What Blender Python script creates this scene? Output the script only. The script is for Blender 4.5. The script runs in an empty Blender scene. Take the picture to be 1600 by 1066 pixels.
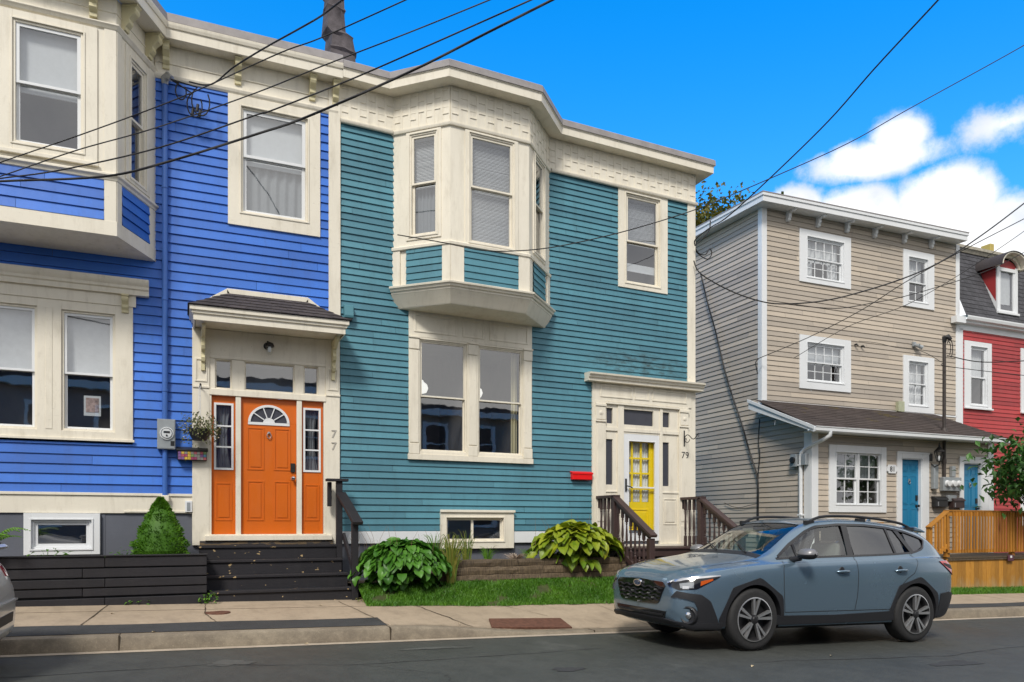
import bpy, bmesh, math, random
from mathutils import Vector, Matrix
from mathutils.bvhtree import BVHTree
random.seed(7)
R = math.radians
scene = bpy.context.scene
COL = scene.collection

# ------------------------------------------------------------------ camera
# the camera stands at the world origin (eye level z = 0, the road lies about 1.35 m below);
# x runs along the street, y into the houses
cam_d = bpy.data.cameras.new('camera')
cam = bpy.data.objects.new('camera', cam_d)
COL.objects.link(cam)
cam.location = (0, 0, 0)
cam.rotation_euler = (R(90), 0, R(-23.4))
cam_d.sensor_width = 36.0
cam_d.lens = 1190.0 / 1600.0 * 36.0
cam_d.shift_y = (820.0 - 533.0) / 1600.0
cam_d.clip_end = 2000
scene.camera = cam

# ------------------------------------------------------------------ sky and sun
SUN_EL, SUN_AZ = R(46), R(216)       # azimuth from +y, clockwise: the sun is behind the camera
world = bpy.data.worlds.new('World'); scene.world = world
world.use_nodes = True
wn = world.node_tree; wn.nodes.clear()
def wnode(t, **k):
    n = wn.nodes.new(t)
    for a, b in k.items(): setattr(n, a, b)
    return n
def wl(a, b): wn.links.new(a, b)
out = wnode('ShaderNodeOutputWorld'); bg = wnode('ShaderNodeBackground')
bg.inputs['Strength'].default_value = 0.10
wl(bg.outputs[0], out.inputs[0])
sky = wnode('ShaderNodeTexSky', sky_type='NISHITA', sun_disc=False)
sky.sun_elevation = SUN_EL; sky.sun_rotation = SUN_AZ
sky.air_density = 1.0; sky.dust_density = 0.3; sky.ozone_density = 3.0
tc = wnode('ShaderNodeTexCoord')
sep = wnode('ShaderNodeSeparateXYZ'); wl(tc.outputs['Generated'], sep.inputs[0])
def wm(op, a, b=None, c=None, clamp=False):
    n = wnode('ShaderNodeMath', operation=op, use_clamp=clamp)
    for i, v in enumerate((a, b, c)):
        if v is None: continue
        if isinstance(v, (int, float)): n.inputs[i].default_value = v
        else: wl(v, n.inputs[i])
    return n.outputs[0]
def wramp(x, a, b, lo=0.0, hi=1.0):
    n = wnode('ShaderNodeMapRange', interpolation_type='SMOOTHSTEP', clamp=True)
    wl(x, n.inputs[0])
    for i, v in enumerate((a, b, lo, hi)): n.inputs[i + 1].default_value = v
    return n.outputs[0]
def wmix(f, a, b):
    n = wnode('ShaderNodeMix', data_type='RGBA')
    if isinstance(f, (int, float)): n.inputs[0].default_value = f
    else: wl(f, n.inputs[0])
    for s, v in ((n.inputs[6], a), (n.inputs[7], b)):
        if isinstance(v, tuple): s.default_value = v
        else: wl(v, s)
    return n.outputs[2]
# saturated blue of the clear half of the sky: the Nishita sky, deepened
tint = wmix(wramp(sep.outputs[2], 0.10, 0.62), (0.80, 1.75, 2.30, 1), (0.02, 1.80, 3.05, 1))
mul = wnode('ShaderNodeMix', data_type='RGBA', blend_type='MULTIPLY'); mul.inputs[0].default_value = 1
wl(sky.outputs[0], mul.inputs[6]); wl(tint, mul.inputs[7])
blue = mul.outputs[2]
# clouds: billowing noise inside soft ellipsoids set by direction
nz = wnode('ShaderNodeTexNoise'); nz.inputs['Scale'].default_value = 7.0; nz.inputs['Detail'].default_value = 9.0
nz.inputs['Roughness'].default_value = 0.52
wl(tc.outputs['Generated'], nz.inputs['Vector'])
nz2 = wnode('ShaderNodeTexNoise'); nz2.inputs['Scale'].default_value = 17.0; nz2.inputs['Detail'].default_value = 12.0; nz2.inputs['Roughness'].default_value = 0.66
wl(tc.outputs['Generated'], nz2.inputs['Vector'])
billow = wm('ADD', wm('MULTIPLY', nz.outputs[0], 0.45), wm('MULTIPLY', nz2.outputs[0], 0.55))
az = wm('ARCTAN2', sep.outputs[0], sep.outputs[1])
el = wm('ARCSINE', sep.outputs[2])
CLOUDS = [ # azimuth, elevation, half sizes (degrees), weight
    (48.8, 23.4, 4.9, 1.35, 1.25), (50.4, 24.3, 2.3, 1.6, 1.2), (47.2, 23.8, 1.8, 1.0, 0.9),
    (50.5, 17.8, 8.0, 3.5, 2.2), (53.0, 20.0, 3.6, 2.6, 2.0), (47.5, 19.4, 4.2, 3.0, 2.0), (43.4, 21.0, 3.0, 1.9, 1.4), (56.0, 17.5, 3.0, 3.0, 1.5), (41.5, 19.5, 3.0, 2.2, 1.0), (56.6, 17.0, 2.6, 2.4, 0.9),
    (50.0, 14.0, 9.0, 5.0, 1.8), (62.0, 12.0, 5.0, 4.0, 1.0), (53.0, 8.0, 20.0, 4.0, 1.0),
    (56.4, 23.9, 3.2, 1.1, 0.55), (59.5, 23.4, 2.6, 1.4, 0.62)]
cl = None
for (a, e, sa, se, w) in CLOUDS:
    da = wm('DIVIDE', wm('SUBTRACT', az, R(a)), R(sa)); de = wm('DIVIDE', wm('SUBTRACT', el, R(e)), R(se))
    q = wm('MULTIPLY', wm('SUBTRACT', 1.0, wm('SQRT', wm('ADD', wm('MULTIPLY', da, da), wm('MULTIPLY', de, de)))), w)
    cl = q if cl is None else wm('MAXIMUM', cl, q)
dens = wm('ADD', cl, wm('MULTIPLY', wm('SUBTRACT', billow, 0.5), 3.0))
front_mask = wramp(dens, -0.10, 0.55)
# behind the camera the sky is closed by bright broken overcast
back = wramp(sep.outputs[1], 0.44, 0.20)
ovn = wnode('ShaderNodeTexNoise'); ovn.inputs['Scale'].default_value = 2.6; ovn.inputs['Detail'].default_value = 7.0
wl(tc.outputs['Generated'], ovn.inputs['Vector'])
over_col = wmix(wramp(ovn.outputs[0], 0.35, 0.65), (4.8, 5.0, 5.6, 1), (9.6, 9.5, 9.4, 1))
shade = wramp(wm('SUBTRACT', nz2.outputs[0], wm('MULTIPLY', cl, 0.18)), 0.22, 0.66)
cloud_col = wmix(shade, (11.0, 11.0, 11.0, 1), (7.6, 8.1, 9.0, 1))
c1 = wmix(front_mask, blue, cloud_col)
c2 = wmix(back, c1, over_col)
wl(c2, bg.inputs[0])

sun_d = bpy.data.lights.new('sun', 'SUN'); sun_d.energy = 2.7; sun_d.angle = R(13); sun_d.color = (1.0, 0.95, 0.87)
sun = bpy.data.objects.new('sun', sun_d); COL.objects.link(sun)
sd = Vector((math.sin(SUN_AZ) * math.cos(SUN_EL), math.cos(SUN_AZ) * math.cos(SUN_EL), math.sin(SUN_EL)))
sun.rotation_euler = sd.to_track_quat('Z', 'Y').to_euler()
sun.location = (-9, -12, 18)

vs = scene.view_settings
vs.view_transform = 'Standard'; vs.look = 'None'; vs.exposure = 0.16; vs.gamma = 1.0; vs.use_curve_mapping = False
try:
    scene.cycles.max_bounces = 8; scene.cycles.transparent_max_bounces = 16
    scene.cycles.caustics_reflective = False; scene.cycles.caustics_refractive = False
except Exception: pass

# ------------------------------------------------------------------ materials
def new_mat(name):
    m = bpy.data.materials.new(name); m.use_nodes = True
    nt = m.node_tree
    p = nt.nodes['Principled BSDF']
    return m, nt, p
def nn(nt, t, **k):
    n = nt.nodes.new(t)
    for a, b in k.items(): setattr(n, a, b)
    return n
def noise(nt, scale, detail=4, rough=0.55, stretch=None, coord='Object'):
    tcn = nn(nt, 'ShaderNodeTexCoord'); src = tcn.outputs[coord]
    if stretch:
        mp = nn(nt, 'ShaderNodeMapping'); mp.inputs['Scale'].default_value = stretch
        nt.links.new(src, mp.inputs[0]); src = mp.outputs[0]
    n = nn(nt, 'ShaderNodeTexNoise'); n.inputs['Scale'].default_value = scale
    n.inputs['Detail'].default_value = detail; n.inputs['Roughness'].default_value = rough
    nt.links.new(src, n.inputs['Vector']); return n.outputs[0]
def ramp(nt, x, a, b, lo=0.0, hi=1.0):
    n = nn(nt, 'ShaderNodeMapRange', clamp=True)
    nt.links.new(x, n.inputs[0])
    for i, v in enumerate((a, b, lo, hi)): n.inputs[i + 1].default_value = v
    return n.outputs[0]
def mix(nt, f, a, b, blend='MIX'):
    n = nn(nt, 'ShaderNodeMix', data_type='RGBA', blend_type=blend)
    if isinstance(f, (int, float)): n.inputs[0].default_value = f
    else: nt.links.new(f, n.inputs[0])
    for s, v in ((n.inputs[6], a), (n.inputs[7], b)):
        if isinstance(v, tuple): s.default_value = (v[0], v[1], v[2], 1)
        else: nt.links.new(v, s)
    return n.outputs[2]
def mth(nt, op, a, b=None):
    n = nn(nt, 'ShaderNodeMath', operation=op)
    for i, v in enumerate((a, b)):
        if v is None: continue
        if isinstance(v, (int, float)): n.inputs[i].default_value = v
        else: nt.links.new(v, n.inputs[i])
    return n.outputs[0]
def bump(nt, p, h, strength=0.3, dist=0.01):
    b = nn(nt, 'ShaderNodeBump'); b.inputs['Strength'].default_value = strength; b.inputs['Distance'].default_value = dist
    nt.links.new(h, b.inputs['Height']); nt.links.new(b.outputs[0], p.inputs['Normal'])
def sc(c, k): return tuple(min(1.0, x * k) for x in c)

def paint(name, col, rough=0.5, var=0.10, dirt=0.12, dirtcol=(0.12, 0.11, 0.10), grain=0.15, board=False, peel=None, stain=None):
    """painted wood: slow tone drift, fine streaks of dirt, optional per-board tone and peeling flecks"""
    m, nt, p = new_mat(name)
    n1 = noise(nt, 0.9, 5, 0.6); n2 = noise(nt, 9, 6, 0.65, (1, 1, 0.35)); n3 = noise(nt, 38, 5, 0.7, (0.25, 0.25, 1))
    c = mix(nt, ramp(nt, n1, 0.3, 0.7), sc(col, 1 - var), sc(col, 1 + var))
    if board:
        at = nn(nt, 'ShaderNodeAttribute'); at.attribute_name = 'tone'
        c = mix(nt, ramp(nt, at.outputs['Fac'], 0, 1, 0.0, 1.0), mix(nt, 1.0, c, (0.80, 0.81, 0.83), 'MULTIPLY'), mix(nt, 1.0, c, (1.14, 1.13, 1.11), 'MULTIPLY'))
    c = mix(nt, ramp(nt, n2, 0.55, 0.85, 0, dirt), c, dirtcol)
    c = mix(nt, ramp(nt, noise(nt, 2.6, 7, 0.7, (2.6, 1, 0.35)), 0.50, 0.80, 0, dirt * 0.8), c, dirtcol)
    c = mix(nt, ramp(nt, n3, 0.62, 0.82, 0, dirt * 0.9), c, sc(dirtcol, 0.7))
    if stain:
        (sx, sz, rx, rz, amt) = stain
        tcn = nn(nt, 'ShaderNodeTexCoord'); sp = nn(nt, 'ShaderNodeSeparateXYZ'); nt.links.new(tcn.outputs['Object'], sp.inputs[0])
        dx = mth(nt, 'DIVIDE', mth(nt, 'SUBTRACT', sp.outputs[0], sx), rx); dz = mth(nt, 'DIVIDE', mth(nt, 'SUBTRACT', sp.outputs[2], sz), rz)
        d = mth(nt, 'ADD', mth(nt, 'MULTIPLY', dx, dx), mth(nt, 'MULTIPLY', dz, dz))
        ns = noise(nt, 5, 6, 0.7, (1, 1, 2.2))
        f = mth(nt, 'MULTIPLY', ramp(nt, d, 0.2, 1.0, 1, 0), ramp(nt, ns, 0.42, 0.66, 0, amt))
        c = mix(nt, f, c, (0.03, 0.035, 0.03))
    if peel:
        pn = noise(nt, peel[0], 3, 0.5, peel[3] if len(peel) > 3 else (1, 1, 1.5)); c = mix(nt, ramp(nt, pn, peel[1], peel[1] + 0.015), c, peel[2])
    nt.links.new(c, p.inputs['Base Color'])
    nt.links.new(ramp(nt, n2, 0.2, 0.8, rough - 0.1, rough + 0.12), p.inputs['Roughness'])
    bump(nt, p, n3, grain, 0.004)
    return m
def plain(name, col, rough=0.5, metal=0.0, var=0.08, scale=12, bmp=0.0, coat=0.0, spec=None):
    m, nt, p = new_mat(name)
    n1 = noise(nt, scale, 5, 0.6)
    nt.links.new(mix(nt, ramp(nt, n1, 0.3, 0.7), sc(col, 1 - var), sc(col, 1 + var)), p.inputs['Base Color'])
    p.inputs['Roughness'].default_value = rough; p.inputs['Metallic'].default_value = metal
    p.inputs['Coat Weight'].default_value = coat
    if spec is not None: p.inputs['Specular IOR Level'].default_value = spec
    if bmp: bump(nt, p, n1, bmp, 0.01)
    return m
def glass(name, tint=(0.86, 0.88, 0.89), refl=0.145, wob=0.022, gcol=(1, 1, 1), gain=1.3):
    m, nt, p = new_mat(name); nt.nodes.remove(p)
    o = nt.nodes['Material Output']
    tr = nn(nt, 'ShaderNodeBsdfTransparent'); tr.inputs[0].default_value = (*tint, 1)
    gl = nn(nt, 'ShaderNodeBsdfGlossy'); gl.inputs['Roughness'].default_value = 0.015; gl.inputs['Color'].default_value = (*gcol, 1)
    fr = nn(nt, 'ShaderNodeLayerWeight'); fr.inputs['Blend'].default_value = 0.5
    sch = mth(nt, 'ADD', mth(nt, 'MULTIPLY', mth(nt, 'POWER', fr.outputs['Facing'], 5.0), 0.90), 0.045)
    f = mth(nt, 'ADD', mth(nt, 'MULTIPLY', sch, gain), refl)
    f.node.use_clamp = True
    mx = nn(nt, 'ShaderNodeMixShader'); nt.links.new(f, mx.inputs[0]); nt.links.new(tr.outputs[0], mx.inputs[1]); nt.links.new(gl.outputs[0], mx.inputs[2])
    b = nn(nt, 'ShaderNodeBump'); b.inputs['Strength'].default_value = wob; b.inputs['Distance'].default_value = 0.05
    nt.links.new(noise(nt, 2.2, 2, 0.5), b.inputs['Height'])
    nt.links.new(b.outputs[0], gl.inputs['Normal'])
    nt.links.new(mx.outputs[0], o.inputs[0])
    return m
def leafmat(name, c1, c2, rough=0.45, scale=3.0, trans=0.25):
    m, nt, p = new_mat(name)
    n1 = noise(nt, scale, 4, 0.6); at = nn(nt, 'ShaderNodeAttribute'); at.attribute_name = 'tone'
    f = mth(nt, 'ADD', mth(nt, 'MULTIPLY', at.outputs['Fac'], 0.75), ramp(nt, n1, 0.3, 0.7, 0, 0.25))
    nt.links.new(mix(nt, f, c1, c2), p.inputs['Base Color'])
    p.inputs['Roughness'].default_value = rough
    p.inputs['Transmission Weight'].default_value = 0.0
    p.inputs['Subsurface Weight'].default_value = 0.0
    tr = nn(nt, 'ShaderNodeBsdfTranslucent'); nt.links.new(mix(nt, f, c1, c2), tr.inputs[0])
    mx = nn(nt, 'ShaderNodeMixShader'); mx.inputs[0].default_value = trans
    nt.links.new(p.outputs[0], mx.inputs[1]); nt.links.new(tr.outputs[0], mx.inputs[2])
    nt.links.new(mx.outputs[0], nt.nodes['Material Output'].inputs[0])
    return m

M = {}
M['blue'] = paint('blue_siding_paint', (0.035, 0.162, 0.620), 0.5, board=True, dirt=0.30, var=0.11, dirtcol=(0.05, 0.07, 0.16))
M['teal'] = paint('teal_siding_paint', (0.074, 0.226, 0.292), 0.5, board=True, dirt=0.34, var=0.11, dirtcol=(0.035, 0.075, 0.085), stain=(7.75, 2.95, 1.35, 0.30, 0.8))
M['cream'] = paint('cream_trim_paint', (0.80, 0.75, 0.635), 0.5, var=0.05, dirt=0.40, dirtcol=(0.34, 0.29, 0.20), peel=(17, 0.765, (0.30, 0.27, 0.22)))
M['cream2'] = paint('yellowed_cream_paint', (0.64, 0.58, 0.36), 0.5, var=0.06, dirt=0.25, dirtcol=(0.25, 0.22, 0.13))
M['white'] = paint('white_trim_paint', (0.76, 0.78, 0.80), 0.42, var=0.03, dirt=0.10, dirtcol=(0.40, 0.39, 0.36))
M['vinyl'] = paint('beige_vinyl_siding', (0.485, 0.42, 0.345), 0.5, board=True, var=0.04, dirt=0.12, dirtcol=(0.22, 0.19, 0.14), grain=0.05)
M['red'] = paint('red_siding_paint', (0.40, 0.040, 0.042), 0.5, board=True, dirt=0.12)
M['orange'] = paint('orange_door_paint', (0.64, 0.135, 0.007), 0.38, var=0.05, dirt=0.05, grain=0.05)
M['yellow'] = paint('yellow_door_paint', (0.90, 0.66, 0.014), 0.38, var=0.04, dirt=0.04, grain=0.05)
M['doorblue'] = paint('blue_door_paint', (0.014, 0.20, 0.38), 0.38, var=0.04, dirt=0.05, grain=0.05)
M['black'] = paint('black_deck_paint', (0.013, 0.012, 0.016), 0.68, var=0.25, dirt=0.2, dirtcol=(0.06, 0.055, 0.05), grain=0.6, board=True)
M['blackpeel'] = paint('worn_black_step_paint', (0.014, 0.013, 0.017), 0.68, var=0.25, dirt=0.25, dirtcol=(0.06, 0.055, 0.05), grain=0.6, peel=(9, 0.685, (0.50, 0.36, 0.18), (1.0, 1.0, 1.9)))
M['brown'] = paint('brown_railing_paint', (0.050, 0.028, 0.026), 0.5, var=0.15, dirt=0.15, grain=0.4)
M['found'] = paint('grey_foundation_paint', (0.115, 0.125, 0.155), 0.75, var=0.12, dirt=0.25, grain=0.5)
M['lead'] = plain('grey_roof_flashing', (0.30, 0.28, 0.28), 0.5, 0.0, 0.15, 6)
M['metalgrey'] = plain('grey_painted_metal', (0.34, 0.37, 0.39), 0.45, 0.3, 0.06)
M['galv'] = plain('galvanised_steel', (0.42, 0.43, 0.44), 0.4, 0.7, 0.15)
M['chrome'] = plain('bright_chrome', (0.75, 0.75, 0.76), 0.15, 1.0, 0.02)
M['dark'] = plain('black_plastic', (0.018, 0.018, 0.019), 0.45, 0, 0.15)
M['cable'] = plain('black_cable', (0.016, 0.015, 0.015), 0.6, 0, 0.2)
M['iron'] = plain('black_iron', (0.022, 0.020, 0.020), 0.5, 0.4, 0.2)
M['rust'] = plain('rusty_iron', (0.14, 0.062, 0.040), 0.8, 0.2, 0.35, 18, 0.5)
M['room'] = plain('dim_room', (0.15, 0.135, 0.13), 0.9, 0, 0.2, 2)
M['roomlite'] = plain('pale_room', (0.30, 0.29, 0.28), 0.9, 0, 0.1, 2)
M['blind'] = plain('white_blind', (0.70, 0.72, 0.74), 0.6, 0, 0.04)
M['curtain'] = plain('white_curtain', (0.76, 0.77, 0.78), 0.8, 0, 0.06)
M['greycurtain'] = plain('grey_curtain', (0.26, 0.28, 0.30), 0.8, 0, 0.06)
M['glass'] = glass('window_glass')
M['glassclear'] = glass('clear_window_glass', (0.96, 0.97, 0.97), 0.0, 0.01, gain=0.8)
M['frosted'] = plain('dark_frosted_glass', (0.060, 0.062, 0.078), 0.22, 0, 0.1, 3)
M['red_metal'] = plain('bright_red_metal', (0.80, 0.006, 0.006), 0.35, 0, 0.03)
M['number'] = plain('pale_number_metal', (0.50, 0.47, 0.42), 0.5, 0.2, 0.05)
M['teal_flat'] = paint('teal_box_paint', (0.070, 0.215, 0.265), 0.5)
M['blue_flat'] = paint('blue_conduit_paint', (0.042, 0.135, 0.46), 0.45)

def mat_shingle(name, c1, c2, moss=0.0):
    m, nt, p = new_mat(name)
    at = nn(nt, 'ShaderNodeAttribute'); at.attribute_name = 'tone'
    n = noise(nt, 60, 4, 0.7); n2 = noise(nt, 1.6, 5, 0.6)
    c = mix(nt, at.outputs['Fac'], c1, c2); c = mix(nt, ramp(nt, n, 0.4, 0.7, 0, 0.5), c, sc(c2, 1.8))
    c = mix(nt, ramp(nt, n2, 0.4, 0.75, 0, 0.4), c, sc(c1, 0.6))
    if moss:
        c = mix(nt, mth(nt, 'MULTIPLY', ramp(nt, noise(nt, 1.3, 3), 0.62, 0.66), ramp(nt, noise(nt, 14, 4), 0.45, 0.6)), c, (0.10, 0.075, 0.008))
    nt.links.new(c, p.inputs['Base Color']); p.inputs['Roughness'].default_value = 0.9
    bump(nt, p, n, 0.6, 0.006); return m
M['shingle'] = mat_shingle('dark_asphalt_shingle', (0.030, 0.026, 0.028), (0.060, 0.050, 0.052))
M['shingle_moss'] = mat_shingle('brown_mossy_shingle', (0.036, 0.026, 0.024), (0.062, 0.047, 0.043), 1)
M['slate'] = mat_shingle('grey_mansard_shingle', (0.042, 0.042, 0.048), (0.075, 0.075, 0.085))

def mat_wood(name, c1, c2, worn=None):
    m, nt, p = new_mat(name)
    at = nn(nt, 'ShaderNodeAttribute'); at.attribute_name = 'tone'
    g = noise(nt, 14, 6, 0.65, (5, 5, 0.5)); n = noise(nt, 2.5, 4)
    c = mix(nt, ramp(nt, g, 0.3, 0.7), c1, c2)
    c = mix(nt, at.outputs['Fac'], mix(nt, 1.0, c, (0.7, 0.7, 0.7), 'MULTIPLY'), mix(nt, 1.0, c, (1.2, 1.2, 1.2), 'MULTIPLY'))
    if worn:
        tcn = nn(nt, 'ShaderNodeTexCoord'); sp = nn(nt, 'ShaderNodeSeparateXYZ'); nt.links.new(tcn.outputs['Object'], sp.inputs[0])
        h = mth(nt, 'ADD', sp.outputs[2], mth(nt, 'MULTIPLY', noise(nt, 7, 4, 0.6, (1, 1, 0.3)), 0.7))
        c = mix(nt, ramp(nt, h, worn[0], worn[1], 0.9, 0), c, worn[2])
    nt.links.new(c, p.inputs['Base Color']); p.inputs['Roughness'].default_value = 0.7
    bump(nt, p, g, 0.5, 0.006); return m
M['cedar'] = mat_wood('orange_stained_fence', (0.38, 0.150, 0.016), (0.54, 0.245, 0.032))
M['skirt'] = mat_wood('weathered_orange_boards', (0.40, 0.17, 0.02), (0.55, 0.27, 0.04), (-1.22, -0.84, (0.42, 0.36, 0.22)))
M['timber'] = mat_wood('old_landscape_timber', (0.040, 0.028, 0.020), (0.20, 0.145, 0.085))

def mat_ground(name, c1, c2, scale=40, rough=0.85, bmp=0.4, big=0.8, wet=None, grain=0.5, spots=None):
    m, nt, p = new_mat(name)
    n1 = noise(nt, big, 6, 0.6); n2 = noise(nt, scale, 5, 0.7); n3 = noise(nt, scale * 6, 3, 0.6)
    c = mix(nt, ramp(nt, n1, 0.3, 0.72), c1, c2)
    c = mix(nt, ramp(nt, n2, 0.35, 0.75, 0, grain), c, sc(c1, 0.6))
    c = mix(nt, ramp(nt, n3, 0.55, 0.8, 0, grain), c, sc(c2, 1.5))
    c = mix(nt, ramp(nt, noise(nt, 4.5, 7, 0.72, (1, 0.6, 1)), 0.46, 0.72, 0, 0.55), c, sc(c1, 0.55))
    c = mix(nt, ramp(nt, noise(nt, 7.5, 8, 0.75, (0.5, 1, 1)), 0.56, 0.80, 0, 0.45), c, sc(c2, 1.45))
    if spots: c = mix(nt, ramp(nt, noise(nt, spots[0], 4, 0.6), spots[1], spots[1] + 0.06, 0, spots[3]), c, spots[2])
    nt.links.new(c, p.inputs['Base Color'])
    nt.links.new(ramp(nt, n1, 0.3, 0.7, rough - (wet or 0.08), rough), p.inputs['Roughness'])
    bump(nt, p, mth(nt, 'ADD', n2, n3), bmp, 0.006); return m
M['road'] = mat_ground('asphalt_road', (0.048, 0.053, 0.049), (0.080, 0.086, 0.079), 26, 0.68, 1.0, 0.45, 0.34, 0.6, (0.9, 0.66, (0.10, 0.105, 0.098), 0.6))
M['conc'] = mat_ground('sidewalk_concrete', (0.36, 0.285, 0.205), (0.44, 0.355, 0.26), 22, 0.85, 0.25, 0.7, None, 0.22, (2.3, 0.66, (0.20, 0.16, 0.11), 0.5))
M['curb'] = mat_ground('stained_curb_concrete', (0.19, 0.155, 0.115), (0.34, 0.29, 0.215), 14, 0.85, 0.4, 1.4, None, 0.5)
M['gut'] = mat_ground('pale_gutter_concrete', (0.42, 0.35, 0.275), (0.50, 0.43, 0.34), 20, 0.85, 0.3, 1.5, None, 0.3)
M['patch'] = mat_ground('dark_asphalt_strip', (0.040, 0.042, 0.044), (0.055, 0.057, 0.060), 50, 0.85, 0.6, 2, None, 0.4)
M['soil'] = mat_ground('soil', (0.05, 0.036, 0.022), (0.09, 0.065, 0.04), 18, 0.95, 0.8, 2)
M['turf'] = mat_ground('turf_soil', (0.050, 0.060, 0.018), (0.080, 0.105, 0.022), 25, 0.95, 0.8, 2)
M['far'] = mat_ground('far_ground', (0.06, 0.08, 0.03), (0.09, 0.10, 0.05), 2, 0.95, 0.2, 0.05)

# ------------------------------------------------------------------ mesh helpers
INV = {}
class MB:
    """collects geometry (world coordinates) and links it as one mesh object"""
    def __init__(s, T=None, warp=None): s.v = []; s.f = []; s.t = []; s.T = T; s.warp = warp; s.tone = None
    def add(s, vs, fs, tone=None):
        b = len(s.v); T = s.T
        for p in vs:
            p = Vector(p)
            s.v.append(T @ p if T is not None else p)
        tn = tone if tone is not None else (s.tone if s.tone is not None else random.random())
        for f in fs: s.f.append([i + b for i in f]); s.t.append(tn)
        return s
    def box(s, x0, x1, y0, y1, z0, z1, tone=None):
        if x0 > x1: x0, x1 = x1, x0
        if y0 > y1: y0, y1 = y1, y0
        if z0 > z1: z0, z1 = z1, z0
        return s.add([(x0, y0, z0), (x1, y0, z0), (x1, y1, z0), (x0, y1, z0), (x0, y0, z1), (x1, y0, z1), (x1, y1, z1), (x0, y1, z1)],
              [(0, 3, 2, 1), (4, 5, 6, 7), (0, 1, 5, 4), (1, 2, 6, 5), (2, 3, 7, 6), (3, 0, 4, 7)], tone)
    def beam(s, a, b, w, h, up=(0, 0, 1), tone=None):
        a = Vector(a); b = Vector(b); d = (b - a).normalized(); u = Vector(up); sd = d.cross(u).normalized(); u = sd.cross(d).normalized()
        vs = [q + sd * (i * w / 2) + u * (j * h / 2) for q in (a, b) for (i, j) in ((-1, -1), (1, -1), (1, 1), (-1, 1))]
        return s.add(vs, [(0, 1, 2, 3), (7, 6, 5, 4), (0, 4, 5, 1), (1, 5, 6, 2), (2, 6, 7, 3), (3, 7, 4, 0)], tone)
    def prism(s, poly, a, b, axis='y', tone=None):
        """poly in the two other axes, extruded from a to b along axis"""
        def P(q, t):
            if axis == 'y': return (q[0], t, q[1])
            if axis == 'x': return (t, q[0], q[1])
            return (q[0], q[1], t)
        n = len(poly)
        vs = [P(q, a) for q in poly] + [P(q, b) for q in poly]
        fs = [tuple(range(n)), tuple(range(2 * n - 1, n - 1, -1))] + [(i, i + n, (i + 1) % n + n, (i + 1) % n) for i in range(n)]
        return s.add(vs, fs, tone)
    def tube(s, pts, r, n=8, caps=True, tone=None):
        pts = [Vector(p) for p in pts]; m = len(pts)
        rr = r if isinstance(r, (list, tuple)) else [r] * m
        vs = []; prev = None
        for i, p in enumerate(pts):
            d = (pts[min(i + 1, m - 1)] - pts[max(i - 1, 0)])
            d = d.normalized() if d.length > 1e-9 else Vector((0, 0, 1))
            if prev is None:
                a = d.cross(Vector((0, 0, 1)))
                if a.length < 1e-3: a = d.cross(Vector((1, 0, 0)))
                a.normalize()
            else:
                a = prev - d * prev.dot(d); a.normalize()
            b = d.cross(a); prev = a
            for k in range(n):
                t = 2 * math.pi * k / n
                vs.append(p + (a * math.cos(t) + b * math.sin(t)) * rr[i])
        fs = [(i * n + k, i * n + (k + 1) % n, (i + 1) * n + (k + 1) % n, (i + 1) * n + k) for i in range(m - 1) for k in range(n)]
        if caps: fs += [tuple(range(n - 1, -1, -1)), tuple(range((m - 1) * n, m * n))]
        return s.add(vs, fs, tone)
    def lathe(s, prof, c=(0, 0, 0), axis='z', n=20, tone=None, caps=True):
        """prof: list of (radius, height)"""
        vs = []
        for (r, h) in prof:
            for k in range(n):
                t = 2 * math.pi * k / n; x = r * math.cos(t); y = r * math.sin(t)
                q = (x, y, h) if axis == 'z' else ((x, h, y) if axis == 'y' else (h, x, y))
                vs.append((c[0] + q[0], c[1] + q[1], c[2] + q[2]))
        m = len(prof)
        fs = [(i * n + k, i * n + (k + 1) % n, (i + 1) * n + (k + 1) % n, (i + 1) * n + k) for i in range(m - 1) for k in range(n)]
        if caps: fs += [tuple(range(n - 1, -1, -1)), tuple(range((m - 1) * n, m * n))]
        return s.add(vs, fs, tone)
    def sweep(s, path, prof, closed=False, tone=None):
        """prof = [(outward, z)...] carried along the plan path [(x, y)...] with mitred corners; outward is to the right of travel"""
        m = len(path); n = len(prof); vs = []
        P2 = [Vector(p) for p in path]
        for i in range(m):
            d0 = (P2[i] - P2[i - 1]).normalized() if i > 0 else None
            d1 = (P2[i + 1] - P2[i]).normalized() if i < m - 1 else None
            d0 = d0 or d1; d1 = d1 or d0
            n0 = Vector((d0.y, -d0.x)); n1 = Vector((d1.y, -d1.x)); mt = (n0 + n1)
            mt = mt / max(1e-6, mt.length_squared) * 2
            for (o, z) in prof: vs.append((P2[i].x + mt.x * o, P2[i].y + mt.y * o, z))
        fs = []
        for i in range(m - 1):
            for k in range(n if closed else n - 1):
                k2 = (k + 1) % n
                fs.append((i * n + k, i * n + k2, (i + 1) * n + k2, (i + 1) * n + k))
        if closed: fs += [tuple(range(n - 1, -1, -1)), tuple(range((m - 1) * n, m * n))]
        return s.add(vs, fs, tone)
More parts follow.
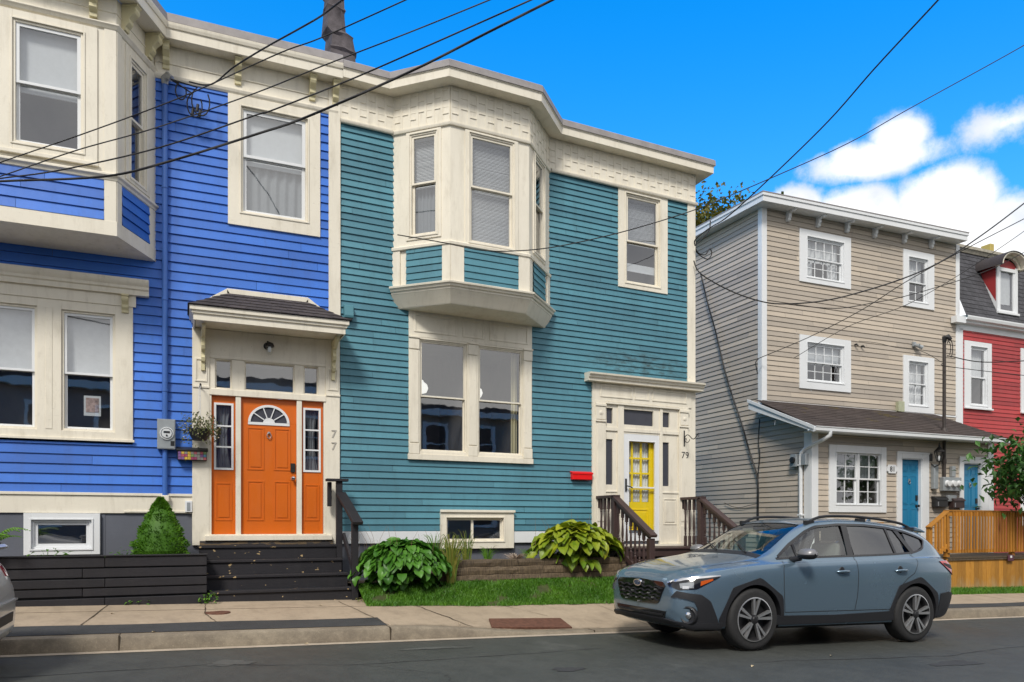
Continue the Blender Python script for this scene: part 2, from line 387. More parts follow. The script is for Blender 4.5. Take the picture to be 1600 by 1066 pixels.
    def siding(s, x0, x1, z0, z1, ex, holes=(), lip=0.021, jointlen=3.3, gap=0.0048):
        """lapped boards with real tilt, cut round the holes (hx0, hx1, hz0, hz1)"""
        k = 0; nrow = int(math.ceil((z1 - z0) / ex))
        for k in range(nrow):
            zb = z0 + k * ex; zt = min(z1, zb + ex)
            cuts = sorted(set([zb, zt] + [h for hh in holes for h in (hh[2], hh[3]) if zb < h < zt]))
            lp = lip * random.uniform(0.9, 1.12); tones = {}
            jx = x0 - random.uniform(0, jointlen); js = []
            while jx < x1:
                js.append(jx); jx += jointlen * random.uniform(0.7, 1.2)
            for ca, cb in zip(cuts[:-1], cuts[1:]):
                if cb - ca < 0.003: continue
                segs = [(x0, x1)]
                for (a, b, c, d) in holes:
                    if c < (ca + cb) / 2 < d:
                        ns = []
                        for (p, q) in segs:
                            if b <= p or a >= q: ns.append((p, q)); continue
                            if a > p: ns.append((p, a))
                            if b < q: ns.append((b, q))
                        segs = ns
                ys = [-(lp + (0.001 - lp) * ((z - zb) / ex)) for z in (ca, cb)]
                for (p, q) in segs:
                    ed = [p] + [j for j in js if p + 0.05 < j < q - 0.05] + [q]
                    for e0, e1 in zip(ed[:-1], ed[1:]):
                        key = sum(1 for j in js if j <= (e0 + e1) / 2)
                        tn = tones.setdefault(key, random.random())
                        g = 0.0020
                        lo = ca + (gap if ca == zb else 0.0)
                        if cb - lo < 0.002: continue
                        w0, w1 = (random.uniform(-0.0018, 0.0018) for _ in range(2))
                        s.add([(e0 + g, ys[0], lo + w0), (e1 - g, ys[0], lo + w1), (e1 - g, ys[1], cb), (e0 + g, ys[1], cb), (e0 + g, 0.010, lo + w0), (e1 - g, 0.010, lo + w1), (e0, 0.010, ca - 0.004), (e1, 0.010, ca - 0.004)],
                              [(0, 1, 2, 3), (4, 5, 1, 0), (6, 7, 5, 4)], tn)
        return s
    def build(s, name, mat, parent=None, smooth=None, bevel=0.0, solid=False):
        me = bpy.data.meshes.new(name)
        vs = s.v
        if s.warp: vs = [s.warp(p) for p in vs]
        me.from_pydata([tuple(p) for p in vs], [], s.f)
        if mat is not None: me.materials.append(mat)
        a = me.attributes.new('tone', 'FLOAT', 'FACE'); a.data.foreach_set('value', s.t)
        me.update()
        if smooth:
            for p in me.polygons: p.use_smooth = True
            try: me.set_sharp_from_angle(angle=R(smooth))
            except Exception: pass
        o = bpy.data.objects.new(name, me); COL.objects.link(o)
        if parent is not None:
            o.parent = parent
            if parent.name in INV: o.matrix_parent_inverse = INV[parent.name]
        if bevel:
            b = o.modifiers.new('bevel', 'BEVEL'); b.width = bevel; b.segments = 1; b.limit_method = 'ANGLE'; b.angle_limit = R(50)
        return o
def tag(o, label=None, cat=None, group=None, kind=None):
    if label: o['label'] = label
    if cat: o['category'] = cat
    if group: o['group'] = group
    if kind: o['kind'] = kind
    return o
def thing(name, loc, label, cat, group=None, rot=None):
    e = bpy.data.objects.new(name, None); COL.objects.link(e); e.location = loc; e.empty_display_size = 0.2
    if rot is None: INV[e.name] = Matrix.Translation(-Vector(loc))
    else: e.rotation_euler = rot
    return tag(e, label, cat, group)
def copy_thing(o, loc, label, group=None, rot=None):
    """a thing with copies of its parts and sub-parts"""
    def cp(q, par):
        c = q.copy(); COL.objects.link(c)
        if par is not None: c.parent = par
        for ch in q.children: cp(ch, c)
        return c
    c = cp(o, None); c.location = loc; c['label'] = label
    if rot is not None: c.rotation_euler = rot
    if group: c['group'] = group
    return c
def text_mesh(name, body, size, mat, parent, loc, ext=0.004, rotx=90, rotz=0, spacing=1.0, linesp=1.0, align='CENTER', scale=(1, 1, 1)):
    cu = bpy.data.curves.new(name, 'FONT'); cu.body = body; cu.size = size; cu.extrude = ext; cu.align_x = align; cu.align_y = 'CENTER'
    cu.space_character = spacing; cu.space_line = linesp; cu.resolution_u = 3
    tmp = bpy.data.objects.new(name + '_tmp', cu); COL.objects.link(tmp)
    bpy.context.view_layer.update()
    me = bpy.data.meshes.new_from_object(tmp); bpy.data.objects.remove(tmp); bpy.data.curves.remove(cu)
    Tm = Matrix.Translation(Vector(loc)) @ Matrix.Rotation(R(rotz), 4, 'Z') @ Matrix.Rotation(R(rotx), 4, 'X') @ Matrix.Diagonal((*scale, 1))
    me.transform(Tm)
    me.materials.clear(); me.materials.append(mat)
    o = bpy.data.objects.new(name, me); COL.objects.link(o)
    if parent is not None:
        o.parent = parent
        if parent.name in INV: o.matrix_parent_inverse = INV[parent.name]
    return o
# ------------------------------------------------------------------ ground
def ss(a, b, x):
    t = max(0.0, min(1.0, (x - a) / (b - a))); return t * t * (3 - 2 * t)
def G(u): return -1.314 - 0.0227 * u                      # the street falls gently to the right
def curb_h(u): return 0.15 - 0.125 * ss(2.4, 4.4, u) + 0.125 * ss(9.3, 10.8, u)
def H(u, v):
    """height of the walked-on ground"""
    if v <= 8.79: return G(u)
    c = curb_h(u)
    return G(u) + c + (0.275 - c) * max(0.0, (v - 8.95)) / 1.95
def sheet(name, us, vs, zf, mat, kind='structure', **k):
    mb = MB(); W = len(us)
    pts = [(u, v, zf(u, v)) for v in vs for u in us]
    fs = [(j * W + i, j * W + i + 1, (j + 1) * W + i + 1, (j + 1) * W + i) for j in range(len(vs) - 1) for i in range(W - 1)]
    mb.add(pts, fs); o = mb.build(name, mat, smooth=60); tag(o, kind=kind, **k); return o
def rng(a, b, n): return [a + (b - a) * i / n for i in range(n + 1)]
US = rng(-14, 34, 192)
sheet('ground', [-400, -60, -14, 0, 34, 80, 400], [-400, -40, -4, 9, 20, 60, 500], lambda u, v: G(max(-60, min(60, u))) - 0.5, M['far'])
sheet('road', US, [-1.2, 1.5, 4.0, 6.0, 7.5, 8.68], lambda u, v: G(u) + 0.04 * (1 - ((v - 4.2) / 4.48) ** 2) * 0 , M['road'])
sheet('gutter', US, [8.66, 8.79], lambda u, v: G(u) + 0.004, M['gut'])
# kerb: vertical face, rounded arris, top
mb = MB(); prof = [(8.785, -0.02), (8.80, 0.0), (8.815, 0.78), (8.83, 0.94), (8.86, 1.0), (8.985, 1.0)]
for i, u in enumerate(US):
    c = curb_h(u)
    for (v, k) in prof: mb.v.append(Vector((u, v, G(u) + k * c + 0.004)))
n = len(prof)
for i in range(len(US) - 1):
    for k in range(n - 1):
        mb.f.append([i * n + k, (i + 1) * n + k, (i + 1) * n + k + 1, i * n + k + 1]); mb.t.append(0.5)
tag(mb.build('curb', M['curb'], smooth=40), kind='structure')
mb = MB()
for u in (-3.2, -0.6, 2.25, 5.0, 8.0, 11.2, 14.0):                      # joints in the kerb
    c = curb_h(u); mb.box(u - 0.006, u + 0.006, 8.80, 8.98, G(u) - 0.02, G(u) + c + 0.0065)
tag(mb.build('curb_joint', M['soil']), kind='structure')
sheet('sidewalk', US, [8.985, 9.2, 9.6, 10.0, 10.41], lambda u, v: H(u, v) + 0.002, M['conc'])
sheet('sidewalk_apron', rng(-14, 2.42, 66), [10.405, 10.7, 11.2], lambda u, v: H(u, v) + 0.0055, M['conc'])
mb = MB()                                                              # patched strip of asphalt beside the kerb
for (a, b) in ((-14, 2.26), (10.2, 34)):
    us = rng(a, b, 60); w = []
    for u in us:
        e = 9.40 + 0.02 * math.sin(u * 3.1) + (0.10 if u < 2.3 else -0.06)
        w += [(u, 8.99, H(u, 8.99) + 0.008), (u, e, H(u, e) + 0.008)]
    mb.add(w, [(2 * i, 2 * i + 2, 2 * i + 3, 2 * i + 1) for i in range(len(us) - 1)], 0.5)
tag(mb.build('asphalt_strip', M['patch']), kind='structure')
mb = MB()                                                              # cracks and joints between the slabs
def crack(pts, w, jit=0.012):
    L = []
    for (a, b) in zip(pts[:-1], pts[1:]):
        for i in range(10):
            t = i / 10; L.append((a[0] + (b[0] - a[0]) * t + random.uniform(-jit, jit), a[1] + (b[1] - a[1]) * t + random.uniform(-jit, jit)))
    L.append(pts[-1]); vs = []
    for (x, y) in L:
        ww = w * random.uniform(0.5, 1.3)
        vs += [(x - ww, y, H(x - ww, y) + 0.0095), (x + ww, y, H(x + ww, y) + 0.0095)]
    mb.add(vs, [(2 * i, 2 * i + 1, 2 * i + 3, 2 * i + 2) for i in range(len(L) - 1)], 0.3)
crack([(-1.02, 9.5), (-0.86, 10.88)], 0.008, 0.003); crack([(0.36, 9.5), (0.25, 10.1), (0.28, 10.88)], 0.006, 0.008)
crack([(2.28, 9.0), (2.02, 10.85)], 0.008, 0.012); crack([(3.35, 9.0), (3.02, 10.4)], 0.010, 0.016)
crack([(4.75, 9.7), (4.35, 10.4)], 0.004, 0.004); crack([(6.0, 9.0), (5.9, 10.4)], 0.004, 0.004); crack([(12.0, 9.0), (11.9, 10.4)], 0.005, 0.004); crack([(14.6, 9.0), (14.5, 10.4)], 0.005, 0.004)
tag(mb.build('sidewalk_joint', M['soil']), kind='structure')
mb = MB(); vs = []
L = rng(2.3, 5.2, 30)
for x in L:
    ww = 0.006 * random.uniform(0.4, 1.6); y = 9.0 + random.uniform(-0.01, 0.01)
    vs += [(x, y - ww, H(x, y) + 0.0125), (x, y + ww, H(x, y) + 0.0125)]
mb.add(vs, [(2 * i, 2 * i + 2, 2 * i + 3, 2 * i + 1) for i in range(len(L) - 1)], 0.3)
tag(mb.build('sidewalk_crack', M['soil']), kind='structure')
# rusty vault plate in the dropped pavement
mb = MB(); pl = [(3.62, 9.02), (4.78, 9.02), (4.86, 9.52), (3.78, 9.52)]
mb.add([(x, y, H(x, y) + 0.022) for x, y in pl] + [(x, y, H(x, y) - 0.01) for x, y in pl], [(0, 1, 2, 3), (7, 6, 5, 4), (0, 4, 5, 1), (1, 5, 6, 2), (2, 6, 7, 3), (3, 7, 4, 0)])
tag(mb.build('vault_cover', M['rust'], bevel=0.004), 'flat rusty rectangular iron plate set in the sidewalk in front of the grass', 'utility cover')
mb = MB(); mb.lathe([(0.0, 0.010), (0.15, 0.010), (0.155, 0.0), (0.155, -0.02)], (0.40, 10.15, H(0.4, 10.15)), n=28)
mb.lathe([(0.0, 0.016), (0.03, 0.016), (0.032, 0.008)], (0.40, 10.15, H(0.4, 10.15)), n=12)
tag(mb.build('manhole_cover', M['rust'], smooth=40), 'small round rusty iron cover in the sidewalk before the black steps', 'utility cover')
# ground of the planting beds and the sloping turf
def TZ(u, v):
    base = H(u, 10.41) + 0.01; return base + (-0.90 - base) * ss(10.41, 11.05, v) if u < 7 else base
sheet('turf_soil', rng(2.36, 6.95, 40), rng(10.41, 11.2, 8), lambda u, v: TZ(u, v) - 0.005, M['turf'])
sheet('bed_soil', rng(2.3, 6.9, 12), [11.2, 11.6, 12.1], lambda u, v: -0.66 if u > 3.5 else -0.88, M['soil'])
sheet('yard_ground', rng(6.7, 34, 40), [10.41, 11.5, 13, 18], lambda u, v: H(u, min(v, 11.0)) - 0.01, M['turf'])

# tar-filled and open cracks in the carriageway
mb = MB()
def rcrack(pts, w):
    L = []
    for (a, b) in zip(pts[:-1], pts[1:]):
        for i in range(14):
            t = i / 14; L.append((a[0] + (b[0] - a[0]) * t + random.uniform(-.025, .025), a[1] + (b[1] - a[1]) * t + random.uniform(-.025, .025)))
    vs = []
    for (x, y) in L:
        ww = w * random.uniform(0.2, 1.2); vs += [(x, y - ww, G(x) + 0.004), (x, y + ww, G(x) + 0.004)]
    mb.add(vs, [(2 * i, 2 * i + 2, 2 * i + 3, 2 * i + 1) for i in range(len(L) - 1)], 0.3)
rcrack([(-3, 7.4), (0.2, 7.7), (1.6, 7.3), (4.6, 7.6)], 0.010); rcrack([(5.5, 6.3), (8.0, 6.0), (10.6, 6.4), (13, 6.2)], 0.012); rcrack([(1.6, 7.3), (2.2, 6.6), (2.0, 5.6)], 0.008)
tag(mb.build('road_crack', M['patch']), kind='structure')
M['roadpatch'] = mat_ground('worn_asphalt_patch', (0.075, 0.080, 0.074), (0.115, 0.120, 0.112), 20, 0.7, 1.0, 0.8, 0.3, 0.5)
def blotch(cx, cy, rx, ry, mat, name):
    n = 40; ph = [random.uniform(0, 6.28) for _ in range(4)]; vs = [(cx, cy, G(cx) + 0.004)]
    for k in range(n):
        t = 6.28319 * k / n; r = 1 + 0.16 * math.sin(3 * t + ph[0]) + 0.10 * math.sin(7 * t + ph[1]) + 0.06 * math.sin(13 * t + ph[2])
        x, y = cx + rx * r * math.cos(t), cy + ry * r * math.sin(t); vs.append((x, y, G(x) + 0.004))
    m = MB(); m.add(vs, [(0, k + 1, (k + 1) % n + 1) for k in range(n)], 0.5); tag(m.build(name, mat), kind='structure')
blotch(0.42, 7.75, 0.20, 0.16, M['roadpatch'], 'road_patch'); blotch(3.4, 6.5, 0.16, 0.10, M['patch'], 'oil_stain'); blotch(7.6, 5.6, 0.35, 0.12, M['patch'], 'oil_stain'); blotch(2.6, 8.1, 0.4, 0.07, M['roadpatch'], 'road_patch')
# ------------------------------------------------------------------ building kit
def wallT(x, y, ang=0): return Matrix.Translation((x, y, 0)) @ Matrix.Rotation(ang, 4, 'Z')
T0 = wallT(0, 12.0)
def ring(mb, a, b, y0, y1, tone=None):
    """rectangular frame between outer a and inner b = (x0, x1, z0, z1), from y0 to y1, as butted boards"""
    mb.box(a[0], b[0], y0, y1, a[2], a[3], tone); mb.box(b[1], a[1], y0, y1, a[2], a[3], tone)
    mb.box(b[0], b[1], y0, y1, b[3], a[3], tone); mb.box(b[0], b[1], y0, y1, a[2], b[2], tone)
def recess(parent, T, o, depth=0.55, mat='room', y0=0.075, warp=None, out=0.05):
    x0, x1, z0, z1 = o; mb = MB(T, warp); e = out
    x0 -= e; x1 += e; z0 -= e; z1 += e
    mb.add([(x0, y0, z0), (x1, y0, z0), (x1, y0, z1), (x0, y0, z1), (x0, depth, z0), (x1, depth, z0), (x1, depth, z1), (x0, depth, z1)],
           [(4, 5, 6, 7), (0, 1, 5, 4), (1, 2, 6, 5), (2, 3, 7, 6), (3, 0, 4, 7)])
    return mb.build('interior', M[mat], parent)
def slats(parent, T, x0, x1, z0, z1, y, warp=None, pitch=0.022, mat='blind'):
    mb = MB(T, warp); z = z1
    mb.box(x0, x1, y - 0.02, y + 0.02, z1 - 0.03, z1)
    z = z1 - 0.03
    while z > z0:
        t = random.uniform(-0.002, 0.002)
        mb.add([(x0, y - 0.007, z - pitch * 0.86 + t), (x1, y - 0.007, z - pitch * 0.86 + t), (x1, y + 0.007, z), (x0, y + 0.007, z)], [(0, 1, 2, 3)]); z -= pitch
    return mb.build('blind', M[mat], parent)
def drape(parent, T, x0, x1, z0, z1, y, amp=0.018, waves=7, mat='curtain', name='curtain', warp=None, pinch=0.0):
    mb = MB(T, warp); n = waves * 8; k = 5; ph = random.uniform(0, 6)
    vs = []
    for j in range(k + 1):
        z = z0 + (z1 - z0) * j / k
        for i in range(n + 1):
            t = i / n; cx = (x0 + x1) / 2; x = x0 + (x1 - x0) * t
            x = cx + (x - cx) * (1 - pinch * math.sin(math.pi * (1 - j / k)) )
            vs.append((x, y + amp * math.sin(ph + t * waves * 6.283 + 0.5 * math.sin(3 * t + j * 0.4)), z))
    mb.add(vs, [(j * (n + 1) + i, j * (n + 1) + i + 1, (j + 1) * (n + 1) + i + 1, (j + 1) * (n + 1) + i) for j in range(k) for i in range(n)])
    return mb.build(name, M[mat], parent, smooth=80)
def window(parent, T, op, casing=None, rail=None, trim='cream', sash='cream', warp=None, y=0.0, thick=0.03, fw=0.03, sw=0.042,
           blind=None, grid=None, glassm='glass', name='window', cap=0.0, sillp=0.0, room='room', label=None, vmull=None, depth=0.5, topflat=None):
    x0, x1, z0, z1 = op
    mb = MB(T, warp)
    if casing:
        ring(mb, casing, op, y - thick, y + 0.012)
        ring(mb, (x0 - 0.022, x1 + 0.022, z0 - 0.022, z1 + 0.022), op, y - thick - 0.012, y - thick)
        if sillp: mb.box(casing[0] - 0.015, casing[1] + 0.015, y - thick - sillp, y - thick - 0.0005, casing[2] - 0.01, casing[2] + 0.035)
        if cap: mb.box(casing[0] - 0.015, casing[1] + 0.015, y - thick - cap, y - thick - 0.0005, casing[3] - 0.03, casing[3] + 0.012)
    ring(mb, op, (x0 + fw, x1 - fw, z0 + fw, z1 - fw), y - 0.012, y + 0.085)
    w = mb.build(name, M[trim], parent, bevel=0.003)
    if label: w['label'] = label
    ix0, ix1, iz0, iz1 = x0 + fw, x1 - fw, z0 + fw, z1 - fw
    if rail is None: parts = [((ix0, ix1, iz0, iz1), y + 0.012)]
    else: parts = [((ix0, ix1, rail - 0.018, iz1), y + 0.004), ((ix0, ix1, iz0, rail + 0.018), y + 0.040)]
    if vmull: parts = [((ix0, vmull, iz0, iz1), y + 0.012), ((vmull, ix1, iz0, iz1), y + 0.012)]
    for (a, yy) in parts:
        s = MB(T, warp); b = (a[0] + sw, a[1] - sw, a[2] + sw * (1.0 if rail is None else 0.85), a[3] - sw)
        ring(s, a, b, yy, yy + 0.034)
        if grid:
            gx, gz = grid
            for i in range(1, gx): xx = b[0] + (b[1] - b[0]) * i / gx; s.box(xx - 0.009, xx + 0.009, yy + 0.006, yy + 0.028, b[2], b[3])
            for i in range(1, gz): zz = b[2] + (b[3] - b[2]) * i / gz; s.box(b[0], b[1], yy + 0.008, yy + 0.026, zz - 0.009, zz + 0.009)
        s.build('sash', M[sash], w, bevel=0.002)
        g = MB(T, warp); g.add([(b[0], yy + 0.017, b[2]), (b[1], yy + 0.017, b[2]), (b[1], yy + 0.017, b[3]), (b[0], yy + 0.017, b[3])], [(0, 1, 2, 3)])
        g.build('pane', M[glassm], w)
    for bl in (blind or []):
        kind, f0, f1 = bl[0], bl[1], bl[2]; m = bl[3] if len(bl) > 3 else None
        za = iz0 + (iz1 - iz0) * f0; zb = iz0 + (iz1 - iz0) * f1
        if kind == 'slats': slats(w, T, ix0 + 0.005, ix1 - 0.005, za, zb, y + 0.12, warp)
        elif kind == 'roller':
            r = MB(T, warp); r.add([(ix0, y + 0.11, za), (ix1, y + 0.11, za), (ix1, y + 0.105, zb), (ix0, y + 0.105, zb)], [(0, 1, 2, 3)]); r.box(ix0, ix1, y + 0.10, y + 0.12, za - 0.02, za)
            r.build('blind', M[m or 'blind'], w)
        elif kind == 'drape': drape(w, T, ix0 - 0.01, ix1 + 0.01, za, zb, y + 0.15, mat=m or 'curtain', warp=warp)
        elif kind == 'side':
            d = (ix1 - ix0) * 0.3
            drape(w, T, ix0 - 0.01, ix0 + d, za, zb, y + 0.16, waves=3, mat=m or 'curtain', warp=warp); drape(w, T, ix1 - d, ix1 + 0.01, za, zb, y + 0.16, waves=3, mat=m or 'curtain', warp=warp)
        elif kind == 'sideR':
            d = (ix1 - ix0) * 0.14
            drape(w, T, ix1 - d, ix1 + 0.01, za, zb, y + 0.2, waves=2, mat=m or 'curtain', warp=warp)
    recess(w, T, op, depth, room, y + 0.086, warp)
    return w
def bracket(parent, T, x, z1, h=0.34, d=0.20, w=0.085, mat='cream2', warp=None, name='bracket', y=0.0):
    """scrolled cornice bracket: s-curved side profile, stepped face"""
    pr = [(0, 0), (d, 0), (d, -0.035 * h / .34), (d * 0.93, -0.05 * h / .34), (d * 0.97, -0.09 * h / .34), (d * 0.88, -0.125 * h / .34), (d * 0.66, -0.15 * h / .34), (d * 0.50, -0.19 * h / .34),
          (d * 0.52, -0.235 * h / .34), (d * 0.40, -0.27 * h / .34), (d * 0.28, -0.285 * h / .34), (d * 0.28, -0.335 * h / .34), (0, -h)]
    mb = MB(T, warp); mb.prism([(y - a, z1 + b) for a, b in pr], x - w / 2, x + w / 2, 'x')
    mb.box(x - w / 2 - 0.008, x + w / 2 + 0.008, y - d - 0.01, y, z1 - 0.028, z1 - 0.004)
    return mb.build(name, M[mat], parent, smooth=25, bevel=0.003)
def panel(mb, x0, x1, z0, z1, y, w=0.025, h=0.012):
    ring(mb, (x0, x1, z0, z1), (x0 + w, x1 - w, z0 + w, z1 - w), y - h, y)
def shingles(parent, quad, rows, cols, mat, name='shingles', warp=None, th=0.012):
    """overlapping tabs on a sloping quad: a, b along the eave; c, d along the top"""
    a, b, c, d = [Vector(q) for q in quad]; mb = MB(None, warp)
    n = (b - a).cross(d - a).normalized()
    if n.z < 0: n = -n
    for r in range(rows):
        t0, t1 = r / rows, (r + 1) / rows
        L0, R0 = a.lerp(d, t0), b.lerp(c, t0); L1, R1 = a.lerp(d, t1), b.lerp(c, t1)
        nc = max(1, cols); off = (r % 2) * 0.5
        xs = sorted(set([0.0, 1.0] + [max(0, min(1, (k + off) / nc)) for k in range(-1, nc + 1)]))
        for p, q in zip(xs[:-1], xs[1:]):
            if q - p < 1e-4: continue
            e = th * random.uniform(0.7, 1.15); g = min(0.004 / max(0.1, (R0 - L0).length), (q - p) * 0.1)
            A = L0.lerp(R0, p + g) + n * e; B = L0.lerp(R0, q - g) + n * e; C = L1.lerp(R1, q - g) + n * 0.001; D = L1.lerp(R1, p + g) + n * 0.001
            mb.add([A, B, C, D, A - n * e, B - n * e], [(0, 1, 2, 3), (4, 5, 1, 0)])
    mb.add([a, b, c, d], [(0, 1, 2, 3)])
    return mb.build(name, M[mat], parent)
# ------------------------------------------------------------------ the blue house
M['worn'] = paint('worn_bare_wood', (0.16, 0.11, 0.06), 0.7, var=0.3, dirt=0.4, dirtcol=(0.04, 0.035, 0.03), grain=0.6, peel=(14, 0.5, (0.045, 0.04, 0.04), (0.6, 1, 2.5)))
bh = thing('blue_house', (-2.0, 12.0, -1.0), 'bright blue clapboard row house with cream trim and an orange front door', 'house')
SB = MB(T0)
bx = 0.134
holes = [(-2.66, -0.645, 1.13, 3.42), (0.62, 1.95, 4.45, 6.40), (0.135, 2.25, -0.3, 2.95)]
SB.siding(-7.0, 2.085, 0.43, 6.40, bx, holes)
wall_b = SB.build('wall', M['blue'], bh)
mb = MB()                                                              # solid body behind the boards, roof slab
for (a, b, c, d) in ((-7, -2.6, -1.3, 7.1), (2.0, 2.26, -1.3, 7.1)): mb.box(a, b, 12.004, 12.10, c, d)
mb.box(-2.6, 2.0, 12.004, 12.03, 3.45, 4.44); mb.box(-0.60, 0.10, 12.004, 12.03, -1.2, 6.9); mb.box(-2.6, 2.0, 12.004, 12.03, 6.33, 7.1)
mb.box(-2.6, -0.6, 12.004, 12.03, 0.43, 1.10); mb.box(-7.0, 2.2, 19.9, 20.0, -1.3, 7.1); mb.box(-7.1, -7.0, 12.1, 20.0, -1.3, 7.1)
mb.box(-2.6, 0.62, 12.004, 12.03, 4.44, 6.33)
mb.build('back_wall', M['found'], bh)
mb = MB(); mb.box(-7.1, 2.26, 11.9, 20.0, 7.05, 7.12); mb.build('roof', M['lead'], bh)
# foundation, base boards
mb = MB(); mb.box(-7.0, -1.87, 12.002, 12.2, -1.3, 0.18); mb.box(-1.14, 0.30, 12.002, 12.2, -1.3, 0.18); mb.box(-1.87, -1.14, 12.002, 12.2, -1.3, -0.34); mb.box(-1.87, -1.14, 12.002, 12.2, 0.075, 0.18); mb.box(-1.03, -0.99, 11.995, 12.002, -1.3, 0.16)
mb.build('foundation', M['found'], bh)
mb = MB(); mb.box(-7.0, 0.13, 11.975, 12.0, 0.16, 0.405); mb.box(-7.0, 0.13, 11.955, 12.0, 0.407, 0.445); mb.box(-0.75, 0.06, 11.962, 11.974, 0.17, 0.20)
mb.build('base_board', M['cream'], bh, bevel=0.003)
# party board, frieze and architrave
mb = MB(); mb.box(2.082, 2.262, 11.955, 12.0, 2.95, 6.86); mb.build('corner_board', M['cream'], bh, bevel=0.003)
mb = MB(); mb.box(-0.36, 2.082, 11.975, 12.0, 6.40, 6.86); mb.box(-0.36, 2.082, 11.962, 11.9745, 6.60, 6.615)
mb.sweep([(-0.38, 12.0), (2.22, 12.0)], [(0.0, 6.37), (0.028, 6.375), (0.045, 6.40), (0.055, 6.43), (0.055, 6.445), (0.026, 6.45)])
mb.build('frieze', M['cream'], bh, bevel=0.003)
# bay window upstairs: front at y 11.15
BA, BB = (-4.0, 11.15), (-0.79, 11.15); BW = (-0.36, 12.0); BL = (-4.43, 12.0)
bpath = [BL, BA, BB, BW]
TF = wallT(0, 11.15); angR = math.atan2(0.85, 0.43); TR = wallT(-0.79, 11.15, angR); TL = wallT(BL[0], BL[1], -angR)
fw_ops = [(-3.55, -2.78, 4.755, 6.29), (-1.935, -1.165, 4.755, 6.29)]
mb = MB()
for T_, a, b, ops in ((TF, -4.0, -0.79, fw_ops), (TR, 0, 0.952, [(0.305, 0.69, 4.66, 6.27)]), (TL, 0, 0.952, [(0.26, 0.645, 4.66, 6.27)])):
    q = MB(T_); xs = [a] + [e for o in ops for e in (o[0], o[1])] + [b]
    for i in range(0, len(xs), 2): q.box(xs[i], xs[i + 1], 0.0, 0.03, 4.55, 6.86)
    for o in ops: q.box(o[0], o[1], 0, 0.03, 4.55, o[2]); q.box(o[0], o[1], 0, 0.03, o[3], 6.86)
    mb.v += q.v; b0 = len(mb.v) - len(q.v); mb.f += [[i + b0 for i in f] for f in q.f]; mb.t += q.t
# corner pilasters and lower boards
for T_, a, b in ((TF, -0.93, -0.79), (TF, -4.0, -3.86), (TR, 0.0, 0.11), (TR, 0.79, 0.95), (TL, 0.0, 0.16), (TL, 0.84, 0.95)):
    q = MB(T_); q.box(a, b, -0.012, 0.0, 3.90, 6.44)
    b0 = len(mb.v); mb.v += q.v; mb.f += [[i + b0 for i in f] for f in q.f]; mb.t += q.t
mb.sweep(bpath, [(0.0, 6.42), (0.02, 6.43), (0.035, 6.455), (0.05, 6.475), (0.05, 6.49), (0.0, 6.50)])
mb.sweep(bpath, [(0.0, 6.645), (0.012, 6.65), (0.012, 6.665), (0, 6.67)])
mb.sweep(bpath, [(0.0, 4.46), (0.02, 4.47), (0.03, 4.50), (0.055, 4.52), (0.055, 4.545), (0.03, 4.56), (0.0, 4.57)])
mb.sweep(bpath, [(-0.1, 3.75), (0.016, 3.752), (0.016, 3.94), (0.0, 3.945)])
mb.build('bay', M['cream'], bh, bevel=0.002)
mb = MB(); mb.add([(BL[0], 12, 3.753), (BA[0], BA[1], 3.753), (BB[0], BB[1], 3.753), (BW[0], 12, 3.753)], [(3, 2, 1, 0)])
mb.build('bay_soffit', M['cream'], bh)
for T_, a, b in ((TF, -3.86, -0.93), (TR, 0.11, 0.79), (TL, 0.16, 0.84)):
    q = MB(T_); q.siding(a, b, 3.94, 4.47, bx); q.build('bay_siding', M['blue'], bh)
for o in fw_ops:
    window(bh, TF, o, (o[0] - 0.16, o[1] + 0.16, 4.62, 6.40), 5.53, blind=[('roller', 0.46, 1.0)], sash='white', thick=0.022, sillp=0.03)
window(bh, TR, (0.305, 0.69, 4.66, 6.27), (0.20, 0.79, 4.60, 6.40), 5.49, sash='cream', thick=0.018)
window(bh, TL, (0.26, 0.645, 4.66, 6.27), (0.16, 0.75, 4.60, 6.40), 5.49, sash='cream', thick=0.018)
# eaves: soffit, fascia, crown, flashing
ep = [(-7.0, 12.0), BL, BA, BB, BW, (2.262, 12.0)]
mb = MB(); mb.sweep(ep, [(0.0, 6.86), (0.245, 6.852), (0.245, 6.985), (0.262, 6.99), (0.275, 7.03), (0.28, 7.065), (0.262, 7.07), (0.262, 7.10)])
mb.build('cornice', M['cream'], bh, bevel=0.002)
mb = MB(); mb.sweep(ep, [(0.262, 7.075), (0.266, 7.08), (0.255, 7.195), (0.23, 7.215), (-0.3, 7.22)]); mb.build('roof_edge', M['lead'], bh)
for x in (-0.215, 0.755, 1.83, 2.18): bracket(bh, T0, x, 6.853, 0.34, 0.19, 0.09)
bracket(bh, TF, -1.05, 6.853, 0.34, 0.21, 0.09); bracket(bh, TF, -2.35, 6.853, 0.34, 0.21, 0.09)
bracket(bh, TR, 0.16, 6.853, 0.34, 0.21, 0.10); bracket(bh, TR, 0.74, 6.853, 0.34, 0.21, 0.10)
# upstairs window by the party wall
window(bh, T0, (0.80, 1.765, 4.64, 6.215), (0.616, 1.954, 4.44, 6.37), 5.50, sash='white', trim='cream', blind=[('roller', 0.50, 1.0), ('drape', 0.0, 0.5, 'greycurtain')], thick=0.035, sw=0.05)
